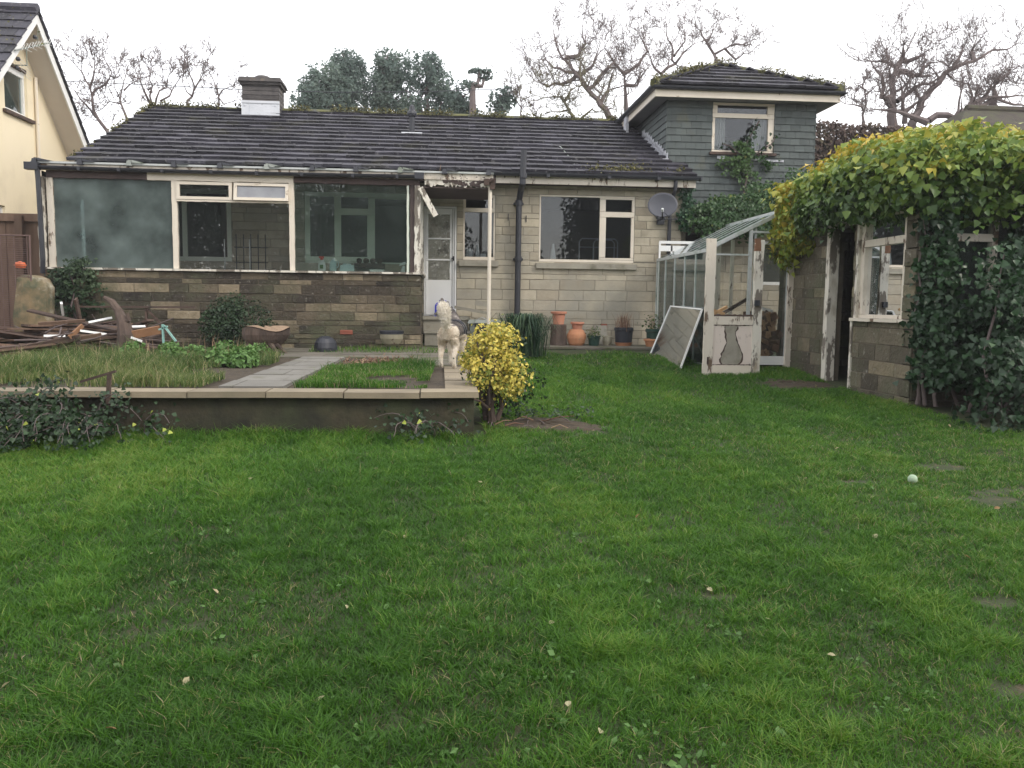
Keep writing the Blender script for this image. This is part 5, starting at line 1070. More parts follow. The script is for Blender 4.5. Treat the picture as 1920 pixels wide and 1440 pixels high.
# ------------------------------------------------------------ shrubs and plants
def shrub(name, label, c, rad, n, size, mat, seed, cat='shrub', shape='kite', base=0, th=.35, nf=3., trunk=None, rfun=None, inner=.25):
    rg = np.random.default_rng(seed); o = empty(name, (c[0], c[1], base), label, cat)
    D = nrm(rg.normal(0, 1, (n, 3))); R_ = 1-np.abs(rg.normal(0, inner, n)); lump = .82+.32*vnoise(D*2.0+seed, 1.6, seed)
    P = np.array(c)+D*np.array(rad)*(R_*lump)[:, None]; keep = (vnoise(P, nf/max(rad)*.9, seed+2) > th) & (P[:, 2] > base+.02); P = P[keep]; N = (P-np.array(c)); N[:, 2] += rad[2]*.5
    rnd = rfun(P, rg) if rfun else .2+.5*vnoise(P, 6, seed+3)+rg.normal(0, .13, len(P))
    leafmesh('foliage', P, N, size, rnd, mat, rg, shape, .1, .6, parent=o)
    mb = MB(); r0 = random.Random(seed)
    for k in range(trunk or 7):
        a = r0.uniform(0, 6.28); f = r0.uniform(.3, .8); e = Vector((c[0]+rad[0]*f*math.cos(a), c[1]+rad[1]*f*math.sin(a), c[2]+rad[2]*r0.uniform(-.2, .6))); s = Vector((c[0]+r0.uniform(-.04, .04), c[1]+r0.uniform(-.04, .04), base))
        m = s.lerp(e, .5)+Vector((r0.uniform(-.06, .06), r0.uniform(-.06, .06), .05)); mb.tube([s, m, e], [.024, .014, .007], 6)
    mb.build('stem', 'bark', o); return o
shrub('round_shrub', 'dark green rounded bush against the conservatory base', (-3.15, 13.1, 1.13), (.56, .42, .50), 10500, .040, 'bush_dark', 3, base=.74, th=.40, inner=.4)
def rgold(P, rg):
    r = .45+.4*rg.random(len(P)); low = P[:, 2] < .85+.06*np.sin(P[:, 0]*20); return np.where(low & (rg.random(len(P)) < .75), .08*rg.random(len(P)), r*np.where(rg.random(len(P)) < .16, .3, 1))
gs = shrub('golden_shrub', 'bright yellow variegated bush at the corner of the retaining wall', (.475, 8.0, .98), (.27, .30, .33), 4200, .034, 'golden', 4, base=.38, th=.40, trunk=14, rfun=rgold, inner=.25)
rg = np.random.default_rng(88)
SP = []; SD = []
for k, (cx, cy, cz, rr, n) in enumerate(((.34, 7.9, 1.14, .13, 450), (.62, 7.95, 1.12, .17, 800), (.48, 7.9, 1.23, .14, 600), (.66, 8.0, .98, .13, 600), (.27, 7.9, .98, .09, 230), (.55, 7.8, .84, .18, 700), (.38, 7.85, .80, .11, 260), (.70, 7.9, .72, .13, 260), (.56, 7.8, .64, .13, 260), (.42, 7.85, .70, .11, 200), (.72, 7.9, .82, .15, 420), (.62, 8.1, 1.22, .10, 260))):
    D = nrm(rg.normal(0, 1, (n, 3))); P = np.array([cx, cy, cz])+D*rr*np.where(rg.random(n) < .10, rg.uniform(1.1, 1.6, n), rg.uniform(.55, 1.1, n))[:, None]; kk = vnoise(P, 9, k) > .44; P = P[kk]; D = D[kk]; SP.append(P); SD.append(D+[0, -.2, .5])
P = np.concatenate(SP); n = len(P); leafmesh('outer_foliage', P, np.concatenate(SD), .035, np.where(rg.random(n) < .24, .1, .30+.5*rg.random(n)), 'golden', rg, 'kite', .1, .6, parent=gs)
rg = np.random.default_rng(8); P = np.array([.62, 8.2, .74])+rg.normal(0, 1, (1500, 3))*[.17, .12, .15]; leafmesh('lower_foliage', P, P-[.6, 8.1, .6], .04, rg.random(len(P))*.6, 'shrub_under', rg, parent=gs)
mb = MB(); r0 = random.Random(6)
mb.tube([(.50, 7.92, .36), (.49, 7.93, .52), (.52, 7.95, .68), (.55, 8.0, .85)], [.045, .032, .03, .02], 8)
mb.tube([(.46, 7.9, .50), (.38, 7.8, .58), (.28, 7.7, .63)], [.016, .012, .009], 6); mb.tube([(.55, 7.95, .38), (.60, 7.97, .5), (.58, 7.98, .7)], [.03, .022, .015], 7)
mb.build('trunk', 'stump_wood', gs)
# twigs and litter around its foot
for k in range(16):
    r0 = random.Random(k+200); a = Vector((r0.uniform(.45, 1.5), r0.uniform(7.55, 8.1), 0)); a.z = float(gz(a.y))+.03; an = r0.uniform(0, 6.28); l = r0.uniform(.1, .3); mb = MB()
    mb.tube([a, a+Vector((math.cos(an)*l*.5, math.sin(an)*l*.5, r0.uniform(0, .05))), a+Vector((math.cos(an)*l, math.sin(an)*l, r0.uniform(-.01, .06)))], [.007, .005, .003], 5)
    mb.build('fallen_twig', 'dead_stem' if k % 2 else 'bark', loc=a, label='thin dead twig lying on the bare soil below the golden bush', cat='twig', group='twigs below the golden bush')
rg = np.random.default_rng(14)
o = empty('small_plant', (1.2, 7.95, .4), 'few small green shoots growing from the soil patch by the golden bush', 'plant')
n = 160; P = np.stack([rg.uniform(.75, 1.5, n), rg.uniform(7.7, 8.2, n), .42+.10*rg.random(n)], 1); leafmesh('foliage', P, np.tile([0, -.3, 1.], (n, 1)), .035, rg.random(n), 'bush_dark', rg, parent=o)
# sedge clump
rg = np.random.default_rng(22); n = 1500; o = empty('ornamental_grass', (1.32, 12.95, .70), 'big clump of arching dark ornamental grass in front of the soil pipe', 'ornamental grass')
ang = rg.uniform(0, 2*PI, n); ro = np.abs(rg.normal(0, .16, n)); x = 1.32+ro*np.cos(ang); y = 12.95+ro*np.sin(ang)*.7; z = np.full(n, .69); h = rg.uniform(.3, .72, n); la = ang+rg.normal(0, .5, n); ln = h*rg.uniform(.1, .75, n)
D = np.stack([np.cos(la), np.sin(la), np.zeros(n)], 1)*ln[:, None]; B = np.stack([-np.sin(la), np.cos(la), np.zeros(n)], 1)*.006; P = np.stack([x, y, z], 1); Vs = []
for t, up_, out_, wd in ((0, 0, 0, 1), (.4, .62, .18, 1), (.75, .95, .55, .8), (1, .9-.35*0, 1, .1)):
    U = np.zeros((n, 3)); U[:, 2] = h*(up_ if t < 1 else np.where(rg.random(n) < .5, .62, .95)); Q = P+U+D*out_; Vs += [Q-B*wd, Q+B*wd]
V = np.stack(Vs, 1); T = (np.array([(0, 1, 3), (0, 3, 2), (2, 3, 5), (2, 5, 4), (4, 5, 7), (4, 7, 6)])[None]+(np.arange(n)*8)[:, None, None]).reshape(-1, 3)
npmesh('blade', V.reshape(-1, 3), T, np.repeat(rg.random(n), 6), 'sedge', parent=o)
# terrace weeds
def weedpatch(name, label, regs, hmin, hmax, mat, seed, wd=.006, thin=.3, **kw):
    rg = np.random.default_rng(seed); xs = []; ys = []
    for (x0, x1, y0, y1, n, sh) in regs:
        x = rg.uniform(x0, x1, n); y = rg.uniform(y0, y1, n); xs.append(x+sh*(y-y0)); ys.append(y)
    x = np.concatenate(xs); y = np.concatenate(ys); P = np.stack([x, y, x*0], 1); nn = vnoise(P, 2.4, seed); k = nn > thin+.1*rg.random(len(x)); x, y, nn = x[k], y[k], nn[k]
    h = (hmin+(hmax-hmin)*nn**1.5*rg.uniform(.3, 1.4, len(x)))*(.6+.8*vnoise(P[k], 6, seed+4))*np.where(rg.random(len(x)) < .03, 1.7, 1)
    rnd = -.05+.5*vnoise(np.stack([x, y, x*0], 1), 1.5, seed+1)+.4*vnoise(np.stack([x, y, x*0], 1), 7, seed+2)+rg.normal(0, .16, len(x)); rnd = np.where(rg.random(len(x)) < .09, 1., np.minimum(rnd, .9))
    return blades(name, x, y, tz(y), h, np.full(len(x), wd), rnd, mat, rg, 1., kind='stuff', label=label, cat='grass')
weedpatch('long_grass', 'long pale grass and weeds on the left of the terrace', [(-4.9, -2.15, 7.60, 9.2, 17000, .03), (-5.3, -2.05, 9.2, 10.8, 15000, .0), (-5.6, -2.2, 10.8, 12.0, 5000, 0)], .04, .21, 'weed', 31, thin=.36)
weedpatch('rough_grass', 'short bright rough grass in the middle bed of the terrace', [(-1.32, -.12, 7.58, 9.9, 17000, .02), (-1.1, -.3, 9.9, 10.5, 2500, 0), (-2.0, .2, 12.6, 13.6, 1500, 0)], .03, .11, 'blade', 32, .006, .12)
for k, (x, y, r, h) in enumerate(((-2.45, 10.6, .20, .20), (-2.75, 10.9, .22, .25), (-2.35, 10.1, .18, .16), (-2.65, 10.2, .2, .18), (-3.1, 10.8, .2, .2), (-2.4, 11.2, .2, .2), (-3.5, 11.1, .18, .22), (-3.9, 10.9, .15, .25))):
    rg = np.random.default_rng(k+60); n = 520; D = nrm(rg.normal(0, 1, (n, 3))); D[:, 2] = np.abs(D[:, 2]); P = np.array([x, y, tz(y)+.01])+D*np.array([r, r, h])*rg.uniform(.6, 1.05, n)[:, None]
    o = empty('leafy_weed', (x, y, tz(y)), 'bushy light green leafy weed at the edge of the terrace path', 'weed', 'leafy weeds beside the terrace path')
    leafmesh('foliage', P, D+[0, 0, .4], .045, .3+.6*rg.random(n), 'leafy', rg, 'ivy', .3, .5, parent=o)
    mb = MB(); r0 = random.Random(k)
    for j in range(6): a = r0.uniform(0, 6.28); mb.tube([(x, y, tz(y)), (x+r*.6*math.cos(a), y+r*.6*math.sin(a), tz(y)+h*.8)], [.006, .003], 4)
    mb.build('stem', 'leafy', o)
for k in range(46):
    r0 = random.Random(k+900); x = r0.uniform(-6.0, -4.3); y = r0.uniform(11.5, 12.8); l = r0.uniform(.3, .9); a = r0.gauss(0, .9); z = tz(y)+.04+max(0, .38-abs(x+5.3)*.3)*r0.random(); p = Vector((x, y, z)); mb = MB()
    d = Vector((math.cos(a), .4*math.sin(a), r0.gauss(.05, .2))); mb.tube([p, p+d*l*.5+Vector((0, 0, r0.uniform(-.03, .06))), p+d*l], [.014, .010, .006], 5); mb.build('dead_stick', 'bark', loc=p, label='dark dead stick tangled in the scrap timber heap', cat='stick', group='dead sticks in the scrap heap')
rg = np.random.default_rng(9); o = empty('dead_stalks', (-3.3, 11.2, .74), 'group of tall dry seed stalks standing among the terrace weeds', 'plant')
n = 60; blades('stalk', rg.uniform(-4.3, -2.4, n), rg.uniform(10.2, 11.7, n), np.full(n, .74), rg.uniform(.2, .42, n), np.full(n, .008), .6+.4*rg.random(n), 'dead_stem', rg, .25, parent=o)
P = np.array([-.72, 10.2, .76])+np.random.default_rng(2).normal(0, 1, (900, 3))*[.20, .10, .035]
leafmesh('cut_weed_heap', P, np.tile([0, -.3, 1.], (900, 1)), .06, np.random.default_rng(3).random(900), 'dead_stem', np.random.default_rng(4), 'thin', 0, .9, loc=(-.72, 10.2, .74), label='low brown heap of pulled weeds on the middle bed', cat='weed heap')
# bramble at the left end of the wall
def bramble(label, c, ext, n, seed, nc=14):
    rg = np.random.default_rng(seed); o = empty('bramble', c, label, 'bramble'); mb = MB(); r0 = random.Random(seed); P = []
    for k in range(nc):
        a = Vector((c[0]+r0.uniform(-ext[0], ext[0])*.8, c[1]+r0.uniform(-.05, .12), c[2])); d = Vector((r0.uniform(-.6, .6), r0.uniform(-.5, .1), 1)).normalized(); pts = [a]
        for j in range(9):
            a = a+d*.085*ext[2]/.45; d = (d+Vector((r0.uniform(-.35, .35), r0.uniform(-.3, .1), -.26))).normalized(); pts.append(a); P += [np.array(a)]*int(n/nc/9)
        mb.tube(pts, [.008-.0006*i for i in range(10)], 5)
    mb.build('stem', 'bark', o); P = np.array(P)+rg.normal(0, .05, (len(P), 3)); P[:, 2] = np.maximum(P[:, 2], c[2]+.02)
    leafmesh('foliage', P, np.tile([0, -1., .8], (len(P), 1)), .036, np.where(rg.random(len(P)) < .01, 1, rg.random(len(P))*.7), 'bramble', rg, 'ivy', .5, .6, parent=o)
bramble('dark bramble tangle against the left end of the retaining wall', (-3.35, 7.16, .33), (.60, .18, .42), 3200, 3, 40)
bramble('small bramble shoots at the foot of the retaining wall right of the tangle', (-2.65, 7.2, .33), (.25, .1, .30), 300, 4, 8)
bramble('small dark creeper hanging on the retaining wall near its right corner', (-.10, 7.24, .33), (.10, .05, .30), 260, 5, 6)
mb = MB(); mb.beam((-2.80, 7.22, .62), (-2.78, 7.22, .88), .03, .03, .3); mb.beam((-3.05, 7.3, .80), (-2.72, 7.2, .90), .016, .02, .3); mb.build('old_stake', 'old_wood', loc=(-2.8, 7.22, .6), label='short broken stake poking above the bramble at the wall', cat='stake')

# ------------------------------------------------------------ scrap timber heap
rn = random.Random(91)
cls = [('old_wood', 'dark weathered plank lying in the scrap timber heap', 44), ('fence_wood', 'reddish brown plank lying in the scrap timber heap', 18)]
for (m_, lab, cnt) in cls:
    for k in range(cnt):
        l = rn.uniform(.6, 1.8); x = rn.uniform(-6.1, -4.6); y = rn.uniform(11.6, 13.0); hgt = max(.02, .50-abs(x+5.35)*.38-abs(y-12.5)*.25)*rn.random(); an = rn.gauss(0, .35); ti = rn.gauss(0, .12)
        c = Vector((x, y, tz(y)+.04+hgt)); d = Vector((math.cos(an)*math.cos(ti), math.sin(an)*math.cos(ti), math.sin(ti)))*l/2; p, q = c-d, c+d; p.z = max(p.z, .76); q.z = max(q.z, .76)
        mb = MB(); mb.beam(p, q, rn.uniform(.06, .14), rn.uniform(.018, .035), rn.random(), up=Vector((rn.gauss(0, .3), rn.gauss(0, .3), 1)).normalized()); mb.build('plank', m_, loc=c, label=lab, cat='plank', group='planks in the scrap timber heap')
def atg(px, py, y): return atY(px, py, y)
for (a, b, y, m_, w_, lab) in (((72, 607), (160, 601), 11.9, 'fence_wood', .05, 'grey-brown board lying level on top of the scrap timber heap'), ((82, 630), (122, 630), 11.7, 'white_paint', .03, 'short white batten low on the left of the scrap heap'), ((166, 605), (210, 596), 11.8, 'white_paint', .035, 'white stick slanting up over the middle of the scrap heap'), ((150, 620), (200, 627), 11.6, 'white_paint', .022, 'thin white strip in the middle of the scrap heap'), ((243, 613), (272, 612), 11.8, 'white_paint', .03, 'short white strip on the right of the scrap heap'), ((246, 633), (266, 640), 11.5, 'white_paint', .02, 'little white offcut near the branch at the right of the heap'), ((30, 655), (150, 632), 11.4, 'old_wood', .09, 'long dark board lying at the front of the scrap heap'), ((40, 652), (190, 628), 11.5, 'fence_wood', .07, 'long reddish board rising to the right across the front of the heap'), ((115, 568), (118, 590), 12.2, 'white_paint', .06, 'upright pale painted block at the back left of the scrap heap'), ((142, 560), (150, 600), 12.4, 'old_wood', .10, 'dark upright post stub at the back of the scrap heap'), ((248, 628), (300, 618), 11.7, 'log_wood', .14, 'orange-brown board at the right end of the scrap heap'), ((130, 633), (155, 610), 11.5, 'log_wood', .07, 'short orange-brown board slanting in the centre of the scrap heap')):
    p = atg(*a, y); q = atg(*b, y+.15); mb = MB(); mb.beam(p, q, .03, w_*.8, .6, up=Vector((0, -1, .3)).normalized() if w_ < .05 else Vector((0, -.3, 1)).normalized()); mb.build('plank' if w_ > .04 else 'batten', m_, loc=p, label=lab, cat='plank' if w_ > .04 else 'batten', group='planks in the scrap timber heap')
pts = [atg(236, 655, 11.7), atg(236, 630, 11.7), atg(232, 606, 11.75), atg(222, 583, 11.8), atg(210, 566, 11.85), atg(196, 558, 11.9)]
br = empty('dead_branch', pts[0], 'thick crooked dead branch standing out of the scrap heap', 'branch'); mb = MB(); mb.tube(pts, [.13, .11, .09, .055, .045, .03], 9); mb.tube([pts[2], atg(242, 600, 11.7), atg(239, 587, 11.7)], [.06, .03, .02], 7); mb.build('limb', 'stump_wood', br)
mb = MB(); mb.tube([pts[0], atg(222, 668, 11.6), atg(205, 671, 11.5)], [.10, .06, .02], 7); mb.tube([pts[0], atg(255, 668, 11.6), atg(270, 672, 11.5)], [.10, .05, .02], 7); mb.build('root', 'stump_wood', br)
tt = empty('teal_trestle', atg(308, 645, 11.5), 'small teal painted A-shaped frame beside the scrap heap', 'frame')
for k, (a, b) in enumerate((((305, 608), (307, 648)), ((307, 610), (330, 640)), ((298, 618), (314, 612)))): mb = MB(); mb.beam(atg(*a, 11.5), atg(*b, 11.5), .02, .045, .5, up=Vector((0, -1, 0))); mb.build('bar', 'teal_paint', tt)
fr = empty('propped_trellis', atg(200, 640, 13.3), 'old dark wooden frame propped on the conservatory base behind the scrap heap', 'trellis')
for (a, b) in (((150, 575), (365, 576)), ((274, 578), (275, 630)), ((276, 580), (352, 662))): mb = MB(); mb.beam(atg(*a, 13.45), atg(*b, 13.4), .03, .05, .5, up=Vector((0, -1, 0))); mb.build('bar', 'old_wood', fr)
mb = MB(); mb.lathe((-6.15, 13.2, .72), [(.26, 0), (.27, .5), (.25, .95), (.22, 1.08), (.12, 1.13), (0, 1.14)], 14, wob=.06); mb.v = [(v[0]+.03*math.sin(v[2]*9), v[1], v[2]) for v in mb.v]; mb.build('water_butt', 'render_block', loc=(-6.15, 13.2, .74), label='lichen-stained pale old water butt at the left of the scrap heap', cat='water butt')
p = atY(38, 498, 13.2); mb = MB(); mb.lathe((p.x, p.y, p.z-.05), [(.02, 0), (.07, .02), (.085, .06), (.06, .1), (.0, .12)], 12); mb.build('orange_float', 'orange_plastic', loc=p, label='orange plastic cap behind the wire mesh on the far left', cat='cap')
wm = empty('wire_mesh_panel', (-6.6, 13.0, .74), 'rusty fine wire mesh panel at the far left of the terrace', 'mesh panel')
mb = MB()
for k in range(52): mb.tube([(-7.6, 13.0, .80+k*.031), (-6.12, 13.0, .80+k*.031)], .0045, 4)
for k in range(9): mb.tube([(-7.6+k*.185, 12.995, .75), (-7.6+k*.185, 12.995, 2.42)], .006, 4)
mb.build('mesh', 'mesh_wire', wm); mb = MB(); mb.tube([(-6.10, 13.0, .72), (-6.08, 13.0, 2.44)], .014, 6); mb.tube([(-7.6, 13.0, 2.43), (-6.08, 13.0, 2.43)], .012, 6); mb.build('frame', 'mesh_wire', wm)
fe = empty('wooden_fence', (-8, 14.9, .7), 'tall brown wooden fence to the left of the conservatory', 'fence')
mb = MB(); k = 0
x = -10.5
while x < -6.4: mb.box(x, x+.145, 14.9+.01*(k % 2), 14.93+.01*(k % 2), .7, 2.80, None); x += .15; k += 1
mb.build('panel', 'fence_wood', fe)
mb = MB(); mb.box(-10.5, -6.35, 14.85, 14.96, 2.80, 2.93, .9); mb.build('rail', 'fence_wood', fe)
for x in (-7.15, -9.0): mb = MB(); mb.box(x, x+.12, 14.78, 14.88, .7, 2.90, .3); mb.build('post', 'fence_wood', fe)

# ------------------------------------------------------------ neighbouring cream house
nh = empty('cream_house', (-11, 18, .7), 'cream rendered gabled house next door with steep tiled roof', 'house')
NX, AY, AZ = -8.5, 17.85, 7.12
SL = 1.0; HWn = 3.05; EZn = AZ-HWn*SL
mb = MB(); ww = (17.42, 18.33, 5.19, 6.16); w2 = (16.2, 17.25, 2.3, 3.3)
mpN = XP(NX)
for q in subtract([(AY-2.75, AY+2.75, .5, EZn+.2)], [w2]): mb.bx(mpN, *q, -.25, 0, .5)
n = 22
for i in range(n):                       # gable in thin strips, leaving the window open
    z0 = EZn+.2+(AZ-EZn-.2)*i/n; z1 = EZn+.2+(AZ-EZn-.2)*(i+1)/n; h0 = min(2.75, (AZ-z0)/SL); 
    for q in subtract([(AY-h0, AY+h0, z0, z1)], [ww]): mb.bx(mpN, *q, -.25, 0, .5)
mb.box(-16, NX-.25, AY-2.75, AY-2.5, .5, EZn+.2, .5); mb.build('wall', 'cream_wall', nh)
mb = MB(); mb.box(-16, -9.4, AY-2.4, AY+2.5, 1, 6, .5); mb.build('inner_wall', 'inside_dark', nh)
window(mpN, ww, [(17.49, 18.26, 5.26, 5.98)], nh, 'white_paint', 'glass_green', rec=-.12, fd=.07)
window(mpN, w2, [(16.27, 17.18, 2.36, 3.24)], nh, 'white_paint', 'glass_green', rec=-.12, fd=.07)
mb = MB(); mb.bx(mpN, 17.32, 18.50, 5.12, 5.185, -.1, .07, .5); mb.build('window_sill', 'old_wood', nh)
mb = MB(); mb.bx(mpN, 17.42, 18.33, 6.10, 6.16, -.11, .005, .5); mb.build('lintel', 'old_wood', nh)
mb = MB(); mb.tube([(NX+.05, 18.62, .8), (NX+.05, 18.62, 6.1)], .035, 8); mb.build('drainpipe', 'cream_paint', nh)
BX = -8.03
def rake(y): return AZ+.08-abs(y-AY)*SL
for sgn in (-1, 1):
    ye = AY+sgn*3.2; mb = MB(); a = (AY, rake(AY)); b = (ye, rake(ye))
    mb.add([(BX, a[0], a[1]-.24), (BX, b[0], b[1]-.24), (BX, b[0], b[1]), (BX, a[0], a[1]), (BX-.03, a[0], a[1]-.24), (BX-.03, b[0], b[1]-.24), (BX-.03, b[0], b[1]), (BX-.03, a[0], a[1])], [(0, 1, 2, 3), (7, 6, 5, 4), (0, 4, 5, 1), (1, 5, 6, 2), (2, 6, 7, 3), (3, 7, 4, 0)], .5); mb.build('bargeboard', 'white_paint', nh)
    mb = MB(); mb.add([(BX-.03, a[0], a[1]-.2), (BX-.03, b[0], b[1]-.2), (NX-.02, b[0], b[1]-.2), (NX-.02, a[0], a[1]-.2), (BX-.03, a[0], a[1]-.18), (BX-.03, b[0], b[1]-.18), (NX-.02, b[0], b[1]-.18), (NX-.02, a[0], a[1]-.18)], [(0, 1, 2, 3), (7, 6, 5, 4), (0, 4, 5, 1), (1, 5, 6, 2), (2, 6, 7, 3), (3, 7, 4, 0)], .5); mb.build('soffit', 'soffit', nh)
mb = MB(); rn = random.Random(3); sn = 3.3*math.sqrt(2)
tilepatch(mb, (-16, AY-3.3, rake(AY-3.3)), (1, 0, 0), (0, 1, 1), 16+BX+.05, sn, .30, .33, .03, rn, lambda s: (0, 16+BX+.05))
tilepatch(mb, (-16, AY+3.3, rake(AY+3.3)), (1, 0, 0), (0, -1, 1), 16+BX+.05, sn, .30, .33, .03, rn, lambda s: (0, 16+BX+.05))
mb.add([(-16, AY-3.3, rake(AY-3.3)), (BX, AY-3.3, rake(AY-3.3)), (BX, AY, rake(AY)), (-16, AY, rake(AY)), (-16, AY+3.3, rake(AY+3.3)), (BX, AY+3.3, rake(AY+3.3))], [(0, 1, 2, 3), (3, 2, 5, 4)], .3)
mb.tube([(-16, AY, rake(AY)+.04), (BX+.03, AY, rake(AY)+.04)], .11, 8)
nroof = mb.build('roof', 'roof_tile', nh)
mossline('moss', (-10.5, AY-2.2, rake(AY-2.2)+.07), (-8.1, AY-.9, rake(AY-.9)+.07), 900, .30, 40, nroof, 'moss_tuft')
# TV aerial
ae = empty('tv_aerial', (-7.9, 17.4, 6.3), 'white multi-element TV aerial on the gable of the cream house', 'aerial')
mb = MB(); A = Vector((-8.0, 16.85, 6.15)); B = Vector((-7.95, 18.2, 6.70)); mb.tube([A, B], .014, 6); mb.tube([(-8.5, 17.3, 6.0), (-8.0, 17.3, 6.0), (-8.0, 17.3, 6.35)], .014, 6)
mb.tube([(-8.02, AY, 6.85), (-8.02, AY-.02, 6.62)], .008, 5); mb.build('boom', 'alu_dull', ae)
mb = MB(); d = (B-A).normalized(); sd_ = Vector((.75, .1, -.5)).normalized()
for k in range(11):
    c = A.lerp(B, .18+.8*k/10); l = (.13-.004*k)*(k % 2); 
    for s_ in (-1, 1): mb.tube([c, c+sd_*l*s_+d*.05], .0035, 4)
    mb.tube([c-Vector((0, 0, .03)), c+Vector((.06, .02, .10))], .005, 4)
for k in range(5):
    c = Vector((-8.0, 17.02+k*.012, 6.05-.06*k)); mb.tube([c, c+Vector((0, .38, -.06))], .006, 4)
mb.build('element', 'white_plastic', ae)
mb = MB()
for (y, z) in ((17.0, 6.0), (17.72, 6.62), (16.95, 5.82)): mb.lathe((-8.02, y, z), [(.03, 0), (.045, .03), (.03, .07)], 8)
mb.build('junction', 'gutter_black', ae)

# ------------------------------------------------------------ background: roofs, hedge, cable
db = empty('distant_house', (13.6, 23, .8), 'mossy hipped roof of a house behind the ivy at the far right', 'house')
mb = MB(); a = [atY(1795, 246, 21), atY(2150, 246, 21)]; zt = atY(1865, 206, 23).z; x0, x1 = a[0].x-.4, a[1].x
mb.add([(x0, 20.6, a[0].z-.35), (x1, 20.6, a[0].z-.35), (x1, 23, zt), (x0+1.9, 23, zt), (x0, 26, a[0].z-.35), (x1, 26, a[0].z-.35)], [(0, 1, 2, 3), (0, 3, 4), (3, 2, 5, 4)], .4)
mb.tube([(x0+1.9, 23, zt), (x1, 23, zt)], .12, 8); pm('old_tiles', (.035, .027, .023), (.065, .052, .038), 5, (.06, .06, .03), 2.5, .56, .12, .9, 1., 20); mb.build('roof', 'old_tiles', db)
mb = MB(); mb.box(x0+.5, x1, 21.2, 25.5, .5, a[0].z-.2, .5); mb.build('wall', 'chimney_brick', db)
rg = np.random.default_rng(55); he = empty('beech_hedge', (9.7, 20, .8), 'tall red-brown hedge behind the slate-hung upper storey', 'hedge'); n = 34000
P = np.stack([rg.uniform(7.9, 13.2, n), 19.6+np.abs(rg.normal(0, .25, n)), rg.uniform(2.0, 6.0, n)], 1); top = 5.97+.16*(vnoise(P*[1, 1, 0], 2, 3)-.5)-.02*(P[:, 0]-8); k = P[:, 2] > top-4*rg.random(n); P[:, 2] = np.minimum(P[:, 2], top)
leafmesh('foliage', P, np.tile([0, -1., .5], (n, 1)), .10, .55*vnoise(P, 2.5, 8)+.35*rg.random(n), 'brown_hedge', rg, parent=he)
mb = MB()
for k in range(12): x = 8.1+k*.44; mb.tube([(x, 20, .7), (x+.1, 20, 3.5), (x-.05, 20, 5.6)], [.06, .04, .02], 6)
mb.box(7.9, 13.2, 20.0, 20.25, .7, 5.6, .5); mb.build('stem', 'bark', he)
cb = MB(); pts = [atY(118, 152, 27), atY(300, 160, 26.5), atY(455, 168, 26), atY(620, 173, 26.5), atY(800, 172, 27), atY(960, 166, 28)]; cb.tube(pts, .012, 5); cb.build('overhead_cable', 'gutter_black', loc=pts[0], label='thin overhead cable crossing the sky behind the chimney', cat='cable')

# ------------------------------------------------------------ trees
def grow(mb, p, d, r, L_, lev, rn, gn=.38, upb=.1, n=5, kids=3):
    pts = [p]; rs = [r]; seg = L_/n; n = int(n)
    for i in range(n):
        d = (d+Vector((rn.gauss(0, gn), rn.gauss(0, gn), rn.gauss(0, gn)+upb))).normalized(); p = p+d*seg; pts.append(p); rs.append(max(r*(1-.75*(i+1)/n), .0065))
    mb.tube(pts, rs, 5 if r > .03 else 3, cap=False)
    if lev > 0:
        for k in range(kids):
            i = rn.randint(1, n); a = pts[i]; dd = (pts[i]-pts[i-1]).normalized(); side = Vector((rn.gauss(0, 1), rn.gauss(0, .7), rn.gauss(.2, .8))).normalized()
            grow(mb, a, (dd*.7+side).normalized(), max(rs[i]*.7, .009), L_*rn.uniform(.5, .8), lev-1, rn, gn, upb, n, kids)
def baretree(label, Yd, limbs, r0, seed, mat='bark_far', step=.34, lev=3, tl=1.0, base=None, upb=.12, gn=.27, kids=3, dy=.35, name='bare_tree', group='bare trees behind the houses'):
    r0 *= 1.45 if Yd < 25.5 and r0 > .06 else 1.1
    rn = random.Random(seed); first = limbs[0][0]; b = atY(*first, Yd); gx = base if base is not None else b.x
    o = empty(name, (gx, Yd, .7), label, 'tree', group); tk = MB(); tr_ = MB()
    tk.tube([(gx, Yd, .5), ((gx*2+b.x)/3+.06, Yd, b.z*.5), tuple(b)], [r0*1.5, r0*1.2, r0], 8, cap=False)
    for li, lm in enumerate(limbs):
        sc = lm[-1] if isinstance(lm[-1], float) else (1. if li == 0 else .7); px = [q for q in lm if not isinstance(q, float)]
        oy = 0 if li == 0 else rn.uniform(-dy, dy); P = [atY(q[0], q[1], Yd+oy*i/len(px)) for i, q in enumerate(px)]
        pts = [P[0]]
        for a, c in zip(P[:-1], P[1:]):
            m = int((c-a).length/.35)+1
            for j in range(1, m+1): pts.append(a.lerp(c, j/m)+(Vector((rn.gauss(0, .04), rn.gauss(0, .08), rn.gauss(0, .04))) if j < m else Vector((0, 0, 0))))
        k = len(pts); rs = [max(.78*r0*sc*(1-.85*i/(k-1)), .013) for i in range(k)]
        tk.tube(pts, rs, 6, cap=False)
        i0 = max(1, k//5)
        for i in range(i0, k):
            if rn.random() < .35/step*(.6+.6*i/k):
                dd = (pts[i]-pts[i-1]).normalized(); side = Vector((rn.gauss(0, 1), rn.gauss(0, .7), rn.gauss(.25, .9))).normalized()
                grow(tr_, pts[i], (dd*.5+side).normalized(), max(rs[i]*.5, .013), tl*rn.uniform(.5, 1.1), lev, rn, gn, upb, 5, kids)
        grow(tr_, pts[-1], (pts[-1]-pts[-2]).normalized(), rs[-1], tl*.8, lev, rn, gn, upb, 5, kids)
    tk.build('trunk', mat, o); tr_.build('crown', mat, o); return o
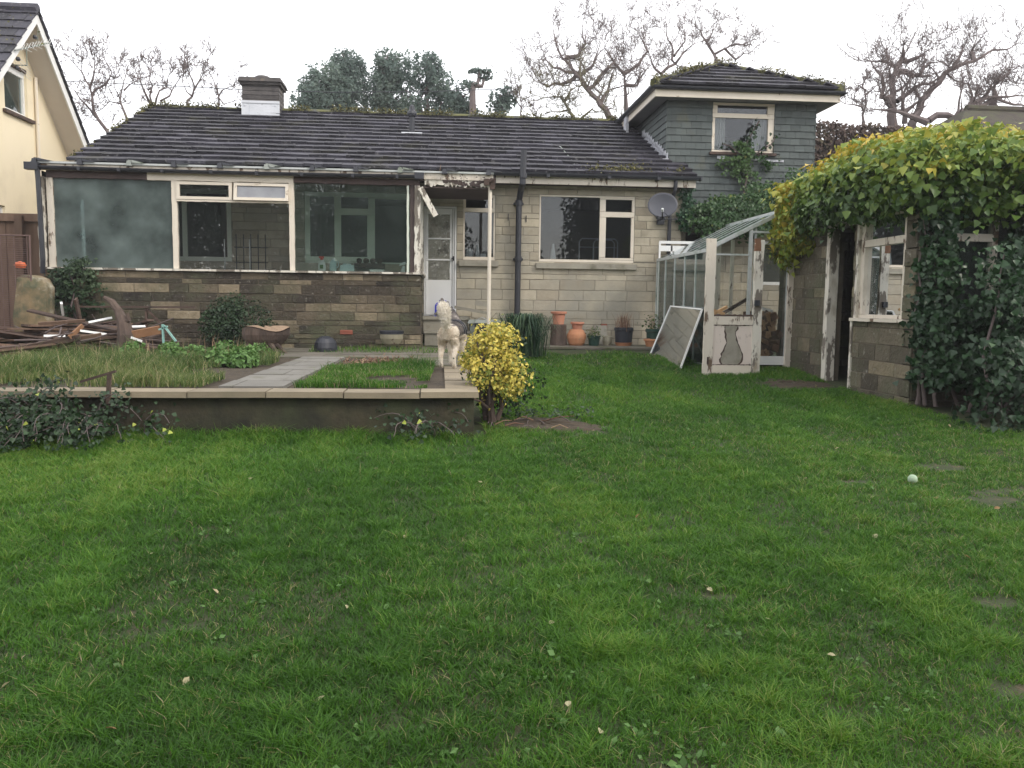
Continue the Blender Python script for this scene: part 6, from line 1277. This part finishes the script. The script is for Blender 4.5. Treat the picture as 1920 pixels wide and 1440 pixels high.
baretree('large gnarled bare oak behind the roof left of the upper storey', 30, [[(1152, 225), (1125, 196), (1101, 166), (1082, 139), (1065, 118), (1049, 98), (1041, 74)], [(1101, 166), (1076, 136), (1049, 128), (1011, 112)], [(1085, 142), (1112, 123), (1122, 93)], [(1060, 110), (1085, 104), (1098, 82), (1093, 52)], [(1082, 139), (1068, 152), (1028, 162), (1006, 145)], [(1125, 196), (1140, 170), (1152, 130)], [(1101, 166), (1120, 150), (1150, 118), (1160, 90)]], .15, 3, group=None)
baretree('bare oak with twisted limbs rising just left of the tower roof', 31, [[(1175, 215), (1173, 180), (1171, 145), (1172, 132)], [(1172, 138), (1198, 120), (1214, 96), (1204, 74), (1196, 60)], [(1172, 140), (1150, 115), (1134, 90)], [(1173, 160), (1195, 160), (1205, 140), (1222, 120)]], .12, 4, group=None)
baretree('slender bare tree behind the left slope of the tower roof', 32, [[(1242, 150), (1240, 138), (1266, 120), (1262, 96), (1252, 74), (1250, 50)], [(1266, 120), (1282, 98), (1306, 80)], [(1264, 105), (1284, 78), (1283, 66)], [(1242, 140), (1222, 118), (1215, 95)]], .09, 5, group=None)
baretree('bare treetop standing straight above the tower roof ridge', 33, [[(1342, 125), (1339, 102), (1330, 88), (1322, 74), (1314, 58), (1304, 40)], [(1339, 102), (1362, 90), (1382, 72)], [(1325, 80), (1336, 60), (1338, 45)], [(1360, 92), (1380, 112), (1395, 100), (1416, 90)], [(1370, 86), (1392, 84), (1412, 74)]], .085, 6, tl=.8, group=None)
baretree('low bare tree behind the ridge with mossy horizontal branches', 28, [[(1080, 226), (1060, 194), (1052, 182), (1030, 182), (1008, 188)], [(1070, 205), (1050, 210), (1020, 214)], [(1090, 222), (1110, 205), (1130, 210), (1145, 222)], [(1058, 190), (1070, 170), (1090, 160)]], .07, 7, mat='bark_green', group=None)
baretree('small bare twiggy tree just left of the gnarled oak', 30, [[(976, 226), (977, 195), (975, 178)], [(977, 205), (990, 190), (1000, 200)], [(976, 200), (965, 185), (962, 172)]], .04, 8, tl=.5, group=None)
baretree('upright dark bare tree right of the tower roof', 25, [[(1674, 236), (1672, 185), (1677, 140), (1680, 127), (1665, 117), (1634, 115)], [(1680, 127), (1691, 112), (1694, 88)], [(1678, 135), (1712, 143), (1732, 128), (1756, 117)], [(1671, 183), (1652, 182), (1656, 156), (1634, 118)], [(1691, 112), (1720, 108), (1738, 95)]], .13, 9, group=None)
baretree('dark bare tree leaning right with a long sloping limb', 25, [[(1708, 236), (1724, 205), (1728, 188), (1748, 165), (1785, 130), (1826, 115), (1852, 99), (1896, 89)], [(1826, 115), (1822, 97), (1828, 81)], [(1682, 190), (1715, 164), (1753, 151), (1785, 130)], [(1696, 232), (1693, 206), (1691, 165), (1686, 148)], [(1696, 210), (1727, 186)], [(1785, 130), (1800, 105), (1806, 88)]], .11, 10, group=None)
baretree('low spreading bare tree with horizontal limbs at the far right', 24, [[(1790, 240), (1808, 212), (1850, 178), (1866, 160)], [(1742, 226), (1756, 216), (1790, 222), (1812, 205), (1838, 188), (1870, 182), (1920, 180)], [(1800, 220), (1840, 200), (1862, 182), (1900, 196), (1935, 202)], [(1740, 230), (1700, 215), (1640, 205)]], .14, 11, group=None)
baretree('broken bare trunk stub standing above the distant mossy roof', 24.5, [[(1864, 206), (1866, 180), (1868, 150)], [(1868, 152), (1880, 146), (1896, 135)]], .13, 12, tl=.4, lev=1, group=None)
baretree('small crooked bare tree beside the eaves of the tower', 24, [[(1619, 228), (1624, 196), (1622, 175), (1623, 148)], [(1623, 178), (1644, 160)], [(1618, 206), (1600, 196), (1574, 188)], [(1624, 170), (1610, 160), (1604, 172)]], .05, 13, tl=.5, group=None)
baretree('bare shrub with curved stems next to the cream house', 26, [[(205, 255), (185, 225), (173, 180), (160, 150), (140, 120)], [(173, 180), (195, 160), (210, 135), (200, 118)], [(180, 220), (140, 170)], [(168, 165), (178, 130), (176, 112)]], .07, 14, tl=.7, group=None)
baretree('twiggy bare tree behind the left slope of the roof', 26, [[(240, 228), (225, 190), (235, 145)], [(228, 195), (205, 190), (190, 205)], [(232, 170), (250, 155)], [(226, 190), (215, 165)]], .05, 15, tl=.6, group=None)
baretree('spreading bare tree behind the left end of the ridge', 27, [[(290, 205), (270, 170), (255, 135)], [(290, 200), (312, 162), (325, 130)], [(285, 195), (280, 150), (285, 125)], [(300, 190), (318, 180), (335, 150)]], .06, 16, tl=.6, group=None)
baretree('bare tree left of the chimney with upright twigs', 27, [[(352, 206), (365, 162), (352, 130), (348, 122)], [(360, 180), (345, 160)], [(363, 170), (380, 140), (385, 125)]], .055, 17, tl=.6, group=None)
baretree('bare treetop close to the left of the chimney', 27, [[(405, 208), (410, 180), (400, 150), (395, 140)], [(408, 185), (425, 165), (440, 160)], [(409, 182), (420, 195), (438, 190)]], .045, 18, tl=.5, group=None)
def evergreen(label, Yd, blobs, trunkpx, n, seed, size=.10, mat='evergreen', th=.46, name='evergreen_tree'):
    rg = np.random.default_rng(seed); rn = random.Random(seed); b = atY(*trunkpx, Yd); o = empty(name, (b.x, Yd, .7), label, 'tree'); s = Yd/Fpx; Ps = []; Ns = []; tk = MB()
    tk.tube([(b.x, Yd, .5), (b.x+.05, Yd, b.z*.6), tuple(b)], [.22, .17, .10], 8)
    for (px, py, rx, ry) in blobs:
        c = np.array(atY(px, py, Yd)); R_ = np.array([rx*s, min(rx, ry)*s*.9, ry*s]); m = int(1.7*n*rx*ry/sum(q[2]*q[3] for q in blobs))
        D = nrm(rg.normal(0, 1, (m, 3))); q = D*(rg.random(m)**.36)[:, None]; P = c+q*R_*(.78+.45*vnoise(D*2+seed, 1.8, seed))[:, None]; Ps.append(P); Ns.append(D)
        e = Vector(c); st_ = Vector((b.x, Yd, b.z)); mid = st_.lerp(e, .5)+Vector((rn.gauss(0, .1), 0, -.15)); tk.tube([st_, mid, e, e+Vector((rn.gauss(0, .1), 0, R_[2]*.7))], [.10, .07, .04, .012], 6)
        for k in range(5):
            v = Vector((rn.gauss(0, 1), rn.gauss(0, 1), rn.gauss(.3, 1))).normalized(); tk.tube([e, e+Vector((v.x*R_[0]*.5, v.y*R_[1]*.5, v.z*R_[2]*.5)), e+Vector((v.x*R_[0]*.9, v.y*R_[1]*.9, v.z*R_[2]*.9))], [.03, .02, .01], 5)
    P = np.concatenate(Ps); N = np.concatenate(Ns)+[0, 0, .3]; k = .45*vnoise(P, 3.0, seed+5)+.85*vnoise(P, 6.5, seed+6) > th+.16; P = P[k]; N = N[k]
    leafmesh('crown', P, N, size, .15+.6*vnoise(P, 2.1, seed+7)+rg.normal(0, .12, len(P)), mat, rg, 'kite', .1, .7, parent=o); tk.build('trunk', 'bark_far', o)
evergreen('bushy blue-green evergreen, leftmost of the row behind the ridge', 31, [(600, 165, 42, 50), (580, 195, 40, 35), (622, 185, 45, 42)], (600, 215), 9000, 1)
evergreen('tallest evergreen with a pointed top behind the middle of the ridge', 32, [(650, 122, 32, 32), (662, 160, 38, 48), (640, 150, 36, 44), (660, 200, 40, 34)], (652, 212), 10000, 2)
evergreen('evergreen with twin tops right of the gap in the row', 31.5, [(722, 118, 24, 26), (745, 140, 36, 38), (722, 165, 34, 46), (735, 200, 42, 30)], (730, 215), 10000, 3)
evergreen('rounded evergreen behind the roof vent pipe', 31, [(800, 125, 28, 28), (805, 158, 42, 42), (785, 190, 40, 34), (828, 195, 40, 32)], (802, 215), 10500, 4)
evergreen('low sparse evergreen at the right end of the row', 30, [(862, 185, 26, 28), (880, 205, 26, 18), (868, 205, 30, 18)], (872, 216), 3200, 5, th=.45)
evergreen('broken pine with a wind-blown tuft at its top', 29.5, [(900, 134, 26, 5), (909, 146, 16, 4), (880, 160, 18, 7)], (886, 160), 300, 6, .11, th=.1, name='pine_tree')
evergreen('small thin-leaved tree between the evergreens and the oak', 30, [(935, 195, 22, 24), (950, 185, 18, 22)], (940, 222), 700, 7, .12, th=.4, name='thin_tree')
# garden boundary behind the camera (it is what the windows reflect)
for k, (x, y, hh, rr) in enumerate(((-14.5, -11, 9.0, 4.4), (-8.5, -12, 9.6, 4.4), (-2.4, -13, 9.0, 4.0), (3.2, -12, 4.3, 3.0), (9.0, -13, 9.8, 2.9), (14.5, -12, 8.4, 3.8), (20, -11, 7.6, 4.0), (-20, -9, 6.0, 4.0))):
    rg = np.random.default_rng(k+300); o = empty('garden_tree', (x, y, 0), ('broad dark tree at the end of the garden, %s of the row' % ('first', 'second', 'third', 'fourth', 'fifth', 'sixth', 'seventh', 'outermost left')[k]), 'tree', 'trees at the far end of the garden'); n = 22000
    D = nrm(rg.normal(0, 1, (n, 3))); P = np.array([x, y, hh*.52])+D*(rg.random(n)**.4)[:, None]*[rr, rr*.7, hh*.52]*(.75+.45*vnoise(D*2+k, 1.8, k))[:, None]
    leafmesh('crown', P, D, .2, rg.random(n)*.6, 'ivy_dark', rg, parent=o); mb = MB(); mb.tube([(x, y, -.2), (x+.1, y, hh*.4), (x, y, hh*.8)], [.3, .2, .08], 8); mb.build('trunk', 'bark', o)

# ------------------------------------------------------------ dog
def dog():
    base = Vector((.10, 9.86, .735)); a = math.radians(-13); ca, sa = math.cos(a), math.sin(a)
    def Wp(p): return Vector((p[0]*ca-p[1]*sa, p[0]*sa+p[1]*ca, p[2]))
    o = empty('dog', base, 'cream and grey husky-type dog seen from behind, bushy tail raised', 'dog')
    vs = []; es = []; rs = []
    def chain(start, pts):
        prev = start
        for (p, r) in pts:
            vs.append(Wp(p)); rs.append(r); 
            if prev is not None: es.append((prev, len(vs)-1))
            prev = len(vs)-1
        return prev
    root = chain(None, [((0, 0, .43), .104)])
    rump = chain(root, [((0, -.08, .43), .092)])
    mid = chain(root, [((0, .16, .44), .096), ((0, .32, .435), .104)])
    chest = chain(mid, [((.0, .46, .43), .112)])
    neck = chain(chest, [((-.03, .54, .52), .09), ((-.10, .58, .62), .078)])
    head = chain(neck, [((-.16, .60, .66), .076), ((-.185, .62, .70), .058)])
    chain(head-1, [((-.23, .66, .655), .056), ((-.29, .70, .635), .036), ((-.33, .725, .63), .024)])
    for sx_ in (-1, 1):
        ex = chain(head, [((-.185+sx_*.035, .61, .755), .036), ((-.185+sx_*.035, .60, .82-.02*sx_), .012)])
        chain(root, [((sx_*.072, -.03, .37), .078), ((sx_*.085, .03, .27), .050), ((sx_*.082, -.055, .17), .031), ((sx_*.078, -.075, .135), .027), ((sx_*.078, -.06, .05), .024), ((sx_*.080, -.03, .024), .025), ((sx_*.082, .0, .018), .018)])
        chain(chest, [((sx_*.082, .45, .33), .058), ((sx_*.078, .42, .25), .038), ((sx_*.07, .445, .12), .026), ((sx_*.068, .45, .035), .026), ((sx_*.07, .485, .02), .021)])
    chain(rump, [((0, -.13, .49), .026), ((.004, -.16, .53), .034), ((.002, -.175, .585), .050), ((-.010, -.17, .64), .062), ((-.028, -.145, .695), .068), ((-.050, -.105, .735), .056), ((-.062, -.06, .745), .024)])
    me = bpy.data.meshes.new('body'); me.from_pydata([tuple(v) for v in vs], es, []); t = bpy.data.objects.new('body', me); COL.objects.link(t)
    m = t.modifiers.new('s', 'SKIN'); m.use_smooth_shade = True
    for i, r in enumerate(rs): me.skin_vertices[0].data[i].radius = (r, r)
    for i in range(len(rs)): me.skin_vertices[0].data[i].use_root = (i == 0)
    t.modifiers.new('u', 'SUBSURF').levels = 2; t.modifiers['u'].render_levels = 2
    dg = bpy.context.evaluated_depsgraph_get(); ev = t.evaluated_get(dg); em = bpy.data.meshes.new_from_object(ev, depsgraph=dg)
    em.calc_loop_triangles(); n = len(em.vertices); V = np.empty(n*3); em.vertices.foreach_get('co', V); V = V.reshape(-1, 3); Nn = np.empty(n*3); em.vertices.foreach_get('normal', Nn); Nn = Nn.reshape(-1, 3)
    T = np.empty(len(em.loop_triangles)*3, dtype=np.int32); em.loop_triangles.foreach_get('vertices', T); T = T.reshape(-1, 3)
    bpy.data.objects.remove(t); rg = np.random.default_rng(2)
    def coat(P):                                  # P in body space (rotated): undo rotation
        x = P[:, 0]*ca+P[:, 1]*sa; y = -P[:, 0]*sa+P[:, 1]*ca; z = P[:, 2]
        nz_ = vnoise(P, 14, 3)
        cream = .30+.10*nz_; tailm = (y < -.09) & (z > .47); c = np.where(tailm, .50+.0*nz_, cream)
        sad = (y > .10) & (z > .40-.05*nz_); c = np.where(sad, .62+.16*nz_+.06*np.sin(y*60), c)
        c = np.where((y > -.085) & (y <= .10) & (z > .50), .42+.25*nz_, c)
        hd = (z > .64) & (y > .4); c = np.where(hd, .62+.3*nz_, c)
        c = np.where((z < .12), .42, c); c = np.where((z > .74) & (y > .5), .72, c); return c
    nt_ = len(T); A, B, C_ = V[T[:, 0]], V[T[:, 1]], V[T[:, 2]]; ar = np.linalg.norm(np.cross(B-A, C_-A), axis=1); cen = (A+B+C_)/3
    m = 26000; idx = rg.choice(nt_, m, p=ar/ar.sum()); u = rg.random((m, 2)); f = u.sum(1) > 1; u[f] = 1-u[f]; P = A[idx]+(B-A)[idx]*u[:, :1]+(C_-A)[idx]*u[:, 1:]
    N = nrm(Nn[T[idx]].mean(1)); y_ = -P[:, 0]*sa+P[:, 1]*ca; tail = (y_ < -.10) & (P[:, 2] > .47)
    flow = np.tile(np.array(Wp((0, -1, -.9))), (m, 1)); flow[tail] = [0, -.1, .9]; Dv = nrm(N*.55+flow*.55+rg.normal(0, .22, (m, 3))); ln = np.where(tail, .040, .013)*rg.uniform(.6, 1.2, m); ln = np.where(P[:, 2] < .2, .008, ln)
    S_ = nrm(np.cross(Dv, rg.normal(0, 1, (m, 3))))*.0028; FV = np.stack([P-S_, P+S_, P+Dv*ln[:, None]], 1).reshape(-1, 3)
    FT = np.arange(m*3).reshape(-1, 3)+n; allV = np.concatenate([V, FV])+np.array(base); allT = np.concatenate([T, FT])
    rnd = np.concatenate([coat(cen), coat(P)+rg.normal(0, .018, m)])
    b = npmesh('body', allV, allT, rnd, 'dog_coat', parent=o)
    mb = MB(); c0 = base+Wp((-.335, .73, .633)); mb.lathe(c0, [(.0, -.012), (.016, -.006), (.018, .004), (.0, .012)], 8); mb.build('nose', 'black_plastic', o)
    for sx_ in (-1, 1):
        mb = MB(); c0 = base+Wp((-.235+sx_*.04, .70+.01*sx_, .69)); mb.lathe(c0, [(0, -.01), (.010, -.005), (.010, .005), (0, .01)], 8); mb.build('eye', 'black_plastic', o)
    # harness straps across the back
    mb = MB()
    for yy in (.30, .42):
        pts = [base+Wp((.135*math.cos(t), yy, .425+.138*math.sin(t))) for t in [i*PI/10-.2 for i in range(12)]]; mb.tube(pts, .010, 6)
    mb.build('harness', 'black_plastic', o)
dog()

# ------------------------------------------------------------ lawn litter
mb = MB(); p = atY(1711, 899, 5.6); c = (p.x, p.y, float(gz(p.y))+.035); n = 14
mb.lathe(c, [(.034*math.sin(PI*i/10+.001), -.034*math.cos(PI*i/10)) for i in range(11)], 18); mb.build('tennis_ball', 'ball_felt', loc=c, smooth=True, label='pale green ball lying on the lawn at the right', cat='ball')
rn = random.Random(17); rgl = np.random.default_rng(17)
spots = [(1195, 965), (910, 1070), (1440, 1165), (1125, 1385), (1755, 1310), (210, 1380), (12, 1290), (405, 1115), (45, 1235), (705, 885), (1755, 940), (1780, 945), (870, 895), (285, 1040), (1035, 1180), (1300, 845), (900, 905), (1065, 1335), (1570, 840), (1640, 1015), (1815, 1055), (350, 1290), (650, 1150), (470, 905), (1510, 900), (1870, 960), (1330, 1110), (760, 1010), (1000, 745), (1440, 760), (1730, 790), (1780, 800), (1840, 815), (1480, 700), (1530, 725), (1290, 960), (600, 1330), (1560, 1230), (150, 960), (820, 1240)]
for k, (px, py) in enumerate(spots):
    d = ray(px, py); t = 1.5/(.0467*d.y-d.z); x, y = d.x*t, d.y*t; s = rn.uniform(.016, .030)*(1. if y < 4 else 1.35); z = float(gz(y))+float(undul(x, y))+.026
    mb = MB(); a = rn.uniform(0, 6.28); M_ = Matrix.Translation((x, y, z)) @ Matrix.Rotation(a, 4, 'Z') @ Matrix.Rotation(rn.uniform(-.7, .7), 4, 'X') @ Matrix.Rotation(rn.uniform(-.6, .6), 4, 'Y')
    vs = [M_ @ (Vector(v)*s) for v in ((0, -.6, 0), (-.42, -.1, .15), (-.35, .35, .12), (0, .8, -.06), (.35, .35, .16), (.42, -.1, .1), (0, .1, -.02))]
    mb.add(vs, [(0, 6, 1), (1, 6, 2), (2, 6, 3), (3, 6, 4), (4, 6, 5), (5, 6, 0)], (.3+.4*rn.random()) if k % 5 else .95); mb.build('fallen_leaf', 'dry_leaf', loc=(x, y, z), label='small pale fallen leaf lying in the lawn grass', cat='leaf', group='fallen leaves scattered on the lawn')

# ------------------------------------------------------------ damp winter air
mb = MB(); mb.box(-95, 95, -45, 125, -1.2, 15, .5)
hm = bpy.data.materials.new('haze'); hm.use_nodes = True; hm.node_tree.nodes.clear()
ho = hm.node_tree.nodes.new('ShaderNodeOutputMaterial'); hv = hm.node_tree.nodes.new('ShaderNodeVolumePrincipled')
hv.inputs['Color'].default_value = (.93, .93, .97, 1); hv.inputs['Density'].default_value = .0013; hv.inputs['Anisotropy'].default_value = .3
hm.node_tree.links.new(hv.outputs[0], ho.inputs['Volume']); MATS['haze'] = hm
mb.build('haze', 'haze', kind='stuff', label='thin pale damp air softening the far trees', cat='haze')
